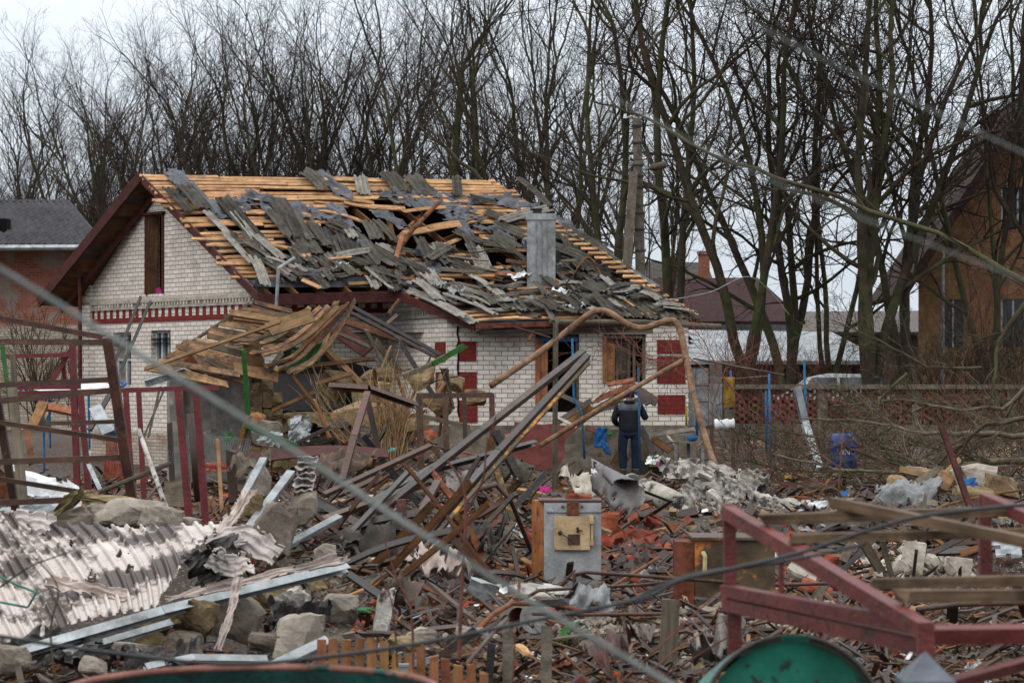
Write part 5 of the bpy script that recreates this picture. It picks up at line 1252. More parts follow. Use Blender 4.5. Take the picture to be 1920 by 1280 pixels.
# --- rusty doorframe and burnt steel
df = thing('steel_frame', P(850, 850, 33), 'dark rusty steel frame with several uprights standing before the wing wall', 'frame')
for (x0, y0, x1, y1, w_) in ((781, 742, 924, 740, .07), (786, 742, 790, 880, .09), (835, 742, 837, 842, .075), (870, 742, 873, 838, .06), (922, 738, 924, 846, .075)):
    mb = MB(); mb.board(P(x0, y0, 33), P(x1, y1, 33), w_, w_, up=V((0, -1, 0)), jag=.0); mb.build('crossbar' if y0 == 742 and x1 == 924 else 'upright', M['rustdark'], df)
ST = [('charred_beam', 'long charred steel channel, upper one of the crossing pair in the middle', 'steel beam', [(1098, 662, 28), (905, 812, 26), (612, 1046, 23)], .065, 'steeldark', 'channel'),
      ('charred_beam', 'long charred steel channel with an ochre edge, lower one of the crossing pair', 'steel beam', [(1106, 670, 27), (939, 850, 25), (661, 1166, 20.5)], .065, 'steeldark', 'channel'),
      ('angle_bar', 'ochre-rusted bar running along the lower crossing channel', 'steel bar', [(1104, 680, 26.9), (940, 862, 24.9), (668, 1172, 20.4)], .035, 'ochreburnt', 'beam'),
      ('charred_beam', 'bent dark channel arching from the shed rubble to the rusty frame', 'steel beam', [(617, 720, 32), (690, 725, 32), (780, 757, 32.6)], .07, 'rustdark', 'channel'),
      ('steel_bar', 'dark rusty bar leaning left below the bent channel', 'steel bar', [(689, 738, 31), (664, 820, 30), (642, 900, 29.5)], .08, 'rustdark', 'beam'),
      ('steel_bar', 'grey-brown stake leaning beside the dry shrub', 'steel bar', [(690, 752, 33), (713, 860, 33)], .075, 'darkwood', 'beam'),
      ('steel_bar', 'thin rusty bar rising to the right in the middle of the heap', 'steel bar', [(606, 928, 27), (806, 836, 29)], .055, 'rustdark', 'beam'),
      ('steel_bar', 'blackened bar under the thin rusty bar in the heap', 'steel bar', [(676, 950, 25), (812, 872, 27)], .055, 'steeldark', 'channel'),
      ('steel_bar', 'short grey bar dropping right from the crossing channels', 'steel bar', [(934, 806, 27), (978, 890, 27)], .085, 'steeldark', 'channel'),
      ('steel_bar', 'ochre strip slanting right above the boiler rubble', 'steel bar', [(925, 866, 27), (964, 978, 26.6)], .07, 'ochreburnt', 'beam'),
      ('steel_bar', 'short upright rusty stub between the crossing channels', 'steel bar', [(752, 936, 23), (757, 1006, 23)], .09, 'rustdark', 'beam'),
      ('bent_pipe', 'dark bent pipe hooking down to the left side of the grey boiler', 'pipe', [(852, 930, 24), (930, 908, 25), (958, 938, 25), (995, 1030, 26)], .05, 'rustdark', 'tube'),
      ('broken_board', 'grey plank propped below the dark bent pipe', 'board', [(964, 980, 24.5), (895, 1066, 23.5)], .05, 'greywood', 'board'),
      ('steel_bar', 'brown curved strip under the crossing channels', 'steel bar', [(850, 962, 24), (885, 1005, 24), (912, 1060, 23.7)], .075, 'rust', 'beam'),
      ('steel_bar', 'dark bar across the heap left of the dark bent pipe', 'steel bar', [(590, 980, 23.5), (800, 905, 26)], .06, 'rustdark', 'beam'),
      ('steel_bar', 'blackened channel sloping gently below the upper crossing channel', 'steel bar', [(700, 962, 24), (800, 880, 26), (1000, 828, 28)], .05, 'steeldark', 'channel'),
      ('steel_bar', 'black bar pushed into the heap left of the ochre stub', 'steel bar', [(648, 1010, 22.6), (770, 880, 25)], .05, 'char', 'beam'),
      ('steel_bar', 'rusty stub rising beside the short upright one', 'steel bar', [(780, 980, 23.4), (820, 905, 24.5)], .07, 'rustdark', 'beam'),
      ('steel_bar', 'leaning brown bar right of the upper crossing channel', 'steel bar', [(805, 880, 25), (868, 960, 24.5)], .06, 'rust', 'beam'),
      ('steel_bar', 'upright brown post before the oxblood panel', 'steel bar', [(920, 820, 27.5), (917, 880, 27.5)], .09, 'rust', 'beam'),
      ('broken_board', 'pale thin lath lying flat in front of the crossing channels', 'board', [(675, 1093, 20.6), (776, 1084, 21)], .04, 'greywood', 'board'),
      ('steel_bar', 'rusty rod sloping down right to the open pipe', 'steel bar', [(775, 1092, 20.5), (932, 1166, 19.5)], .035, 'rust', 'beam'),
      ('steel_bar', 'flat dark strip lying before the grey boiler', 'steel bar', [(835, 975, 24.8), (962, 980, 25)], .03, 'rustdark', 'beam'),
      ('steel_bar', 'flat dark strip across the foot of the grey boiler', 'steel bar', [(985, 1068, 24.6), (1075, 1064, 24.6)], .04, 'rustdark', 'beam'),
      ('broken_board', 'brown board at the left foot of the grey boiler', 'board', [(930, 1068, 24.2), (1020, 1090, 24.4)], .07, 'orangewood', 'board'),
      ('steel_post', 'slim grey-purple steel post standing in front of the wing doorway', 'post', [(1042, 604, 34), (1040, 916, 34)], .075, 'greywood', 'beam'),
      ('steel_bar', 'maroon stake leaning left in the rubble at the right', 'steel bar', [(1764, 796, 27), (1822, 960, 26.5)], .06, 'brownpaint', 'beam'),
      ('steel_profile', 'bent galvanised channel leaning beside the blue barrel', 'metal profile', [(1500, 724, 45), (1515, 790, 45), (1543, 878, 44.5)], .13, 'galv', 'channel'),
      ('pale_rod', 'pale green wooden rod sloping right of the bent rusty pipe', 'rod', [(1300, 672, 35), (1470, 703, 36)], .03, 'greywood', 'tube')]
for (nm, lab, cat, pts, w_, m_, kd) in ST: bar(nm, lab, cat, pts, w_, m_, kind=kd, up=V((0, -.8, .6)) if kd != 'tube' else Z)
bp = thing('bent_pipe', P(1365, 945, 32), 'long rusty pipe bent into two humps in front of the wing wall', 'pipe')
def rnd_path(q, R_=.12):
    o = [q[0]]
    for i in range(1, len(q) - 1):
        la = (q[i] - q[i - 1]).length; lb = (q[i + 1] - q[i]).length; a = lerp(q[i], q[i - 1], min(R_ / la, .45)); b_ = lerp(q[i], q[i + 1], min(R_ / lb, .45))
        for k in range(7):
            t = k / 6; o.append(a * (1 - t) ** 2 + q[i] * 2 * t * (1 - t) + b_ * t * t)
    o.append(q[-1]); return o
mb = MB(); mb.tube(rnd_path([P(*p) for p in ((920, 723, 33.5), (1020, 655, 34), (1125, 572, 34), (1195, 622, 34), (1260, 596, 34), (1275, 612, 34), (1300, 740, 33.4), (1325, 830, 33), (1368, 948, 32))], .25), .045, 10); mb.build('main_tube', M['rustpipe'], bp, smooth=True)
mb = MB(); mb.tube([P(1286, 672, 33.7), P(1150, 750, 33.5), P(1013, 835, 33)], .035, 8); mb.build('branch_tube', M['rustpipe'], bp, smooth=True)
# arched plate
mb = MB(); mb.grid(lambda u, v: P(lerp(452, 728, u), 852 - 15 * math.sin(u * 2.6) + v * 22 * (1 - .3 * u), 32.5 - v * .25), 20, 3, th=.02); tag(mb.build('arched_plate', M['brownpaint']), 'long purple-brown arched metal plate lying in front of the shed rubble', 'metal sheet')

# --- left: red painted frame, ladder frame, trampoline
rd = thing('red_frame', P(240, 960, 28), 'crimson painted steel frame with tall thin posts at the left', 'frame')
for (x0, y0, x1, y1, d_, w_, nm) in ((136, 647, 145, 925, 30, .075, 'post'), (151, 735, 166, 920, 30, .07, 'post'), (236, 735, 247, 905, 29, .06, 'post'), (260, 735, 271, 955, 28, .055, 'post'), (334, 730, 354, 968, 27, .075, 'post'), (368, 735, 386, 985, 27, .075, 'post'),
                                 (33, 725, 151, 724, 30, .07, 'rail'), (33, 738, 410, 726, 29, .055, 'rail'), (2, 669, 137, 664, 30, .05, 'rail'), (118, 667, 122, 724, 30.2, .05, 'post'), (138, 648, 90, 724, 30.1, .055, 'brace'), (98, 712, 99, 724, 30.1, .05, 'brace')):
    mb = MB(); mb.beam(P(x0, y0, d_), P(x1, y1, d_), w_, w_, up=V((0, -1, 0))); mb.build(nm, M['redpaint'], rd)
lfm = thing('ladder_frame', P(240, 960, 23), 'rust-brown steel frame with many cross bars filling the left edge', 'frame')
for (x0, y0, x1, y1, w_, nm) in ((201, 632, 250, 950, .09, 'upright'), (-60, 585, 201, 634, .05, 'bar'), (-60, 641, 205, 642, .055, 'bar'), (-60, 725, 214, 711, .05, 'bar'), (-60, 757, 216, 731, .055, 'bar'), (-60, 783, 224, 825, .045, 'bar'), (75, 794, 222, 790, .04, 'bar'),
                              (-60, 868, 234, 857, .055, 'bar'), (-60, 888, 152, 922, .045, 'bar'), (-60, 945, 146, 936, .055, 'bar'), (-30, 600, 30, 960, .07, 'upright')):
    mb = MB(); mb.beam(P(x0, y0, 22.6), P(x1, y1, 23), w_, w_, up=V((0, -1, 0))); mb.build(nm, M['rustdark'], lfm)
bar('timber_post', 'weathered grey timber post behind the ladder frame at the left edge', 'post', [(23, 725, 24), (46, 975, 23.6)], .085, 'greywood', up=V((0, -1, 0)))
bar('green_post', 'mossy green post at the far left edge', 'post', [(3, 640, 24.5), (38, 905, 24)], .04, 'green', kind='beam', up=V((0, -1, 0)))
bar('timber_post', 'thin timber post topped above the upper red rail at left', 'post', [(24, 662, 29), (27, 730, 29)], .06, 'greywood', up=V((0, -1, 0)))
tr_ = thing('trampoline', P(140, 860, 48), 'round white garden trampoline with blue legs behind the red frame', 'trampoline')
tc_ = P(140, 726, 48); mb = MB(); mb.lathe(tc_, [(.02, .04), (.7, .06), (.95, .0)], 30, V((.05, -.12, 1))); mb.build('mat', M['whiteplastic'], tr_, smooth=True)
mb = MB(); mb.tube([tc_ + V((math.cos(a / 30 * 6.2832) * 1.0, math.sin(a / 30 * 6.2832) * 1.0, .05 * math.cos(a / 30 * 6.28) + .12 * math.sin(a / 30 * 6.2832))) for a in range(31)], .03, 6); mb.build('rim', M['blue'], tr_)
for (x, y0, y1, d_) in ((81, 735, 884, 47.2), (92, 740, 840, 48.6), (166, 735, 842, 47.1), (215, 728, 845, 47.6)):
    mb = MB(); mb.tube([P(x, y0, d_), P(x + 2, y1, d_)], .026, 6); mb.build('leg', M['blue'], tr_)
bar('blue_post', 'thin blue pipe between the trampoline and the gable wall', 'pipe', [(232, 735, 46), (236, 800, 46)], .04, 'blue', kind='tube')
for i, (pts, w_, m_, lab) in enumerate([([(264, 556, 51), (214, 682, 50.5)], .06, 'char', 'charred bar leaning on the gable wall, left one of two'), ([(282, 565, 51), (226, 696, 50.5)], .06, 'char', 'charred bar leaning on the gable wall, right one of two'),
        ([(310, 725, 46), (268, 822, 45.6)], .035, 'char', 'thin dark bar leaning left of the shed wall'), ([(300, 725, 46), (278, 820, 45.6)], .04, 'greywood', 'grey slat leaning left of the shed wall'),
        ([(260, 806, 23), (317, 966, 22)], .045, 'fibre', 'white weathered pole leaning in front of the red posts'), ([(186, 922, 22.4), (320, 868, 22.8)], .045, 'greywood', 'grey plank lying across the white leaning pole'),
        ([(408, 822, 26), (416, 958, 25.6)], .04, 'tan', 'thin light stake between the red posts and the green post'), ([(318, 794, 34), (323, 905, 34)], .075, 'darkwood', 'dark wooden post behind the red posts'),
        ([(357, 775, 31), (371, 940, 31)], .09, 'darkwood', 'old round fence post between the two tallest red posts'), ([(433, 845, 33), (438, 945, 33)], .13, 'darkwood', 'thick dark post stump right of the light stake'),
        ([(60, 802, 40), (82, 758, 40.5)], .16, 'orangewood', 'orange beam leaning behind the ladder frame'), ([(70, 758, 42), (150, 775, 41.5)], .14, 'orangewood', 'orange beam lying behind the ladder frame'), ([(60, 868, 36), (50, 800, 36.5)], .1, 'brownwood', 'short brown board behind the timber post'),
        ([(168, 805, 33), (208, 735, 33.5)], .07, 'char', 'charred stick right of the red frame'), ([(170, 930, 28), (192, 990, 27)], .05, 'greywood', 'short grey stick below the ladder frame'), ([(60, 960, 24), (150, 930, 24.5)], .05, 'greywood', 'grey stick under the ladder frame bars'),
        ([(500, 862, 21.6), (466, 926, 21)], .06, 'galv', 'short galvanised stud standing left of the wavy sheet stack'), ([(552, 888, 21.6), (468, 1000, 20.4)], .07, 'galv', 'wide galvanised stud leaning by the wavy sheet stack'),
        ([(641, 972, 22), (516, 1040, 20.6)], .065, 'galv', 'galvanised stud slanting down to the torn siding'), ([(-60, 1242, 16.2), (300, 1140, 16.8), (645, 1056, 17.9)], .07, 'galv', 'long galvanised rail under the lower edge of the white siding'),
        ([(95, 1228, 16.4), (320, 1162, 16.7)], .05, 'galv', 'second galvanised rail close below the long one'), ([(620, 1208, 16), (515, 1258, 15.6)], .07, 'galv', 'shiny galvanised strip left of the picket panel'), ([(270, 1246, 16), (360, 1228, 16.2), (500, 1230, 16.4)], .05, 'galv', 'flat pale metal strip at the bottom left'),
        ([(190, 762, 31), (216, 812, 30.6)], .16, 'galv', 'twisted galvanised sheet strip hanging right of the red frame'), ([(170, 870, 29), (193, 920, 28.6)], .05, 'galv', 'thin bent galvanised strip above the ground at left')]):
    nm = 'galvanised_rail' if m_ == 'galv' else ('pole' if 'pole' in lab or 'post' in lab else 'broken_board')
    bar(nm, lab, {'galvanised_rail': 'metal profile', 'pole': 'pole', 'broken_board': 'board'}[nm], pts, w_, m_, h=w_ * .55, kind='channel' if m_ == 'galv' else ('tube' if 'pole' in lab or 'round' in lab else 'board'), up=V((0, -.8, .6)))
# mesh nets
def net(name, label, c, e1, e2, n1, n2, m, r=.004, sg=.1, cat='mesh'):
    mb = MB()
    for k in range(n1):
        u = k / (n1 - 1) - .5; mb.tube([c + e1 * (u + (j / 10 - .5) * .3 * 0) + e2 * (j / 10 - .5) + V((0, -1, 0)) * sg * math.sin(j + u * 5) * .4 for j in range(11)], r, 3, cap=False)
    for k in range(n2):
        v = k / (n2 - 1) - .5; mb.tube([c + e2 * v + e1 * (j / 10 - .5) + V((0, -1, 0)) * sg * math.sin(v * 9 + (j / 10 - .5) * 5) * .4 for j in range(11)], r, 3, cap=False)
    return tag(mb.build(name, M[m]), label, cat)
M['orangenet'] = mat('orange_net', '9a3a20', 'c05a30', rnd=.1, bump=0)
net('plastic_net', 'red-orange plastic net hanging right of the ladder frame', P(216, 858, 31), V((.26, 0, .05)), V((.04, 0, .5)), 14, 26, 'orangenet', .006)
net('plastic_net', 'orange plastic net on the ground behind the tallest red posts', P(400, 876, 33), V((.5, 0, .02)), V((.03, .1, .12)), 24, 8, 'orangenet', .006)
net('wire_mesh', 'sagging chain-link mesh between the red posts and the shed', P(390, 850, 34), V((1.1, 0, -.1)), V((.1, 0, .5)), 34, 18, 'wire', .003)
# left crumpled sheets
crumple('metal_sheet', 'white bent metal sheet below the ladder frame', 'metal sheet', P(85, 918, 25), V((.75, 0, -.22)), V((-.1, .3, .36)), 'whiteplastic', .07, 2, 12, 9)
crumple('metal_sheet', 'grey-white folded sheet at the foot of the ladder frame upright', 'metal sheet', P(70, 948, 23.6), V((.7, 0, .02)), V((.05, .2, .16)), 'galv', .05, 5, 10, 8)
crumple('metal_sheet', 'rusty orange sheet at the bottom of the ladder frame on the left edge', 'metal sheet', P(12, 915, 24), V((.3, 0, -.2)), V((.05, .1, .35)), 'rust', .05, 8, 10, 8)
crumple('metal_sheet', 'dark grey flat board behind the tallest red post', 'board', P(333, 925, 29), V((.32, 0, 0)), V((0, .05, .3)), 'greywood', .01, 8, 4, 4, ragged=0)
crumple('metal_sheet', 'crumpled silvery sheet in front of the shed sill', 'metal sheet', P(562, 805, 40.5), V((.36, 0, .04)), V((.05, .1, .48)), 'galv', .08, 11, 14, 14, ragged=1)
crumple('metal_sheet', 'silvery plastic bag left of the crumpled sheet before the shed', 'bag', P(505, 822, 40.2), V((.4, 0, -.04)), V((.05, .1, .26)), 'galv', .1, 14, 14, 10, ragged=1)
crumple('plastic_leaf', 'torn green plastic sheet by the shed wall', 'plastic', P(428, 818, 40), V((.14, 0, .1)), V((-.05, .1, .2)), 'green', .04, 17, 8, 8)

# --- in front of the wing
crumple('door_panel', 'large oxblood red panel leaning in front of the wing plinth', 'panel', P(1008, 836, 46.5), V((1.05, 0, -.1)), V((.25, .3, .82)), 'redpanel', .02, 4, 10, 8, th=.03, ragged=0)
st_ = thing('porch_steps', P(1105, 885, 50.4), 'concrete block porch behind the standing man', 'porch')
for k, (x0, x1, y0, y1, dd) in enumerate(((1052, 1172, 806, 832, 50.8), (1052, 1172, 834, 858, 50.7), (1050, 1176, 860, 888, 50.6))):
    mb = MB(); a, b_ = P(x0, y1, dd), P(x1, y0, dd)
    chunk_mb(mb, V(((a.x + b_.x) / 2, dd + .5, (a.z + b_.z) / 2)), b_.x - a.x, .9, b_.z - a.z, k + 2, 4, None, .012); mb.build('block_course', M['concrete'], st_)
mb = MB(); a, b_ = P(1222, 872, 51.2), P(1302, 818, 51.2); chunk_mb(mb, V(((a.x + b_.x) / 2, 51.6, (a.z + b_.z) / 2)), b_.x - a.x, .5, b_.z - a.z, 9, 4, None, .02); mb.build('side_block', M['concrete'], st_)
for i, (x0, y0, x1, y1, w_, m_, lab) in enumerate([(1062, 792, 1152, 716, .05, 'whitebrick', 'pale edge strip of the wrecked panel under the wing window'), (1066, 800, 1110, 764, .3, 'orangewood', 'orange plywood panel fallen below the wing window'), (1090, 785, 1190, 728, .16, 'brownwood', 'brown board in the panel wreck below the window'),
      (1110, 752, 1185, 722, .12, 'orangewood', 'orange board below the wing window'), (1170, 716, 1232, 754, .2, 'darkwood', 'dark slab slanting down right of the window'), (1130, 764, 1222, 748, .14, 'darkwood', 'dark board behind the man'), (1050, 740, 1100, 762, .1, 'darkwood', 'dark board left of the orange plywood'),
      (1040, 795, 1110, 750, .12, 'greywood', 'grey board under the orange plywood'), (1045, 782, 1080, 800, .06, 'whitebrick', 'short white slat below the panel wreck'), (1098, 800, 1130, 812, .1, 'redpanel', 'dull red board by the porch'), (1219, 816, 1302, 804, .09, 'plaster', 'white-edged plank lying right of the man'),
      (1212, 818, 1254, 850, .06, 'whitebrick', 'white slat leaning down right of the man'), (1248, 812, 1272, 842, .05, 'whitebrick', 'short white slat beside the table'), (1222, 820, 1258, 846, .14, 'brownwood', 'brown board on the porch right of the man'), (1200, 800, 1226, 850, .14, 'darkwood', 'dark leaning board right of the man'),
      (1132, 800, 1145, 815, .1, 'green', 'green-grey lath left of the man'), (1155, 876, 1170, 850, .3, 'tan', 'cardboard-brown board at the left foot of the man'), (1255, 875, 1272, 848, .1, 'tan', 'light board beside the table leg'), (1140, 720, 1190, 712, .1, 'orangewood', 'orange sill splinter under the wing window'),
      (1000, 622, 990, 640, .05, 'brownwood', 'splinter under the left end of the wing soffit'), (962, 612, 1030, 632, .035, 'brownpaint', 'red-brown lath hanging under the wing eave')]):
    bar('broken_board', lab, 'board', [(x0, y0, 50.4 - i * .03), (x1, y1, 50.2 - i * .03)], w_, m_, h=.035, up=V((0, -.9, .4)))
BL = [([(1073, 634, 48), (1076, 748, 48), (1091, 776, 48), (1096, 860, 48)], 'bent blue pipe left of the man'), ([(1197, 688, 47.5), (1200, 880, 47.5)], 'straight blue pipe right in front of the man'), ([(1305, 728, 47), (1307, 816, 47)], 'blue pipe behind the bowl table'), ([(1370, 694, 48), (1371, 768, 48)], 'blue pipe carrying the yellow cloth'),
      ([(1442, 700, 46), (1445, 884, 46)], 'taller of two adjoining blue pipes left of the galvanised channel'), ([(1436, 732, 46.1), (1437, 850, 46.1)], 'shorter of two adjoining blue pipes left of the galvanised channel'), ([(1508, 677, 47), (1511, 832, 47)], 'blue pipe behind the galvanised channel')]
for pts, lab in BL: bar('blue_pipe', lab, 'pipe', pts, .045, 'blue', kind='tube')
crumple('blue_cloth', 'bright blue rag hanging on the porch left of the man', 'cloth', P(1126, 820, 49.6), V((.24, 0, 0)), V((.03, 0, .4)), 'bluecloth', .05, 5, 12, 12, ragged=0, smooth=True)
crumple('blue_cloth', 'tail of blue rag lower on the porch', 'cloth', P(1136, 840, 49.5), V((.14, 0, -.05)), V((-.08, 0, .26)), 'bluecloth', .05, 7, 10, 10, ragged=0, smooth=True)
crumple('yellow_cloth', 'mustard yellow cloth hanging on the washing line', 'cloth', P(1367, 736, 47.8), V((.22, 0, 0)), V((.0, 0, .62)), 'yellowcloth', .06, 9, 12, 16, ragged=0, smooth=True)
bar('washing_line', 'thin wire the yellow cloth hangs on', 'wire', [(1290, 704, 47.9), (1370, 710, 47.9), (1445, 704, 47.5)], .01, 'wire', kind='tube')
bar('yellow_rod', 'short yellow gas pipe at the wing corner', 'pipe', [(1287, 762, 51), (1287, 798, 51)], .05, 'yellowcloth', kind='tube')
tb = thing('garden_table', P(1290, 880, 46), 'small weathered table with a blue bowl right of the man', 'table')
mb = MB(); a = P(1290, 829, 46); mb.box(a, .86, .5, .03); mb.build('tabletop', M['greywood'], tb)
for (x, yy) in ((1266, -.2), (1316, -.2), (1292, .15), (1270, .2)):
    mb = MB(); q = P(x, 830, 46); mb.beam(V((q.x, 46 + yy, q.z)), V((q.x, 46 + yy, q.z - .72)), .06, .06); mb.build('leg', M['zinc'], tb)
mb = MB(); mb.box(P(1285, 858, 46), .6, .35, .025); mb.build('shelf', M['greywood'], tb)
mb = MB(); mb.lathe(P(1298, 827, 46), [(.05, 0), (.09, .02), (.115, .1), (.11, .1), (.085, .03), (.02, .02)], 20); tag(mb.build('bowl', M['bluecloth'], smooth=True), 'blue enamel bowl on the small table', 'bowl')
rl = thing('reel_stand', P(1357, 870, 44), 'rusty two-post stand holding a white ceramic insulator roller', 'stand')
for x in (1334, 1374):
    mb = MB(); mb.beam(P(x, 796, 44), P(x + 1, 888, 44), .07, .06, up=V((0, -1, 0))); mb.build('post', M['rustdark'], rl)
mb = MB(); mb.lathe(P(1340, 796, 44) , [(.02, 0), (.1, .0), (.11, .05), (.08, .08), (.08, .16), (.1, .18), (.1, .24), (.08, .26), (.08, .32), (.1, .34), (.09, .36), (.02, .36)], 16, V((1, 0, .05))); mb.build('roller', M['whiteplastic'], rl, smooth=True)
sg = thing('metal_gate', P(1320, 800, 52.6), 'gate of pale grey ridged metal panels beside the wing corner', 'gate')
for k, (x0, x1, y0, y1) in enumerate(((1291, 1304, 690, 798), (1305, 1328, 690, 722), (1305, 1328, 724, 752), (1305, 1328, 754, 798), (1329, 1354, 720, 798))):
    a, b_ = P(x0, y1, 52.4), P(x1, y0, 52.4); mb = MB(); mb.box((a + b_) / 2, b_.x - a.x, .04, b_.z - a.z, None, .01); mb.build('panel', M['zinc'], sg)
mb = MB(); a, b_ = P(1330, 798, 52.9), P(1353, 684, 52.9); mb.box((a + b_) / 2, b_.x - a.x, .25, b_.z - a.z); mb.build('pillar', M['concrete'], sg)
bb = thing('plastic_barrel', P(1582, 886, 43), 'bright blue plastic barrel with worn white lettering behind the fallen branches', 'barrel')
mb = MB(); c_ = P(1582, 886, 43); mb.lathe(c_, [(.0, 0), (.2, 0), (.23, .03), (.235, .22), (.245, .24), (.235, .26), (.235, .45), (.245, .47), (.235, .49), (.22, .66), (.17, .7), (.0, .7)], 28); mb.build('body', M['barrelblue'], bb, smooth=True)
mb = MB(); mb.lathe(c_ + V((.05, 0, .69)), [(.045, 0), (.045, .035), (.0, .036)], 12); mb.build('cap', M['barrelblue'], bb)
mb = MB()
for i in range(6):
    a0 = -1.25 + i * .06; a1 = a0 + .06
    mb.quad(*[c_ + V((math.cos(a) * .2385, math.sin(a) * .2385, z)) for a, z in ((a0, .58), (a1, .58), (a1, .66), (a0, .66))])
mb.build('paper_label', M['plaster'], bb)
tx = bpy.data.curves.new('txt', 'FONT'); tx.body = 'VINO'; tx.size = .15; tx.align_x = 'CENTER'; to = bpy.data.objects.new('txt', tx); sc.collection.objects.link(to)
dg = bpy.context.evaluated_depsgraph_get(); me = bpy.data.meshes.new_from_object(to.evaluated_get(dg)); bpy.data.objects.remove(to)
for v in me.vertices:
    x_, z_ = v.co.x, v.co.y; a = -1.45 + x_ / .242; v.co = (math.cos(a) * .2425, math.sin(a) * .2425, z_ + .33)
me.materials.clear(); me.materials.append(M['whiteplastic']); lo = bpy.data.objects.new('lettering', me); sc.collection.objects.link(lo); lo.parent = bb

# --- the man
def skin(name, joints, edges, m, parent, lv=2):
    me = bpy.data.meshes.new(name); org = wl(parent)
    me.from_pydata([V(j[0]) - org for j in joints], edges, []); o = bpy.data.objects.new(name, me); sc.collection.objects.link(o)
    md = o.modifiers.new('s', 'SKIN'); md.use_smooth_shade = True
    for i, j in enumerate(joints): me.skin_vertices[0].data[i].radius = j[1] if isinstance(j[1], tuple) else (j[1], j[1]); me.skin_vertices[0].data[i].use_root = (i == 0)
    sd = o.modifiers.new('d', 'SUBSURF'); sd.levels = sd.render_levels = lv
    dg = bpy.context.evaluated_depsgraph_get(); m2_ = bpy.data.meshes.new_from_object(o.evaluated_get(dg)); bpy.data.objects.remove(o); bpy.data.meshes.remove(me)
    m2_.materials.clear(); m2_.materials.append(m); m2_.name = name
    o = bpy.data.objects.new(name, m2_); sc.collection.objects.link(o); o.parent = parent; return o
fp = P(1180, 888, 49.5); fx, fy, fz = fp.x, fp.y, fp.z
M['jeans'] = mat('dark_jeans', '141c2e', '222c42', sc_=12, rough=.9, rnd=0); M['jacket'] = mat('black_jacket', '14171c', '20242b', sc_=8, rough=.7, rnd=0, bump=.5, bs=16); M['yoke'] = mat('grey_yoke', '474c54', '5d636b', sc_=10, rough=.9, rnd=0)
M['hat'] = mat('navy_cap', '101a33', '18264a', sc_=20, rough=1, rnd=0); M['skin'] = mat('skin', '9a6a52', 'b58268', rough=.6, rnd=0, bump=0)
man = thing('person', (fx, fy, fz), 'man seen from behind in a black and grey jacket and navy cap before the porch', 'person')
J = lambda x, y, z: V((fx + x * 1.1, fy + y * 1.05, fz + z * 1.0))
S_ = .97
bj = [(J(0, 0, .92), (.16, .12)), (J(0, .01, 1.15), (.16, .12)), (J(.0, .02, 1.36), (.18, .11)), (J(0, .04, 1.46), (.065, .06)), (J(.0, .07, 1.58), (.085, .1)), (J(.0, .08, 1.66), (.08, .095)),
      (J(-.10, 0, .84), (.09, .1)), (J(-.12, .01, .48), (.065, .07)), (J(-.11, 0, .1), (.045, .05)), (J(-.12, .14, .04), (.045, .035)),
      (J(.10, 0, .84), (.09, .1)), (J(.11, .01, .48), (.065, .07)), (J(.12, .02, .1), (.045, .05)), (J(.13, .16, .04), (.045, .035)),
      (J(-.2, .02, 1.36), (.06, .06)), (J(-.27, .0, 1.1), (.045, .045)), (J(-.2, .22, .98), (.035, .035)), (J(-.16, .28, .98), (.03, .03)),
      (J(.2, .02, 1.36), (.06, .06)), (J(.29, .02, 1.12), (.045, .045)), (J(.24, .24, 1.3), (.035, .035)), (J(.22, .28, 1.36), (.03, .03))]
be = [(0, 1), (1, 2), (2, 3), (3, 4), (4, 5), (0, 6), (6, 7), (7, 8), (8, 9), (0, 10), (10, 11), (11, 12), (12, 13), (2, 14), (14, 15), (15, 16), (16, 17), (2, 18), (18, 19), (19, 20), (20, 21)]
skin('body', bj, be, M['skin'], man)
skin('trousers', [(J(0, 0, .9), (.165, .125)), (J(-.11, 0, .8), (.115, .12)), (J(-.13, .01, .48), (.09, .1)), (J(-.11, 0, .07), (.07, .08)), (J(.11, 0, .8), (.115, .12)), (J(.12, .01, .48), (.09, .1)), (J(.12, .02, .07), (.07, .08))], [(0, 1), (1, 2), (2, 3), (0, 4), (4, 5), (5, 6)], M['jeans'], man)
skin('jacket', [(J(0, 0, .74), (.235, .175)), (J(0, .0, 1.0), (.24, .175)), (J(0, .01, 1.2), (.235, .165)), (J(0, .02, 1.36), (.215, .15)), (J(0, .03, 1.46), (.12, .11)),
                (J(-.21, .02, 1.36), (.085, .085)), (J(-.29, .0, 1.1), (.07, .075)), (J(-.21, .2, .99), (.055, .055)), (J(.21, .02, 1.36), (.085, .085)), (J(.31, .02, 1.12), (.07, .075)), (J(.25, .22, 1.28), (.055, .055))],
     [(0, 1), (1, 2), (2, 3), (3, 4), (3, 5), (5, 6), (6, 7), (3, 8), (8, 9), (9, 10)], M['jacket'], man)
skin('jacket_yoke', [(J(0, .005, 1.2), (.243, .175)), (J(0, .02, 1.36), (.226, .162)), (J(0, .03, 1.46), (.13, .12)), (J(-.21, .02, 1.365), (.096, .096)), (J(.21, .02, 1.365), (.096, .096))], [(0, 1), (1, 2), (1, 3), (1, 4)], M['yoke'], man)
skin('hood', [(J(-.09, -.03, 1.44), .07), (J(0, -.08, 1.45), .085), (J(.09, -.03, 1.44), .07), (J(0, -.06, 1.51), .075)], [(0, 1), (1, 2), (1, 3)], M['jacket'], man)
mb = MB(); mb.lathe(J(0, .07, 1.56), [(.108, 0), (.115, .03), (.112, .09), (.09, .15), (.05, .19), (.0, .2)], 20, V((0, .12, 1))); mb.build('knit_cap', M['hat'], man, smooth=True)
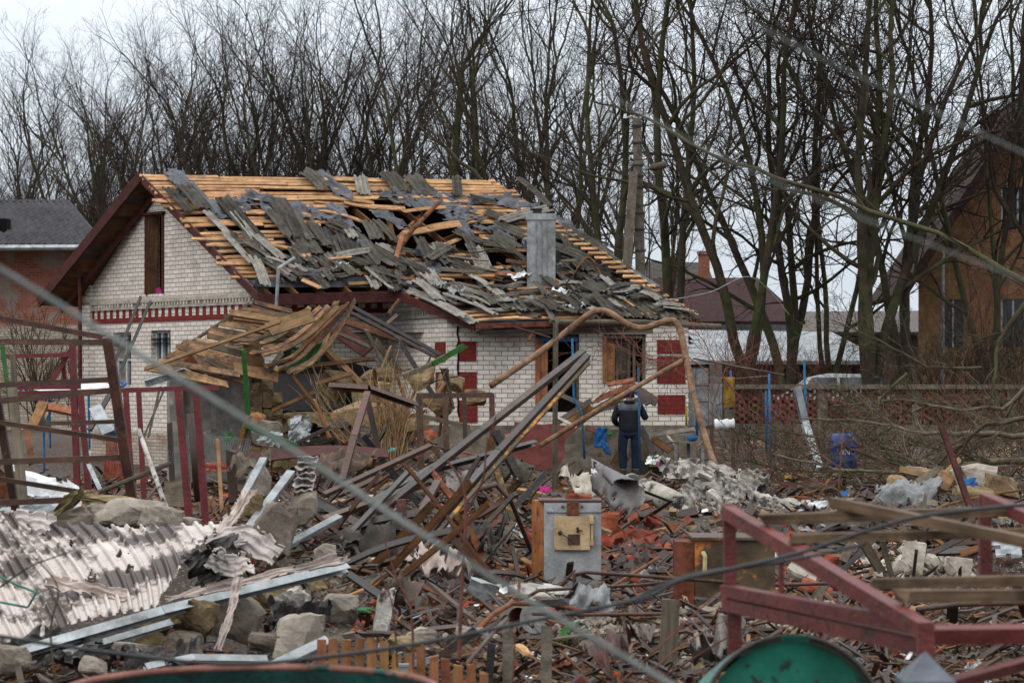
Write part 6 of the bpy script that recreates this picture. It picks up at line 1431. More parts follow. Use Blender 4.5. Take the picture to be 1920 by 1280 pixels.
for sgn, hx, hy, hz in ((-1, -.15, .3, .98), (1, .21, .3, 1.38)):
    mb = MB(); mb.box(J(hx, hy, hz), .08, .07, .03)
    for k in range(4): mb.tube([J(hx - .03 + k * .02, hy + .03, hz), J(hx - .03 + k * .02, hy + .075 + .01 * (k in (1, 2)), hz - .01), J(hx - .03 + k * .02, hy + .09, hz - .04)], [.009, .009, .007], 6)
    mb.tube([J(hx - sgn * .04, hy, hz), J(hx - sgn * .06, hy + .04, hz + .01)], [.011, .009], 6); mb.build('hand', M['skin'], man)
for s_ in (-1, 1):
    mb = MB(); chunk_mb(mb, J(s_ * .12 + .0, .07, .05), .11, .3, .11, s_ + 5, 3, None, .02); mb.build('shoe', M['char'], man, smooth=True)
skin('camera_bag', [(J(.3, .25, 1.4), .03), (J(.36, .27, 1.44), .035), (J(.42, .27, 1.46), .02)], [(0, 1), (1, 2)], M['char'], None)
tag(bpy.data.objects['camera_bag'], 'small dark object held up in the right hand of the man', 'tool'); bpy.data.objects['camera_bag'].name = 'hand_tool'
# ---------------------------------------------------------------- near ground, left: torn white siding and rubble
def ribbed(u_, v_, n_, shear, amp):
    f = (u_ * n_ + v_ * shear) % 1.0
    return amp * (1 if f < .16 else (1 - (f - .16) / .08 if f < .24 else (0 if f < .92 else (f - .92) / .08)))
TLc, TRc, BLc, BRc = P(-60, 985, 18.9), P(418, 983, 18.8), P(-60, 1228, 16.7), P(292, 1138, 17.2)
drop = set(); NU, NV = 340, 56
UP = lambda u, v: u * 1.45 - .45 + .42 * v
for i in range(NU):
    for j in range(NV):
        u2 = UP(i / NU, j / NV); ii = u2 * NU / 1.0
        q = noise.noise(V((ii * .03, j * .09, 3.3))) * .9 + noise.noise(V((ii * .1, j * .25, 1.3))) * .35
        em = min(j, NV - 1 - j, (1 - u2) * 90)
        if q * 5 - em > 0 or q > .5 or u2 < 0 or u2 > 1: drop.add((i, j))
def sid(u, v):
    u2 = min(1.0, UP(u, v)); p = lerp(lerp(TLc, TRc, u2), lerp(BLc, BRc, u2), v)
    w_ = .05 * noise.noise(V((u2 * 2.2, v * 1.0, 7))) + .05 * math.sin(v * 3.1)
    return p + V((0, -.35, .94)) * (w_ + ribbed(u, 0, 26, 0, .03)) + V((0, 0, .12 * math.exp(-((u2 - .12) / .1) ** 2) * (1 - v)))
mb = MB(); mb.grid(sid, NU, NV, th=.004, su=4, sv=3, keep=lambda i, j: (i, j) not in drop)
M['sidingdirty'] = mat('dirty_white_siding', 'a0968f', 'beb5b0', sc_=3, rough=.5, rnd=.02, c3='3e332c', p3=(.47, .54), s3=2.2, bump=.1, spec=.4, hue=0, dirt=.12)
tag(mb.build('metal_siding', M['sidingdirty']), 'large torn sheet of ribbed white siding lying over the rubble at bottom left', 'siding')
def strip(name, label, pts, w_, m, nr_=6, amp=.02, seed=1, th=.004, up=V((0, -.7, .7)), cat='siding'):
    q = [P(*p) for p in pts]; n_ = len(q) - 1
    def fn(u, v):
        k = min(int(v * n_), n_ - 1); f = v * n_ - k; p = lerp(q[k], q[k + 1], f); ax = (q[k + 1] - q[k]).normalized(); x = ax.cross(up).normalized(); y = x.cross(ax)
        return p + x * (u - .5) * w_ * (1 + .4 * noise.noise(V((v * 6, seed, 0)))) + y * (ribbed(u, 0, nr_, 0, amp) + .04 * noise.noise(V((u * 3, v * 7, seed))))
    dr = set((i, j) for i in range(18) for j in range(24) if noise.noise(V((i * .4, j * .5, seed))) * 3 - min(i, 17 - i, j, 23 - j) > 0)
    mb = MB(); mb.grid(fn, 18, 24, th=th, keep=lambda i, j: (i, j) not in dr); return tag(mb.build(name, M[m]), label, cat)
strip('metal_siding', 'torn upper piece of ribbed siding right of the large white sheet', [(395, 1030, 19), (455, 1000, 19.2), (520, 1045, 19.2)], .24, 'siding', 3, .02, 3)
strip('metal_siding', 'ragged ribbed siding scrap below the black gap', [(395, 1045, 18.8), (430, 1062, 18.7), (470, 1055, 18.8)], .22, 'siding', 3, .02, 4)
strip('metal_siding', 'narrow torn siding strip hanging from the galvanised stud', [(470, 918, 20.2), (445, 960, 20), (412, 1000, 19.6)], .11, 'sidingback', 2, .02, 5)
strip('metal_siding', 'folded white siding edge along the lower galvanised rail', [(312, 1126, 16.6), (470, 1088, 17), (650, 1046, 17.6)], .07, 'sidingback', 2, .02, 6)
strip('metal_siding', 'thin white strip dangling below the siding edge', [(447, 1080, 16.8), (436, 1135, 16.7), (410, 1218, 16.6)], .06, 'sidingback', 1, .01, 7)
strip('metal_siding', 'raised curled siding flap at the left edge', [(-30, 985, 18.8), (40, 982, 18.8), (95, 990, 18.7)], .25, 'siding', 3, .03, 8)
strip('metal_siding', 'curled pale siding roll lying on the white sheet', [(90, 1090, 17.5), (160, 1104, 17.4), (240, 1120, 17.3)], .10, 'sidingback', 2, .03, 9)
crumple('black_film', 'black torn film in the gap beside the white siding', 'film', P(405, 1055, 19), V((.42, 0, .22)), V((-.1, .1, .3)), 'char', .09, 6, 14, 12)
ws = MB()
def wav(u, v):
    x = (u - .5) * (.17 + .05 * noise.noise(V((v * 9, 2, 1)))); z = lerp(0, .34, v)
    return P(568, 928, 21.4) + V((x + .04 * v + .03 * noise.noise(V((v * 5, 5, 5))), .06 * math.sin(v * 42) + .05 * noise.noise(V((u * 4, v * 12, 3))), z + .03 * noise.noise(V((u * 3, v * 9, 8)))))
ws.grid(wav, 14, 90, th=.008)
tag(ws.build('folded_siding', M['siding']), 'stack of crumpled off-white siding folded into waves, standing in the middle left', 'siding')
chunk(572, 950, 21.4, 40, 60, 'plaster', 'grey plaster lump under the wavy siding stack', seed=4)
# insulation and concrete
for i, (x, y, d, w_, h_, an, m_, lab, cat) in enumerate([
    (118, 955, 21, 86, 18, -.75, 'wool', 'yellow mineral wool slab leaning on its long edge at left', 'insulation'), (190, 935, 21.2, 100, 16, .12, 'wool', 'yellow mineral wool slab lying flat on the grey blocks', 'insulation'),
    (125, 985, 20.4, 100, 42, -.4, 'concrete', 'large grey block leaning under the wool slabs', 'rubble block'), (180, 965, 20.6, 50, 40, -.3, 'plaster', 'brick-like block beside the leaning grey block', 'rubble block'), (240, 965, 20.6, 120, 50, .08, 'plaster', 'long plaster slab crowning the left rubble pile', 'rubble block'),
    (300, 975, 20.4, 70, 46, .25, 'plaster', 'rough plaster lump at the right end of the crowning slab', 'rubble block'), (350, 985, 20.6, 50, 26, .1, 'plaster', 'low plaster lump behind the white siding', 'rubble block'),
    (515, 985, 20.6, 66, 76, .2, 'concrete', 'pale grey broken slab behind the leaning galvanised stud', 'rubble block'), (485, 900, 24, 46, 50, .1, 'plaster', 'grey rubble lump left of the wavy siding stack', 'rubble block'), (470, 945, 20.8, 36, 40, .1, 'wool', 'small yellow wool clump between the studs', 'insulation'),
    (440, 1150, 17.4, 90, 84, .3, 'concrete', 'big grey concrete block under the rail at lower left', 'rubble block'), (320, 1165, 17.2, 130, 60, -.1, 'wool', 'large yellow-brown wool mat under the galvanised rail', 'insulation'), (375, 1160, 17, 60, 60, .2, 'wool', 'torn wool corner hanging by the concrete block', 'insulation'),
    (280, 1200, 16.8, 56, 40, .1, 'wool', 'dark hollow wool lump at lower left', 'insulation'), (345, 1205, 16.8, 70, 34, .1, 'concrete', 'flat grey stone under the wool mat', 'rubble block'), (562, 1190, 16.6, 74, 80, .15, 'plaster', 'pointed beige stone above the picket panel', 'rubble block'),
    (520, 1115, 18.2, 70, 50, .1, 'wool', 'wool lump beneath the siding edge', 'insulation'), (545, 1135, 17.8, 60, 60, -.2, 'fibre', 'dirty white fibre clump left of the pointed stone', 'insulation'), (636, 1142, 18.0, 58, 48, .1, 'plaster', 'round pale plaster disc right of the fibre clump', 'rubble block'),
    (590, 1085, 19, 50, 30, .1, 'wool', 'dark yellow wool piece under the rail end', 'insulation'), (500, 1205, 16.6, 60, 30, .1, 'concrete', 'brown flat stone left of the pointed stone', 'rubble block'), (610, 1035, 20, 40, 30, .1, 'plaster', 'pale chip stone by the rail end', 'rubble block'),
    (20, 1240, 15.8, 60, 50, .1, 'concrete', 'grey stone in the bottom left corner', 'rubble block'), (240, 1215, 16.6, 70, 24, .1, 'plaster', 'pale flat stone among the black film', 'rubble block'), (180, 1250, 15.8, 50, 30, .1, 'plaster', 'low beige stone at the very bottom left', 'rubble block'),
    (716, 1155, 17.4, 30, 80, .15, 'fibre', 'white fibre rag hanging above the picket panel', 'insulation'), (1020, 1113, 20, 100, 34, .05, 'fibre', 'bundle of white glass fibre in front of the boiler', 'insulation'), (905, 1110, 20.4, 50, 36, .3, 'galv', 'grey folded sheet lump left of the fibre bundle', 'metal sheet'),
    (760, 1205, 16, 60, 24, .1, 'stone', 'flat tan stone behind the pickets', 'rubble block'), (790, 1190, 16.2, 50, 26, -.1, 'plaster', 'pinkish broken brick behind the pickets', 'rubble block'), (880, 1190, 16.2, 44, 26, 0, 'plaster', 'beige lump left of the concrete posts', 'rubble block')]):
    o = chunk(x, y, d, w_, h_, m_, lab, cat, {'insulation': 'mineral_wool', 'rubble block': 'rubble_block', 'metal sheet': 'metal_sheet'}[cat], seed=i * 2.7 + 3, rot=Matrix.Rotation(an, 3, 'Y'), rough={'wool': .34, 'fibre': .4}.get(m_, .2), lv=7 if m_ in ('wool', 'fibre') else 5)
for i, (x, y, d, w_, h_, lab) in enumerate([(95, 1225, 16.4, 190, 50, 'black tarpaulin heap along the bottom left'), (300, 1235, 16.2, 150, 34, 'black film strip under the galvanised strip'), (560, 1160, 17.2, 120, 40, 'black film between fibre clump and picket panel')]):
    s_ = F / d; crumple('black_tarpaulin', lab, 'tarpaulin', P(x, y, d), V((w_ / s_, 0, -.03)), V((0, .3, h_ / s_)), 'char', .16, i + 20, 24, 14, smooth=False)
# picket panel
pk = thing('picket_fence', P(740, 1280, 14), 'low orange-brown wooden picket panel at the bottom, tops broken off unevenly', 'fence')
for i in range(14):
    x = 602 + i * 23.5; top = 1194 + (0 if i < 5 else 6 * (i - 4)) + U(-5, 7) + (18 if i in (6, 7) else 0) + (0 if i < 9 else 3 * (i - 9))
    mb = MB(); mb.board(P(x, 1330, 14), P(x + U(-2, 2), top, 14), .052, .02, up=V((0, -1, 0)), jag=.012); mb.build('picket', M['orangewood'], pk)
mb = MB(); mb.board(P(590, 1300, 14.05), P(925, 1310, 14.05), .05, .03, up=V((0, -1, 0))); mb.build('rail', M['orangewood'], pk)
mb = MB(); mb.box(P(757, 1290, 13.8), .045, .045, .25); mb.box(P(757, 1246, 13.8), .06, .06, .015); mb.build('post', M['zinc'], pk)

# ---------------------------------------------------------------- boilers
bo = thing('boiler', P(1062, 1095, 23.5), 'grey enamelled solid fuel boiler with a stained cream door and ochre side', 'boiler')
X0, X1, XL = P(1020, 0, 23.5).x, P(1127, 0, 23.5).x, P(998, 0, 23.5).x; zb0, zb1 = P(0, 1100, 23.5).z, P(0, 941, 23.5).z
mb = MB(); mb.hexa([V((X0, 23.5, zb0)), V((X1, 23.5, zb0)), V((X1, 24.0, zb0)), V((XL, 24.05, zb0)), V((X0, 23.5, zb1)), V((X1, 23.5, zb1)), V((X1, 24.0, zb1)), V((XL, 24.05, zb1))][::1]); mb.build('casing', M['ochre'], bo)
mb = MB(); mb.box(V(((X0 + X1) / 2, 23.485, (zb0 + zb1) / 2)), X1 - X0, .024, zb1 - zb0 - .01); fpn = mb.build('front_panel', M['enamelgrey'], bo)
mb = MB(); mb.box(V(((X0 + X1) / 2 + .01, 23.465, zb1 - .09)), X1 - X0 - .03, .02, .012); mb.build('rib', M['enamelgrey'], fpn)
mb = MB(); mb.box(V(((X0 + X1) / 2 - .02, 23.75, zb1 + .012)), X1 - X0 + .06, .55, .02, None, .01); mb.build('top_plate', M['rustdark'], bo)
a, b_ = P(1039, 1030, 23.45), P(1106, 967, 23.45); mb = MB(); mb.box((a + b_) / 2, b_.x - a.x, .035, b_.z - a.z, None, .01); dr_ = mb.build('door', M['cream'], bo)
a, b_ = P(1063, 965, 23.45), P(1085, 941, 23.45); mb = MB(); mb.box((a + b_) / 2, b_.x - a.x, .03, b_.z - a.z, None, .02)
for sx_ in (-.045, .045):
    for sz_ in (-.05, .05): mb.lathe((a + b_) / 2 + V((sx_, -.015, sz_)), [(.01, 0), (.01, .008), (0, .009)], 8, V((0, -1, 0)))
mb.build('hinge_bracket', M['rust'], bo)
mb = MB()
for x in (1055, 1091): mb.lathe(P(x, 949, 23.47), [(.014, 0), (.014, .01), (.009, .018), (0, .019)], 8, V((0, -1, 0)))
mb.build('bolt', M['rust'], bo)
mb = MB(); mb.lathe(P(1050, 998, 23.43), [(.02, 0), (.022, .012), (.0, .016)], 10, V((0, -1, 0))); mb.tube([P(1050, 998, 23.41), P(1072, 1012, 23.4)], .006, 6); mb.build('handle', M['char'], dr_)
mb = MB(); a, b_ = P(1065, 1020, 23.43), P(1087, 1001, 23.43); mb.box((a + b_) / 2, b_.x - a.x, .012, b_.z - a.z, None, .05); mb.tube([P(1083, 998, 23.42), P(1083, 988, 23.41)], .012, 6); mb.tube([P(1084, 993, 23.4), P(1093, 995, 23.4)], [.012, .004], 6); mb.build('latch', M['rustdark'], dr_)
mb = MB()
for (y0, y1) in ((965, 981), (1012, 1022)): mb.box(P(1109, (y0 + y1) / 2, 23.44), .04, .03, (y1 - y0) / F * 23.5)
mb.box(P(1110, 996, 23.45), .022, .02, .16); mb.build('hinge', M['cream'], dr_)
b2 = thing('boiler', P(1375, 1175, 20.5), 'burnt rusty boiler with ochre patches behind the near red frame', 'boiler')
a, b_ = P(1303, 1170, 20.5), P(1453, 1012, 20.5); mb = MB(); cc = (a + b_) / 2; mb.box(V((cc.x, 20.8, cc.z)), b_.x - a.x, .6, b_.z - a.z, None, .01); mb.build('casing', M['ochreburnt'], b2)
mb = MB(); mb.box(V((cc.x, 20.8, b_.z + .012)), b_.x - a.x + .05, .66, .025, None, .01); mb.build('top_plate', M['rustdark'], b2)
mb = MB(); mb.tube([P(1318, 1035, 20.45), P(1322, 1042, 20.42), P(1321, 1075, 20.42)], .02, 6); mb.build('handle', M['cream'], b2)
mb = MB()
for k in range(7): mb.box(P(1338, 1135 + k * 4, 20.48), .12, .02, .008)
mb.build('grille', M['char'], b2)
a, b_ = P(1266, 1178, 20.5), P(1303, 1016, 20.5); mb = MB(); mb.box(V(((a.x + b_.x) / 2, 20.7, (a.z + b_.z) / 2)), b_.x - a.x - .01, .4, b_.z - a.z, None, .02)
tag(mb.build('peeling_panel', M['rust']), 'grey and orange peeling panel standing left of the burnt boiler', 'panel')
for i, (x, y, w_, h_, an) in enumerate([(1095, 936, 26, 18, .05), (1072, 934, 20, 17, -.1), (1040, 940, 24, 12, .2), (1118, 942, 18, 8, -.3)]):
    chunk(x, y, 23.75, w_, h_, 'redbrick', ['orange brick on the boiler top, right one', 'charred orange brick in the middle of the boiler top', 'broken brick at the left of the boiler top', 'flat brick chip at the right corner of the boiler top'][i], 'brick', 'brick', rot=Matrix.Rotation(an, 3, 'Y'), rough=.06)
for i, (x, y, d, w_, h_, an) in enumerate([(1142, 974, 27, 30, 28, .2), (1138, 1012, 27, 24, 18, .4), (1158, 1000, 27.5, 26, 24, .7), (1216, 1015, 27.5, 38, 34, .3), (1232, 1040, 27, 30, 26, -.2), (1160, 1044, 26.6, 22, 16, -.3), (1200, 1050, 27, 34, 26, .5), (1245, 1005, 28, 24, 16, .1), (1225, 980, 28.5, 30, 18, .3), (1195, 1105, 23, 36, 18, .2), (1218, 1078, 24.5, 26, 18, -.4), (1010, 985, 28, 16, 26, .2), (995, 1010, 27.4, 20, 20, .3), (1240, 1060, 26, 30, 22, .4)]):
    chunk(x, y, d, w_, h_, 'redbrick', 'orange red broken brick in the dark pile right of the grey boiler', 'brick', 'brick', rot=Matrix.Rotation(an, 3, 'Y'), rough=.1, group='orange bricks beside the grey boiler', lv=2)
# charred curved sheet and fallen lagged pipe
def ccs(u, v):
    p = lerp(P(1108, 885 + 30, 29), P(1178, 955, 27.6), u); a = lerp(-.6, 1.6, v)
    return p + V((.0, -.42 * math.sin(a) * (1 - .25 * u), .36 * math.cos(a) * (1 + .3 * u) - .12 * u)) + V((.1 * math.sin(a * 2) * u, 0, 0)) * 2
mb = MB(); mb.grid(ccs, 26, 14, th=.006, keep=lambda i, j: not (noise.noise(V((i * .35, j * .5, 9))) * 4 - min(i, 25 - i, 13 - j) > 0)); M['charsheet'] = mat('scorched_steel', '3a3432', '857c77', sc_=3, rough=.35, metal=.5, rnd=0, c3='a39a94', p3=(.6, .72), s3=2.5, spec=.5)
tag(mb.build('scorched_sheet', M['charsheet'], smooth=True), 'scorched curled steel sheet arching behind the grey boiler', 'metal sheet')
lp = thing('lagged_pipe', P(1230, 960, 31), 'thick grey pipe lying diagonally with its scorched white wrapping torn open', 'pipe')
mb = MB(); mb.tube([P(1178, 905, 30.6), P(1182, 907, 30.5), P(1230, 926, 30), P(1284, 952, 29.4)], [.11, .14, .145, .145], 18); mb.build('pipe_wall', mat('mottled_pipe', '8f8a80', 'b5b0a6', sc_=2, rough=.7, rnd=0, c3='2f2d2c', p3=(.5, .58), s3=2.2), lp, smooth=True)
M['wrap'] = mat('scorched_wrap', '77716b', 'cdc7c0', sc_=6, rough=.95, rnd=.2, c3='1f1a18', p3=(.5, .6), s3=3, bump=1, bs=14, dirt=.3, hue=0)
WR = [(1262, 882, 31.6, 60, 30, .3), (1300, 900, 31.4, 80, 46, .2), (1345, 905, 31, 70, 40, .3), (1290, 935, 30.8, 60, 50, .1), (1335, 945, 30.4, 90, 50, .35), (1380, 925, 30.4, 50, 40, .4), (1310, 975, 29.4, 70, 40, .2), (1375, 960, 29.8, 90, 40, .4), (1420, 945, 30, 60, 30, .3), (1440, 965, 29.6, 80, 36, .35), (1480, 978, 29.6, 60, 34, .3), (1400, 985, 29, 70, 34, .3), (1262, 975, 29.6, 50, 44, .1), (1355, 885, 31.6, 50, 20, .5), (1465, 995, 29.2, 60, 26, .2)]
def roll_mb(p0, p1, r0, seed):
    ax = (p1 - p0); L = ax.length; ax.normalize(); x = ax.cross(Z).normalized(); y = x.cross(ax); mb = MB()
    def fn(u, v):
        a = u * 6.2832; f = noise.noise(V((math.cos(a) * 1.6 + seed, math.sin(a) * 1.6, v * L * 1.6))) + .55 * abs(noise.noise(V((math.cos(a) * 5 + seed, math.sin(a) * 5, v * L * 2.5)))) + .3 * noise.noise(V((a * 5, v * L * 9, seed)))
        rr = r0 * (1 + 1.0 * f) * (1 - .5 * abs(v - .5) ** 2)
        return lerp(p0, p1, v) + x * math.cos(a) * rr * 1.25 + y * math.sin(a) * rr + ax * .12 * noise.noise(V((a, seed, 1))) * (1 if v > .5 else -1)
    nv = max(14, int(L / .035)); mb.grid(fn, 54, nv, th=.006, keep=lambda i, j: not (noise.noise(V((i * .3, j * .3, seed))) * 5 - min(j, nv - 1 - j) > .4)); return mb
for i, (a, b_, r_) in enumerate([((1262, 882, 31.6), (1330, 900, 31.2), .12), ((1296, 915, 31), (1360, 945, 30.4), .17), ((1320, 890, 31.2), (1420, 935, 30.6), .17), ((1290, 955, 30), (1300, 1000, 29), .16), ((1330, 950, 30), (1420, 985, 29.4), .17), ((1390, 935, 30.4), (1500, 975, 29.6), .15), ((1400, 975, 29.4), (1500, 995, 29), .12), ((1340, 975, 29.2), (1400, 1000, 28.8), .13)]):
    tag(roll_mb(P(*a), P(*b_), r_ * .85, i * 3.7 + 2).build('pipe_lagging', M['wrap'], smooth=False), 'crumpled scorched white lagging torn off the fallen pipe behind the near red frame', 'lagging', 'torn lagging of the fallen pipe')
for i in range(22):
    x, y = RN.choice([(1300, 890), (1340, 905), (1310, 935), (1380, 925), (1420, 945), (1460, 965), (1300, 980), (1360, 970), (1480, 985), (1270, 880), (1400, 900)]); x += U(-25, 25); y += U(-12, 10); a = U(-.6, 1.4); d_ = lerp(31, 29, (y - 880) / 110)
    crumple('pipe_lagging', 'loose torn flap of white lagging on the fallen pipe', 'lagging', P(x, y, d_ - .25), V((math.cos(a), -.2, -math.sin(a))) * U(.2, .42), V((math.sin(a) * .6, .3, math.cos(a))) * U(.14, .26), 'wrap', .09, i + 140, 18, 12, th=.006, group='loose flaps of pipe lagging', fold=.4)
bar('galvanised_pipe', 'plain grey pipe end beyond the torn lagging', 'pipe', [(1500, 962, 29.4), (1565, 985, 28.8)], .12, 'zinc', kind='tube')
# blocks and boards on the right
for i, (x, y, d, w_, h_, m_, lab, an) in enumerate([(1710, 1045, 24, 38, 56, 'whitebrick', 'upright pale perforated block in the right rubble', .15), (1745, 1052, 24, 34, 26, 'whitebrick', 'pale block tilted beside the perforated block', .5), (1795, 1062, 24, 44, 32, 'whitebrick', 'large pale cube-like block right of the perforated one', .1), (1690, 1062, 23.6, 32, 22, 'whitebrick', 'low pale block at the foot of the perforated one', .3),
        (1745, 893, 37, 34, 26, 'tan', 'light wooden stub among the right-hand boards', .3), (1720, 888, 37.4, 40, 24, 'plaster', 'grey-pink lump left of the wooden stub', .1), (1770, 905, 36, 30, 40, 'tan', 'light board end leaning by the stub', .4), (1832, 888, 37, 56, 36, 'plaster', 'flat beige slab right of the maroon stake', .2), (1880, 915, 35, 60, 40, 'stone', 'tan lump at the right edge of the board pile', .2),
        (1830, 920, 34, 70, 20, 'stone', 'brown flat slab under the maroon stake', .0), (1685, 905, 35, 40, 26, 'stone', 'tan lump left of the board pile', .3), (1740, 945, 30, 36, 20, 'plaster', 'pale lump below the grey tarpaulin', .2), (1500, 1075, 22.6, 50, 40, 'whitebrick', 'pale lump between the boiler and the slats', .4), (1525, 1100, 21.6, 40, 22, 'redbrick', 'orange brick lump below the pale one', .3), (1560, 1052, 23.4, 26, 20, 'redbrick', 'small orange brick by the crossing sticks', .2)]):
    chunk(x, y, d, w_, h_, m_, lab, seed=i + 70, rot=Matrix.Rotation(an, 3, 'Y'), rough=.1)
crumple('grey_tarpaulin', 'creased grey tarpaulin draped over the right-hand rubble', 'tarpaulin', P(1700, 925, 33), V((.9, -.1, .06)), V((.15, .4, .28)), 'zinc', .22, 33, 26, 18, smooth=True, fold=.12)
crumple('plastic_bag', 'ribbed white plastic on the ground left of the grey tarpaulin', 'plastic', P(1530, 945, 34), V((.42, 0, .0)), V((.0, .1, .1)), 'whiteplastic', .08, 34, 16, 8)
crumple('metal_sheet', 'light metal sheet under the right end of the slats', 'metal sheet', P(1885, 1022, 23), V((.3, 0, 0)), V((0, .1, .22)), 'galv', .02, 35, 6, 6, ragged=1)
net('wire_roll', 'roll of rusty chain-link wire at the right edge', P(1890, 1062, 22), V((.4, 0, 0)), V((.02, .05, .2)), 26, 16, 'rustdark', .003)
for i, (x0, y0, x1, y1, d_, w_, m_, lab) in enumerate([(1620, 1018, 1650, 1068, 22.6, .09, 'palebark', 'mossy pale log leaning among the right rubble'), (1578, 1055, 1600, 1015, 22.8, .08, 'greywood', 'grey board leaning left of the mossy log'), (1655, 1015, 1672, 1080, 22.6, .05, 'greywood', 'thin grey board right of the mossy log'), (1718, 1035, 1712, 1085, 22.2, .03, 'char', 'black rod before the perforated block'),
        (1660, 1092, 1600, 1110, 21, .06, 'greywood', 'plank under the red diagonal beam'), (1520, 1130, 1560, 1080, 21, .07, 'greywood', 'grey board behind the small red post'), (1580, 1068, 1640, 1010, 23, .05, 'char', 'dark stick crossing the mossy log'), (1800, 1040, 1880, 1010, 24, .07, 'brownwood', 'brown board above the pale cubes'), (1740, 1040, 1820, 1000, 24.4, .06, 'darkwood', 'dark beam behind the pale blocks'),
        (1786, 880, 1800, 910, 36, .1, 'whitebrick', 'white board edge by the maroon stake'), (1760, 900, 1800, 860, 36.6, .08, 'tan', 'fresh split board sticking up from the board pile'), (1720, 905, 1760, 880, 36, .12, 'greywood', 'purple-grey board on the board pile'), (1690, 880, 1770, 900, 36.2, .1, 'tan', 'tan plank in the right-hand board pile')]):
    bar('broken_board', lab, 'board', [(x0, y0, d_), (x1, y1, d_ + .1)], w_, m_, h=w_ * .4, up=V((0, -.8, .5)))

# ---------------------------------------------------------------- near ground, centre: pipes and posts
for (nm, lab, cat, pts, w_, m_) in [
    ('bent_rod', 'bent rusty rod looping up in front of the grey boiler', 'rod', [(1077, 1134, 20), (1077, 1076, 20), (1098, 1072, 20), (1300, 1086, 20.4), (1450, 1096, 20.6), (1600, 1092, 21)], .032, 'rustdark'),
    ('bent_rod', 'rusty rod rising to the right behind the looped one', 'rod', [(990, 1118, 19.6), (1010, 1106, 19.6), (1200, 1096, 20.4), (1250, 1092, 20.6)], .03, 'rustdark'),
    ('bent_rod', 'rusty rod climbing from the looped rod to the brick pile', 'rod', [(1070, 1142, 19.4), (1130, 1110, 20), (1235, 1045, 21.4)], .03, 'rust'),
    ('rusty_pipe', 'long thin rusty pipe lying across the ground behind the concrete posts', 'pipe', [(1030, 1172, 17.8), (1200, 1176, 18), (1330, 1182, 18)], .05, 'rust'),
    ('rusty_pipe', 'orange rusty pipe running under the near red frame', 'pipe', [(1240, 1158, 18.6), (1400, 1176, 18.4), (1600, 1200, 18)], .04, 'rust'),
    ('rusty_pipe', 'second rusty pipe crossing the orange one under the near red frame', 'pipe', [(1260, 1172, 18.2), (1400, 1160, 18.6), (1530, 1150, 19)], .045, 'rustdark'),
    ('bent_rod', 'curved rod arching over the open pipe', 'rod', [(890, 1185, 16.6), (925, 1150, 17), (960, 1131, 17.4), (1030, 1132, 17.8), (1120, 1150, 18), (1260, 1160, 18.4)], .035, 'rust'),
    ('bent_rod', 'dark rod running under the curved one to the right', 'rod', [(1000, 1150, 17), (1100, 1152, 17.6), (1250, 1150, 18), (1420, 1160, 18.6)], .028, 'rustdark'),
    ('bent_rod', 'dark thick rod by the right end of the near slats', 'rod', [(1720, 1142, 17), (1800, 1132, 17.2), (1980, 1128, 17.6)], .04, 'rustdark'),
    ('bent_rod', 'leaning dark rod left of the concrete posts', 'rod', [(875, 1245, 15), (920, 1190, 15.8), (950, 1160, 16.4)], .03, 'rustdark'),
    ('water_hose', 'thin teal hose end at the left edge over the siding', 'hose', [(-30, 1066, 14), (30, 1095, 14), (68, 1110, 14), (52, 1138, 14), (0, 1128, 14)], .014, 'teal')]:
    bar(nm, lab, cat, pts, w_, m_, kind='tube')
op = thing('pipe_elbow', P(975, 1190, 18), 'short wide pipe with a pale rim opening towards the left, bottom centre', 'pipe')
ax = V((-.55, -.82, .1)).normalized(); c_ = P(972, 1160, 18)
mb = MB(); mb.lathe(c_ - ax * .4, [(.105, 0), (.105, .4), (.09, .4), (.09, .0)], 24, ax); mb.build('pipe_wall', M['rust'], op, smooth=False)
mb = MB(); mb.lathe(c_ - ax * .0, [(.112, -.015), (.112, .012), (.088, .012), (.088, -.015)], 24, ax); mb.build('rim', M['plaster'], op)
mb = MB(); mb.lathe(P(1003, 1158, 17.9), [(.0, -.01), (.115, -.01), (.115, .01), (.0, .01)], 20, V((-.3, -.95, .1))); mb.build('flange', M['zinc'], op)
for (x0, y0, x1, y1, d_, w_, m_, lab) in [(953, 1320, 952, 1180, 15, .066, 'concrete', 'slim grey concrete post under the open pipe, left one'), (1024, 1320, 1025, 1180, 15, .066, 'concrete', 'slim grey concrete post under the open pipe, right one'), (914, 1310, 922, 1205, 15, .05, 'char', 'charred thin post left of the concrete posts'),
                               (1250, 1285, 1258, 1120, 16.6, .12, 'greywood', 'weathered upright plank at bottom centre right'), (1010, 1130, 1062, 1128, 17.5, .05, 'char', 'dark strap on the open pipe'), (825, 1232, 895, 1178, 15.6, .06, 'steeldark', 'dark metal strip above the pickets, rising to the right'), (765, 1246, 826, 1232, 15.5, .04, 'galv', 'shiny strip lying over the pickets'), (880, 1178, 912, 1186, 15.8, .03, 'galv', 'short bent end of the dark metal strip')]:
    bar('post' if 'post' in lab else 'broken_board', lab, 'post' if 'post' in lab else 'board', [(x0, y0, d_), (x1, y1, d_)], w_, m_, h=w_ * .7, kind='board', up=V((0, -1, 0)))

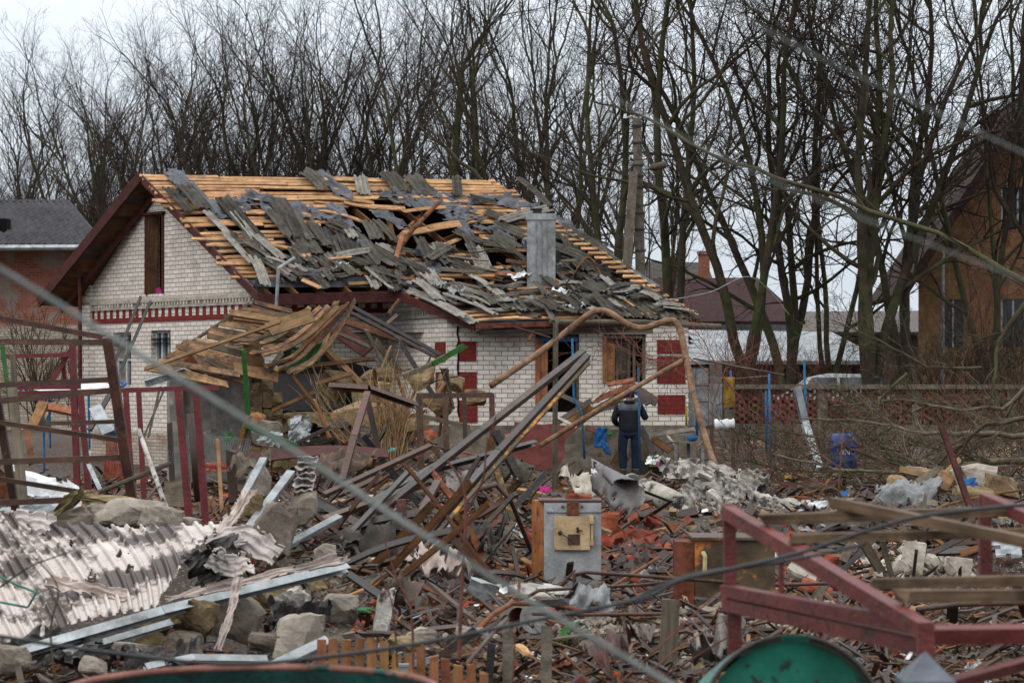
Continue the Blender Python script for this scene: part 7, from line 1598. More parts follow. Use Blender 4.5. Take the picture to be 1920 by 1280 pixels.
# ---------------------------------------------------------------- very near things
nf = thing('red_frame', P(1640, 1280, 7.6), 'near oxide-red welded frame carrying loose wooden slats, right foreground', 'frame')
for (a, b_, w_, h_, nm) in [((1362, 958, 8.8), (1735, 1182, 7.0), .042, .05, 'top_rail'), ((1360, 1106, 8.8), (1730, 1176, 7.05), .04, .042, 'lower_rail'), ((1362, 1132, 8.8), (1740, 1212, 7.05), .04, .045, 'lower_rail'), ((1367, 945, 8.8), (1369, 1100, 8.8), .044, .044, 'post'),
                         ((1376, 1146, 8.75), (1380, 1330, 8.75), .05, .05, 'post'), ((1465, 1032, 8.3), (1465, 1114, 8.3), .017, .017, 'stay'), ((1846, 932, 8.8), (1848, 1130, 8.8), .042, .042, 'post'), ((1735, 1165, 6.95), (1738, 1400, 6.95), .046, .046, 'post'),
                         ((1742, 1190, 6.95), (2100, 1186, 7.2), .04, .048, 'front_rail'), ((1846, 935, 8.8), (2020, 1010, 8.0), .042, .045, 'top_rail'), ((1750, 1290, 7), (2000, 1222, 7.4), .03, .03, 'brace')]:
    mb = MB(); mb.beam(P(*a), P(*b_), w_, h_, up=V((0, -.3, 1)) if nm.endswith('rail') or nm == 'brace' else V((0, -1, 0))); mb.build(nm, M['oxide'], nf)
for (a, b_, w_, lab) in [((1430, 973, 8.4), (1990, 955, 8.6), .035, 'upper straight wooden slat on the near red frame'), ((1556, 940, 8.5), (1990, 1028, 7.8), .036, 'wooden slat crossing the others diagonally on the near red frame'), ((1487, 1009, 8.1), (1990, 996, 8.3), .03, 'second straight wooden slat on the near red frame'),
                      ((1632, 1094, 7.5), (1990, 1086, 7.7), .032, 'third straight wooden slat, over the lower part of the near red frame'), ((1688, 1117, 7.2), (1990, 1115, 7.4), .036, 'lowest wooden slat, nearest on the near red frame')]:
    bar('wooden_slat', lab, 'slat', [a, b_], .05, 'slatwood', h=w_, up=Z)
M['tealshade2'] = mat('worn_teal', '0c3f37', '1a5a4e', sc_=6, rnd=0, hue=0)
bl = thing('steel_drum', P(1488, 1290, 8.2), 'teal green steel drum with rust spots seen end-on at the bottom right', 'drum')
ax = V((.05, -.97, .22)).normalized(); c_ = P(1488, 1366, 8.1)
mb = MB(); mb.lathe(c_ - ax * .8, [(.30, 0), (.315, .02), (.315, .25), (.325, .27), (.315, .29), (.315, .52), (.325, .54), (.315, .56), (.315, .79)], 64, ax); mb.build('wall', M['teal'], bl, smooth=True)
mb = MB(); mb.lathe(c_ - ax * .03, [(.0, 0), (.29, 0), (.296, .01)], 64, ax); mb.build('lid', M['teal'], bl, smooth=True)
mb = MB(); mb.tube([c_ + (ax.orthogonal().normalized() * math.cos(a / 64 * 6.2832) + ax.cross(ax.orthogonal().normalized()) * math.sin(a / 64 * 6.2832)) * .312 for a in range(65)], .009, 8, cap=False); mb.build('rim', M['char'], bl)
mb = MB(); mb.box(P(1492, 1197, 7.98), .09, .03, .02); mb.build('clasp', M['tealshade2'], bl)
tk = thing('steel_drum', P(470, 1280, 7.2), 'wide open teal tank with a worn reddish rim at the bottom left edge', 'drum')
c_ = V((px2x(470, 7.1), 7.1, 0)); zr_ = CH + (HZ - 1252) / F * 7.62
mb = MB(); mb.lathe(V((c_.x, c_.y, .1)), [(.55, 0), (.55, zr_ - .1), (.54, zr_ - .1)], 64); mb.build('wall', M['teal'], tk, smooth=False)
M['tealshade'] = mat('painted_shade_green', '0a2b25', '10403a', sc_=5, rough=.5, rnd=0, c3='1c1c19', p3=(.5, .6), s3=6); mb = MB(); mb.lathe(V((c_.x, c_.y, .1)), [(.54, zr_ - .1), (.535, zr_ - .16), (.535, .02), (.0, .02)], 64); mb.build('inner_wall', M['tealshade'], tk)  # tank interior: shade painted in as a darker green, with random dark blotches
mb = MB(); mb.tube([V((c_.x + .545 * math.cos(a / 64 * 6.2832), c_.y + .545 * math.sin(a / 64 * 6.2832), zr_)) for a in range(65)], .011, 8, cap=False); mb.build('rim', mat('worn_rim', '6e3a38', '946058', sc_=6, rough=.5, rnd=0, c3='17463c', p3=(.52, .58), s3=5), tk)
pc = thing('metal_post', P(1735, 1290, 7), 'square teal post with a scuffed grey pyramid cap at the bottom right', 'post')
q = P(1735, 1280, 6.6); mb = MB(); mb.beam(V((q.x, q.y, .1)), q, .12, .12, up=V((0, 1, 0))); mb.build('post', M['teal'], pc)
mb = MB(); h_ = .071; base = [q + V((sx_ * h_, sy_ * h_, .012)) for sx_, sy_ in ((-1, -1), (1, -1), (1, 1), (-1, 1))]; low = [p - V((0, 0, .03)) for p in base]; apx = q + V((0, 0, .088))
for k in range(4): mb.face([base[k], base[(k + 1) % 4], apx]); mb.face([low[k], low[(k + 1) % 4], base[(k + 1) % 4], base[k]])
mb.build('cap', mat('scuffed_cap', '4a4f58', '6a6f78', sc_=8, rough=.5, rnd=0, c3='2a7a68', p3=(.6, .64), s3=14), pc)
bar('red_post', 'tip of a dull red rail at the bottom edge, right of centre', 'rail', [(1060, 1310, 6.8), (1098, 1272, 6.8)], .04, 'oxide', kind='beam')
def cat_pts(pts, n=10):
    o = []
    for i in range(len(pts) - 1):
        p0 = pts[max(i - 1, 0)]; p1 = pts[i]; p2 = pts[i + 1]; p3 = pts[min(i + 2, len(pts) - 1)]
        for k in range(n):
            t = k / n; o.append(.5 * ((2 * p1) + (p2 - p0) * t + (2 * p0 - 5 * p1 + 4 * p2 - p3) * t * t + (3 * p1 - p0 - 3 * p2 + p3) * t ** 3))
    o.append(pts[-1]); return o
for (pts, r_, m_, lab) in [
    ([(-40, 1186, 6.4), (200, 1222, 6.4), (420, 1244, 6.4), (600, 1232, 6.4), (800, 1203, 6.4), (1000, 1163, 6.4), (1200, 1122, 6.5), (1280, 1086, 6.5), (1400, 1060, 6.5), (1515, 1031, 6.6), (1640, 990, 6.6), (1750, 964, 6.6), (1960, 942, 6.6)], .0058, 'cable', 'long black cable sagging across the whole foreground'),
    ([(1180, 1126, 6.7), (1290, 1078, 6.7), (1420, 1060, 6.7), (1560, 1034, 6.8), (1620, 1018, 6.8)], .0045, 'cable', 'second black cable twisted with the long one before the burnt boiler'),
    ([(-60, 468, 3.3), (400, 750, 3.4), (900, 1070, 3.5), (1330, 1325, 3.6)], .0044, 'wire', 'pale overhead wire slanting down from the left edge, out of focus'),
    ([(1230, -60, 3.6), (1500, 90, 3.6), (1960, 306, 3.6)], .0012, 'wire', 'pale out-of-focus wire across the trees at the upper right'),
    ([(830, -40, 3.6), (1080, 140, 3.6), (1450, 340, 3.6), (1960, 540, 3.6)], .0010, 'wire', 'fainter pale wire below the other one among the trees'),
    ([(1235, 566, 52), (1330, 548, 54), (1410, 520, 56), (1480, 590, 57)], .012, 'wire', 'slack service wire hooked over the maroon roof')]:
    mb = MB(); mb.tube(cat_pts([P(*p) for p in pts]), r_ * (1 if m_ == 'wire' else 1), 8); tag(mb.build('overhead_wire' if m_ == 'wire' else 'black_cable', M[m_], smooth=True), lab, 'wire' if m_ == 'wire' else 'cable')

# ---------------------------------------------------------------- branches, thicket and saplings
for i, (pts, r0, lab, tw, nt_) in enumerate([
    ([(1960, 862, 40), (1860, 868, 40), (1700, 892, 40.5), (1560, 878, 41), (1450, 850, 42)], .07, 'thick pale fallen branch lowest in the brush at the right', 1.0, 18),
    ([(1960, 820, 41), (1840, 812, 41), (1740, 812, 41.5), (1620, 790, 42), (1500, 784, 43)], .055, 'pale fallen branch running level above the blue barrel', 1.0, 16),
    ([(1960, 700, 42), (1880, 765, 42), (1800, 768, 42.5), (1690, 750, 43), (1560, 760, 44)], .045, 'grey fallen branch crossing before the lattice fence', 1.0, 16),
    ([(1960, 780, 39), (1850, 795, 39.5), (1760, 870, 40), (1640, 930, 40)], .05, 'ochre-lichened fallen branch dropping to the left', .9, 14),
    ([(1930, 560, 46), (1870, 640, 46), (1860, 740, 45), (1900, 800, 44)], .06, 'dark curved broken limb at the right edge', 1.2, 14),
    ([(1960, 850, 41), (1800, 872, 41.5), (1680, 900, 42), (1560, 905, 42)], .04, 'dark low fallen branch under the thick pale one', 1.0, 16),
    ([(1700, 700, 43), (1640, 760, 43), (1590, 830, 42.5), (1500, 860, 42)], .03, 'thin dark branch bending down over the barrel', 1.0, 14),
    ([(1840, 690, 44), (1740, 690, 44), (1650, 640, 44.5), (1560, 600, 45)], .035, 'dark arching branch before the ochre house', 1.2, 16),
    ([(1780, 900, 42), (1650, 860, 42.5), (1540, 820, 43), (1420, 800, 44)], .03, 'slender branch tangled around the blue pipes', .9, 14)]):
    limb_tree('fallen_branch', [P(*p) for p in pts], r0, lab, 'branch', seed=60 + i, mt_=M['palebark'] if i in (0, 1, 2, 3) else M['bark'], tm=M['palebark'] if i in (1, 3) else M['bark'], twl=tw, nt_=nt_, up=-.01, r1=.012, lv=2, parts=('stem', 'twigs'))
rb = random.Random(77)
for i in range(84):
    x = rb.uniform(1350, 1950); y = rb.uniform(770, 925); d_ = lerp(56, 38, (y - 770) / 155); a = P(x, y, d_); dd = V((-1 + rb.uniform(-.6, 1.2), rb.uniform(-.5, .5), rb.uniform(-.1, .35))).normalized(); L = rb.uniform(1.2, 2.6)
    mt_ = MB(); grow(mt_, mt_, rb, V((a.x + L / 2, d_, max(a.z, G(a.x, d_) + .05))), dd, rb.uniform(.012, .03), L, 2, up=.0, wand=.2, maxl=4, nch=(5, 5, 5, 4), minr=.004)
    tag(mt_.build('brushwood', M[rb.choice(['bark', 'palebark', 'bark', 'redtwig'])]), 'thin twiggy branch in the brushwood heap before the lattice fence', 'branch', 'brushwood before the lattice fence')
for i, (x, d_, n_, h_, sp, lab) in enumerate([(1420, 67, 30, 2.9, .5, 'reddish thicket in front of the maroon house, beside the yellow cloth'), (1530, 74, 26, 2.9, .5, 'reddish thicket left of the white car'), (1640, 74, 26, 3.0, .5, 'reddish thicket right behind the openwork fence'), (1745, 65.5, 30, 3.6, .5, 'tall dark thicket before the ochre house, left part'), (1830, 65, 34, 4.4, .45, 'tallest dark thicket before the ochre house'), (1905, 64.8, 30, 4.2, .4, 'dark thicket at the right edge before the ochre house')]):
    shrub('thicket', lab, GP(x, d_), n_, 'redtwig' if i < 3 else 'twigs', h_, sp, 90 + i, .014, split=14, wob=.2, cat='shrub')
for i, (x, d_, h_) in enumerate([(1400, 57, 2.2), (1470, 56, 2.0), (1545, 57, 2.3), (1620, 55, 2.1), (1700, 57, 2.5), (1780, 55, 2.4), (1850, 56, 2.7), (1915, 54, 2.6)]):
    shrub('thicket', 'loose reddish-brown thicket veiling the openwork brick fence', GP(x, d_), 13, 'redtwig' if i % 2 else 'twigs', h_, .7, 190 + i, .009, split=16, wob=.28, cat='shrub', group='thickets veiling the openwork fence')
for i, (pts, lab) in enumerate([([(1300, 720, 47), (1250, 680, 47.5), (1190, 665, 48), (1120, 640, 48.5)], 'reddish twiggy branch hanging before the wing window, upper'), ([(1330, 700, 46), (1290, 668, 46.5), (1230, 690, 47), (1150, 700, 47.5)], 'reddish twiggy branch hanging before the wing window, lower'), ([(1340, 850, 45), (1335, 760, 45.5), (1360, 690, 46), (1420, 660, 46.5)], 'climbing reddish vine by the metal gate'), ([(1400, 760, 46), (1350, 700, 46.5), (1320, 640, 47), (1290, 600, 47.5)], 'vine stem rising beside the wing corner')]):
    limb_tree('vine_branch', [P(*p) for p in pts], .015, lab, 'branch', seed=120 + i, mt_=M['redtwig'], tm=M['redtwig'], twl=.9, nt_=22, up=0, r1=.006, lv=3, parts=('stem', 'twigs'))
for i, (pts, r_, lab) in enumerate([([(860, 1235, 12), (866, 1100, 12), (872, 930, 12), (838, 862, 12)], .011, 'reddish sapling stem rising in the very middle, tall one'), ([(874, 960, 12), (905, 900, 12), (912, 845, 12), (930, 780, 12)], .007, 'forked upper twig of the reddish sapling'), ([(745, 1250, 12.5), (735, 1130, 12.5), (705, 1060, 12.5)], .006, 'thin reddish twig above the pickets'), ([(775, 1255, 12.5), (770, 1140, 12.5), (742, 1080, 12.5), (715, 990, 12.5)], .007, 'longer reddish twig above the pickets'),
        ([(1190, 1290, 11), (1270, 1215, 11), (1380, 1150, 11)], .006, 'orange twig leaning right at the bottom'), ([(1150, 1290, 11), (1260, 1190, 11), (1345, 1110, 11)], .006, 'second orange twig leaning right at the bottom'), ([(1210, 1290, 12), (1420, 1165, 12), (1560, 1140, 12)], .006, 'long orange twig passing under the near red frame'), ([(960, 1290, 12), (965, 1200, 12), (955, 1180, 12)], .006, 'short tan twig between the posts'),
        ([(105, 1290, 11), (95, 1180, 11), (108, 1100, 11), (60, 1040, 11)], .006, 'thin dark twig over the white siding at left'), ([(0, 1100, 11), (60, 1060, 11), (130, 1035, 11)], .005, 'bent dark twig at the left edge over the siding'), ([(1570, 960, 20), (1575, 880, 20), (1582, 800, 20)], .009, 'thin upright reddish stem before the blue barrel'), ([(330, 1290, 12), (310, 1240, 12), (320, 1180, 12), (350, 1210, 12)], .005, 'olive twig at the bottom left over the film')]):
    mb = MB(); mb.tube(cat_pts([P(*p) for p in pts], 6), [lerp(r_, r_ * .5, k / (6 * (len(pts) - 1))) for k in range(6 * (len(pts) - 1) + 1)], 6); tag(mb.build('sapling_twig', M['redtwig'] if 'dark' not in lab else M['bark']), lab, 'twig')
# ---------------------------------------------------------------- scattered debris
SR = random.Random(99); RN = random.Random(1234)
def zone_px():
    # a pixel of the debris field and its ground point
    for _ in range(50):
        x = SR.uniform(-30, 1950); y = SR.uniform(842, 1290)
        p = ray_ground(x, y)
        if p is None or p.y > 50: continue
        if p.y > 40 and x > 1500: continue
        return x, y, p
    return None
KEEP = [(990, 925, 1135, 1100, 23.6), (1258, 1005, 1460, 1180, 20.6), (1135, 730, 1218, 895, 49.6), (1100, 880, 1215, 1005, 29), (540, 870, 600, 990, 21.5), (-60, 960, 420, 1222, 20.9), (380, 900, 530, 1100, 19.4),
        (405, 1100, 670, 1232, 18.2), (255, 1120, 400, 1205, 17.4), (940, 1125, 1035, 1195, 18), (1130, 955, 1255, 1065, 27.6), (1685, 1015, 1825, 1080, 24), (80, 910, 370, 1010, 21.4), (1240, 865, 1500, 1005, 31.5), (1175, 885, 1290, 960, 32.2), (590, 1190, 905, 1290, 14), (1560, 805, 1610, 890, 43), (1240, 815, 1340, 880, 46), (1650, 895, 1760, 950, 33)]
def clear(*ps):
    for p in ps:
        qx, qy = pxof(p)
        for (x0, y0, x1, y1, d_) in KEEP:
            if x0 < qx < x1 and y0 < qy < y1 and p.y < d_ + .6: return False
    return True
def where(x, y, p):
    if p.y < 20: return ('at the bottom left' if x < 560 else 'at the bottom centre' if x < 1250 else 'at the bottom right')
    if p.y < 30: return ('on the left pile' if x < 560 else 'under the crossing burnt channels' if x < 960 else 'around the grey boiler' if x < 1330 else 'in the right-hand rubble')
    return ('before the gable wall' if x < 430 else 'before the collapsed shed' if x < 900 else 'before the porch' if x < 1330 else 'before the fallen branches')
KIND = {'tan': 'light tan', 'greywood': 'weathered grey', 'darkwood': 'dark wet', 'brownwood': 'brown', 'orangewood': 'orange-brown', 'char': 'charred', 'green': 'green painted', 'pine': 'fresh pale'}
wts = ['tan', 'greywood', 'darkwood', 'darkwood', 'darkwood', 'brownwood', 'brownwood', 'orangewood', 'char', 'char', 'pine', 'green'] 
n_ = 0
while n_ < 150:
    z = zone_px()
    if z is None: continue
    x, y, p = z
    if SR.random() < .25 and p.y < 19: continue
    m_ = SR.choice(wts)
    if m_ == 'green' and SR.random() < .6: m_ = 'darkwood'
    L = SR.uniform(.25, 1.5) * min(1.1, p.y / 32); a = SR.uniform(0, 6.283); el = SR.gauss(.08, .22)
    d = V((math.cos(a), math.sin(a) * .7, el)).normalized(); c = p + V((0, 0, SR.uniform(.02, .22)))
    q0, q1 = c - d * L / 2, c + d * L / 2
    for q in (q0, q1): q.z = max(q.z, G(q.x, q.y) + .0)
    if not clear(q0, q1, c, (q0 + c) / 2, (q1 + c) / 2): continue
    mb = MB(); wf = min(1, p.y / 30); mb.board(q0, q1, SR.uniform(.04, .15) * wf, SR.uniform(.02, .05) * wf, up=(Z + rv(SR) * .5).normalized(), jag=.05, twist=SR.uniform(-.4, .4), sag=SR.uniform(-.03, .03))
    wz = where(x, y, p); kd = KIND[m_]
    tag(mb.build('broken_board', M[m_]), '%s splintered board lying %s' % (kd, wz), 'board', '%s boards %s' % (kd, wz)); n_ += 1
n_ = 0
while n_ < 230:
    z = zone_px()
    if z is None: continue
    x, y, p = z
    red = SR.random() < (.6 if 1130 < x < 1700 else .35)
    m_ = 'redbrick' if red else SR.choice(['whitebrick', 'plaster', 'concrete', 'stone'])
    if not clear(p + V((0, 0, .06))): continue
    k = SR.uniform(.5, 1.0) * min(1, p.y / 26); mb = MB(); c = p + V((0, 0, SR.uniform(.0, .08)))
    chunk_mb(mb, c, .22 * k, .14 * k, .1 * k, SR.uniform(0, 99), 2, rrot(.9), .12)
    nm = 'red brick fragment' if red else {'whitebrick': 'pale brick fragment', 'plaster': 'beige plaster lump', 'concrete': 'grey concrete lump', 'stone': 'tan block lump'}[m_]
    wz = where(x, y, p); tag(mb.build('brick' if 'brick' in nm else 'rubble_block', M[m_]), '%s lying loose %s' % (nm, wz), 'brick' if 'brick' in nm else 'rubble block', '%ss %s' % (nm, wz)); n_ += 1
n_ = 0
while n_ < 130:
    z = zone_px()
    if z is None: continue
    x, y, p = z; a = SR.uniform(0, 6.28); s_ = SR.uniform(.12, .4) * min(1, p.y / 28)
    if not clear(p + V((0, 0, .1)), p + V((-.15, 0, .1)), p + V((.15, 0, .1))): continue
    m_ = SR.choice(['galv', 'zinc', 'char', 'rust', 'whiteplastic', 'siding', 'slate', 'rustdark']); nm = {'galv': 'silvery metal', 'zinc': 'dull grey metal', 'char': 'black film', 'rust': 'rusty metal', 'whiteplastic': 'white plastic', 'siding': 'off-white siding', 'slate': 'grey sheet', 'rustdark': 'dark rusty metal'}[m_]
    e1 = V((math.cos(a), math.sin(a), SR.uniform(-.3, .3))) * s_; e2 = V((-math.sin(a), math.cos(a), SR.uniform(.1, .9))) * s_ * SR.uniform(.4, .9); wz = where(x, y, p)
    crumple('crumpled_scrap', '%s scrap crumpled %s' % (nm, wz), 'scrap', p + V((0, 0, .06 + s_ * .12)), e1, e2, m_, .25 * s_, SR.uniform(0, 90), 12, 9, group='%s scraps %s' % (nm, wz)); n_ += 1
for i, (x, y, d_, w_, h_, m_, lab) in enumerate([(650, 870, 30, 120, 34, 'rustdark', 'long dark bent sheet under the arched plate'), (880, 905, 27, 90, 36, 'charsheet', 'scorched bent sheet above the dark bent pipe'), (700, 1010, 22.5, 110, 30, 'slate', 'grey broken sheet lying under the crossing channels'), (905, 1010, 24, 70, 40, 'char', 'blackened folded sheet left of the grey boiler'), (820, 1060, 21.5, 110, 26, 'sidingback', 'dirty pale sheet before the crossing channels'),
        (780, 1130, 19, 120, 24, 'rustdark', 'rusty sheet scrap behind the pickets'), (1110, 1130, 18.5, 90, 22, 'zinc', 'grey bent sheet behind the concrete posts'), (1150, 1215, 15.5, 80, 24, 'rustdark', 'rusty sheet at the bottom centre'), (1350, 1215, 15.5, 90, 22, 'charsheet', 'dark bent sheet left of the green drum'), (1420, 1050, 22, 60, 22, 'siding', 'pale sheet scrap behind the near red frame'),
        (1600, 975, 27, 120, 22, 'slate', 'grey broken sheet behind the upper slats'), (1780, 980, 26, 100, 24, 'rustdark', 'dark rusty sheet behind the upper slats'), (1560, 1180, 17.5, 90, 22, 'rustdark', 'dark sheet under the lowest slat'), (470, 870, 30, 70, 30, 'greywood', 'grey torn board left of the studs'), (960, 880, 31, 80, 26, 'slate', 'grey sheet piece left of the steel post'), (1090, 905, 34, 90, 22, 'whitebrick', 'pale board pieces behind the boiler')]):
    s_ = F / d_; a_ = SR.uniform(-.5, .5)
    crumple('bent_sheet', lab, 'metal sheet', P(x, y, d_), V((w_ / s_ * math.cos(a_), -.1, -w_ / s_ * math.sin(a_))), V((.1, .45, h_ / s_)), m_, .2, 300 + i, 20, 12, ragged=2, fold=.15, smooth=True)
# rods and bars in the heap
n_ = 0
while n_ < 70:
    z = zone_px()
    if z is None: continue
    x, y, p = z
    a = SR.uniform(0, 6.28); el = SR.uniform(-.1, .45); L = SR.uniform(.5, 1.5) * min(1, p.y / 30); d = V((math.cos(a), math.sin(a) * .6, el)).normalized()
    if not clear(p, p + d * L / 2, p + d * L): continue; wz = where(x, y, p)
    mb = MB(); r_ = SR.uniform(.008, .02); pts = [p + V((0, 0, .02)) + d * L * t + V((0, 0, .06 * math.sin(t * 4 + x))) + rv(SR) * .012 for t in [k / 6 for k in range(7)]]
    mb.tube(pts, r_, 6); tag(mb.build('rusty_rod', M[SR.choice(['rust', 'rustdark', 'rustdark', 'steeldark'])]), 'thin bent rusty rod sticking out %s' % wz, 'rod', 'thin rods ' + wz); n_ += 1
# more burnt steel crossing in the heap behind the boiler
for i in range(60):
    x = SR.uniform(560, 985); y = SR.uniform(870, 1080); p = ray_ground(x, min(y + 40, 1150))
    if p is None: continue
    a = SR.choice([SR.uniform(.3, 1.1), SR.uniform(.3, 1.1), SR.uniform(2.0, 2.9)]); L = SR.uniform(.6, 1.8); d = V((math.cos(a), SR.uniform(-.5, .5), math.sin(a) * .75)).normalized()
    mb = MB(); mb.board(p - d * .1, p + d * L, SR.uniform(.03, .08), SR.uniform(.02, .05), up=(V((0, -1, .5)) + rv(SR) * .4).normalized(), jag=.03, n=7, sag=SR.uniform(-.14, .14), twist=SR.uniform(-.6, .6))
    if not clear(p - d * .1, p + d * L, p + d * L / 2): continue
    tag(mb.build('burnt_bar', M[SR.choice(['rustdark', 'steeldark', 'darkwood', 'char', 'rustdark', 'brownwood'])]), 'burnt bar jutting from the heap under the crossing channels', 'steel bar', 'burnt bars under the crossing channels')
# sticks at odd angles inside the collapsed shed and by the dry shrub
for i in range(20):
    x = SR.uniform(610, 900); y = SR.uniform(650, 840); d_ = SR.uniform(42.5, 45.5); a = SR.uniform(-1.0, 2.4); L = SR.uniform(.4, 1.3)
    if y < lerp(600, 700, (x - 650) / 200) + 20: continue
    dd = V((math.cos(a), SR.uniform(-.2, .2), math.sin(a))).normalized(); c = P(x, y, d_); mb = MB(); mb.board(c - dd * L / 2, c + dd * L / 2, SR.uniform(.03, .12), .03, up=V((0, -1, .3)), jag=.06, twist=SR.uniform(-.4, .4))
    tag(mb.build('broken_board', M[SR.choice(['darkwood', 'brownwood', 'greywood', 'tan', 'char', 'brownwood'])]), 'splintered board in the wreck under the shed gable', 'board', 'boards in the shed gable wreck')
# uncountable fine rubble, one object per material
def rubble(name, m, count, smin, smax, wx, wy, label, seed, flat=1.0, zl=.03, cond=None):
    r = random.Random(seed); mb = MB(); k = 0
    while k < count:
        d = 1 / r.uniform(1 / 50.0, 1 / 15.0) if r.random() < .75 else r.uniform(15, 50)
        x = r.uniform(-8.6, 9.0) * d / 40 * 1.02 if r.random() < .9 else r.uniform(-8, 9)
        if cond and not cond(x, d, r): k += .3; continue
        s_ = (smin + (smax - smin) * r.random() ** 2.2) * min(1.15, .25 + d / 40)
        if not clear(V((x, d, G(x, d) + .05))) and (d < 24 and x < 0 or r.random() < .6): k += .2; continue
        R = Matrix.Rotation(r.uniform(-.7, .7), 3, 'X') @ Matrix.Rotation(r.uniform(-.7, .7), 3, 'Y') @ Matrix.Rotation(r.uniform(0, 6.3), 3, 'Z')
        c = V((x, d, G(x, d) + r.uniform(0, zl) + s_ * .1)); 
        a_, b_, c2 = s_ * wx * r.uniform(.6, 1.3), s_ * wy * r.uniform(.6, 1.3), s_ * .5 * flat * r.uniform(.6, 1.3)
        cs = []
        for (sx_, sy_, sz_) in ((-1, -1, -1), (-1, 1, -1), (-1, 1, 1), (-1, -1, 1), (1, -1, -1), (1, 1, -1), (1, 1, 1), (1, -1, 1)):
            cs.append(c + R @ V((sx_ * a_ / 2 * r.uniform(.6, 1.1), sy_ * b_ / 2 * r.uniform(.6, 1.1), sz_ * c2 / 2 * r.uniform(.6, 1.1))))
        mb.hexa(cs, uo=(r.uniform(0, 40), r.uniform(0, 40))); k += 1
    return tag(mb.build(name, M[m]), label, 'rubble', kind='stuff')
def heap(cx, d0, rx, ry):
    return lambda x, y, r: ((x - px2x(cx, d0)) / rx) ** 2 + ((y - d0) / ry) ** 2 < r.uniform(.3, 1.3)
cl = lambda x, y, r: not (y > 30 and x < -3.5 and r.random() < .5)
nb = lambda s: (lambda x, y, r: noise.noise(V((x * .7, y * .35, s))) + r.uniform(-.35, .35) > -.05)
rubble('brick_rubble', 'redbrick', 5200, .03, .13, 1, .7, 'fine orange red brick rubble strewn over the ground', 1, cond=nb(3))
rubble('plaster_rubble', 'plaster', 5600, .02, .12, 1, .8, 'fine beige plaster and mortar rubble strewn over the ground', 2, cond=nb(11))
rubble('concrete_rubble', 'concrete', 3000, .03, .16, 1, .8, 'grey concrete rubble strewn over the ground', 3)
rubble('wood_splinters', 'brownwood', 6500, .08, .45, 1.4, .13, 'brown wood splinters strewn over the ground', 4, .06, .1)
rubble('pale_splinters', 'tan', 2600, .08, .4, 1.4, .12, 'light wood splinters strewn over the ground', 5, .06, .1)
rubble('dark_splinters', 'darkwood', 8500, .08, .5, 1.4, .14, 'dark wet wood splinters and charred bits strewn over the ground', 6, .1, .12)
rubble('slate_chips', 'slate', 1200, .04, .2, 1, .8, 'grey roof sheet chips strewn over the ground', 7, .1, .08)
rubble('white_scraps', 'whiteplastic', 420, .03, .14, 1, .6, 'small white paper and plastic scraps strewn over the ground', 8, .15, .12)
def rub_at(name, m, count, cx, d0, rx, ry, s0, s1, label, seed):
    r = random.Random(seed); mb = MB()
    for k in range(count):
        a = r.uniform(0, 6.283); q = abs(r.gauss(0, .5)); x = px2x(cx, d0) + math.cos(a) * q * rx; y = d0 + math.sin(a) * q * ry; s_ = r.uniform(s0, s1)
        c = V((x, y, G(x, y) + r.uniform(0, .12) * max(0, 1 - q)))
        R = Matrix.Rotation(r.uniform(-1, 1), 3, 'X') @ Matrix.Rotation(r.uniform(-1, 1), 3, 'Y') @ Matrix.Rotation(r.uniform(0, 6.3), 3, 'Z'); cs = []
        for (sx_, sy_, sz_) in ((-1, -1, -1), (-1, 1, -1), (-1, 1, 1), (-1, -1, 1), (1, -1, -1), (1, 1, -1), (1, 1, 1), (1, -1, 1)):
            cs.append(c + R @ V((sx_ * s_ / 2 * r.uniform(.7, 1.05), sy_ * s_ * .34 * r.uniform(.7, 1.1), sz_ * s_ * .24 * r.uniform(.7, 1.1))))
        mb.hexa(cs)
    return tag(mb.build(name, M[m]), label, 'rubble', kind='stuff')
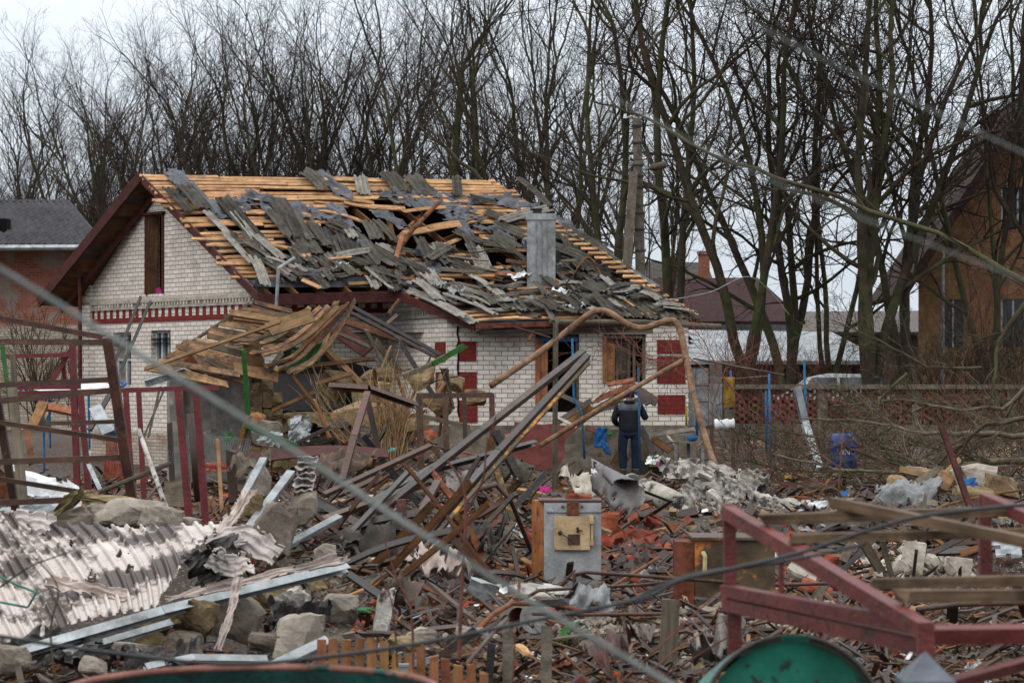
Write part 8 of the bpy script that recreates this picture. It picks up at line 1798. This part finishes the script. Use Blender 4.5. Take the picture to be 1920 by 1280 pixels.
for i, (m_, n1, cx, d0, rx, ry, s0, s1, lab) in enumerate([('redbrick', 190, 1195, 26.5, .8, 3.2, .08, .24, 'dense orange brick rubble right of the grey boiler'), ('darkwood', 420, 1190, 26, 1.0, 3.4, .06, .2, 'dark burnt rubble among the orange bricks'), ('redbrick', 260, 1540, 24, 1.0, 2.2, .05, .18, 'orange brick rubble behind the near slats'), ('whitebrick', 200, 1700, 24.5, 1.3, 2, .05, .18, 'pale brick rubble around the perforated block'),
        ('plaster', 380, 1500, 19, 2.0, 2.4, .03, .12, 'beige rubble under the near red frame'), ('plaster', 420, 1150, 17.5, 2, 1.6, .03, .1, 'pinkish rubble at the bottom centre'), ('darkwood', 420, 780, 23, 1.4, 3.2, .06, .22, 'dark burnt rubble under the crossing channels'), ('redbrick', 160, 800, 19.5, 1.0, 1.6, .04, .12, 'red rubble in front of the crossing channels'),
        ('concrete', 300, 560, 20, .8, 2.6, .05, .18, 'grey rubble around the wavy siding stack'), ('stone', 300, 740, 42.5, 1.3, 2.0, .06, .22, 'tan block rubble below the fallen shed gable'), ('plaster', 260, 1680, 34, 2, 3, .05, .2, 'pale rubble around the grey tarpaulin'), ('darkwood', 420, 1420, 34, 2.4, 6, .06, .3, 'dark rubble between the lagged pipe and the brushwood'), ('stone', 260, 1480, 30, 2.6, 5, .05, .2, 'tan rubble behind the burnt boiler'), ('redbrick', 90, 1420, 26, 1.6, 2.4, .05, .18, 'orange brick rubble behind the burnt boiler'), ('darkwood', 500, 1640, 28, 2.4, 4, .05, .25, 'dark rubble around the right-hand slats'), ('brownwood', 420, 1060, 38, 3, 6, .06, .3, 'brown rubble before the porch'), ('slate', 240, 1000, 44, 3.5, 4, .06, .25, 'grey sheet rubble before the wing'), ('darkwood', 420, 130, 38, 2.2, 5, .08, .35, 'dark wreckage behind the ladder frame'), ('tan', 160, 120, 38, 2, 4, .08, .35, 'light wreckage behind the ladder frame'), ('concrete', 200, 130, 36, 2, 5, .06, .25, 'grey rubble behind the ladder frame'), ('brownwood', 300, 380, 36, 2, 5, .06, .3, 'brown wreckage behind the red posts')]):
    rub_at('heaped_rubble', m_, n1, cx, d0, rx, ry, s0, s1, lab, 200 + i)
def litter():
    r = random.Random(55); mb = MB()
    for k in range(9000):
        d = r.uniform(38, 62); x = r.uniform(-11, 13)
        if d > 50.5 and x < 4.2: continue
        z = G(x, d) + r.uniform(.01, .05); s_ = r.uniform(.03, .09); a = r.uniform(0, 6.28); e1 = V((math.cos(a), math.sin(a), r.uniform(-.5, .5))) * s_; e2 = V((-math.sin(a), math.cos(a), r.uniform(-.5, .5))) * s_ * .6
        c = V((x, d, z)); mb.quad(c - e1, c - e2, c + e1, c + e2)
    return tag(mb.build('leaf_litter', M['drystalk']), 'dry brown leaf litter over the ground behind the rubble', 'leaf litter', kind='stuff')
litter()
for (x, y, d_, w_, m_, nm, lab) in [(1118, 882, 47, .2, 'whiteplastic', 'paper_scrap', 'white crumpled paper on the porch edge'), (1222, 862, 47, .26, 'whiteplastic', 'plastic_bottle_heap', 'heap of white plastic packaging right of the man'), (1240, 867, 46.6, .2, 'magenta', 'red_packet', 'red packet on the white packaging'), (1228, 858, 46.5, .1, 'green', 'green_packet', 'small green packet by the red one'),
                           (1478, 892, 40, .12, 'yellowcloth', 'yellow_scrap', 'tiny yellow scrap on the leaf litter'), (1583, 924, 33, .1, 'bluecloth', 'blue_scrap', 'small bright blue cup near the tarpaulin'), (1818, 902, 33, .2, 'bluecloth', 'blue_scrap', 'blue plastic strip by the maroon stake'), (1022, 917, 33, .14, 'magenta', 'pink_scrap', 'pink scrap behind the boiler'),
                           (1290, 1075, 24, .14, 'whiteplastic', 'white_scrap', 'white scrap beside the peeling panel'), (855, 850, 38, .12, 'teal', 'teal_rag', 'teal rag at the foot of the dry shrub'), (735, 842, 38, .12, 'teal', 'teal_rag', 'second teal rag left of the shrub foot'), (960, 820, 36, .2, 'orangenet', 'orange_scrap', 'orange plastic scrap behind the rusty frame'),
                           (800, 815, 36, .3, 'redbrick', 'red_sheet', 'orange-red sheet scrap seen through the rusty frame'), (1462, 1238, 15, .06, 'bluecloth', 'blue_scrap', 'tiny blue scrap at the bottom centre')]:
    crumple(nm, lab, nm.replace('_', ' '), P(x, y, d_), V((w_, 0, .02)), V((0, .1, w_ * .6)), m_, .2 * w_, x, 10, 8, ragged=1)
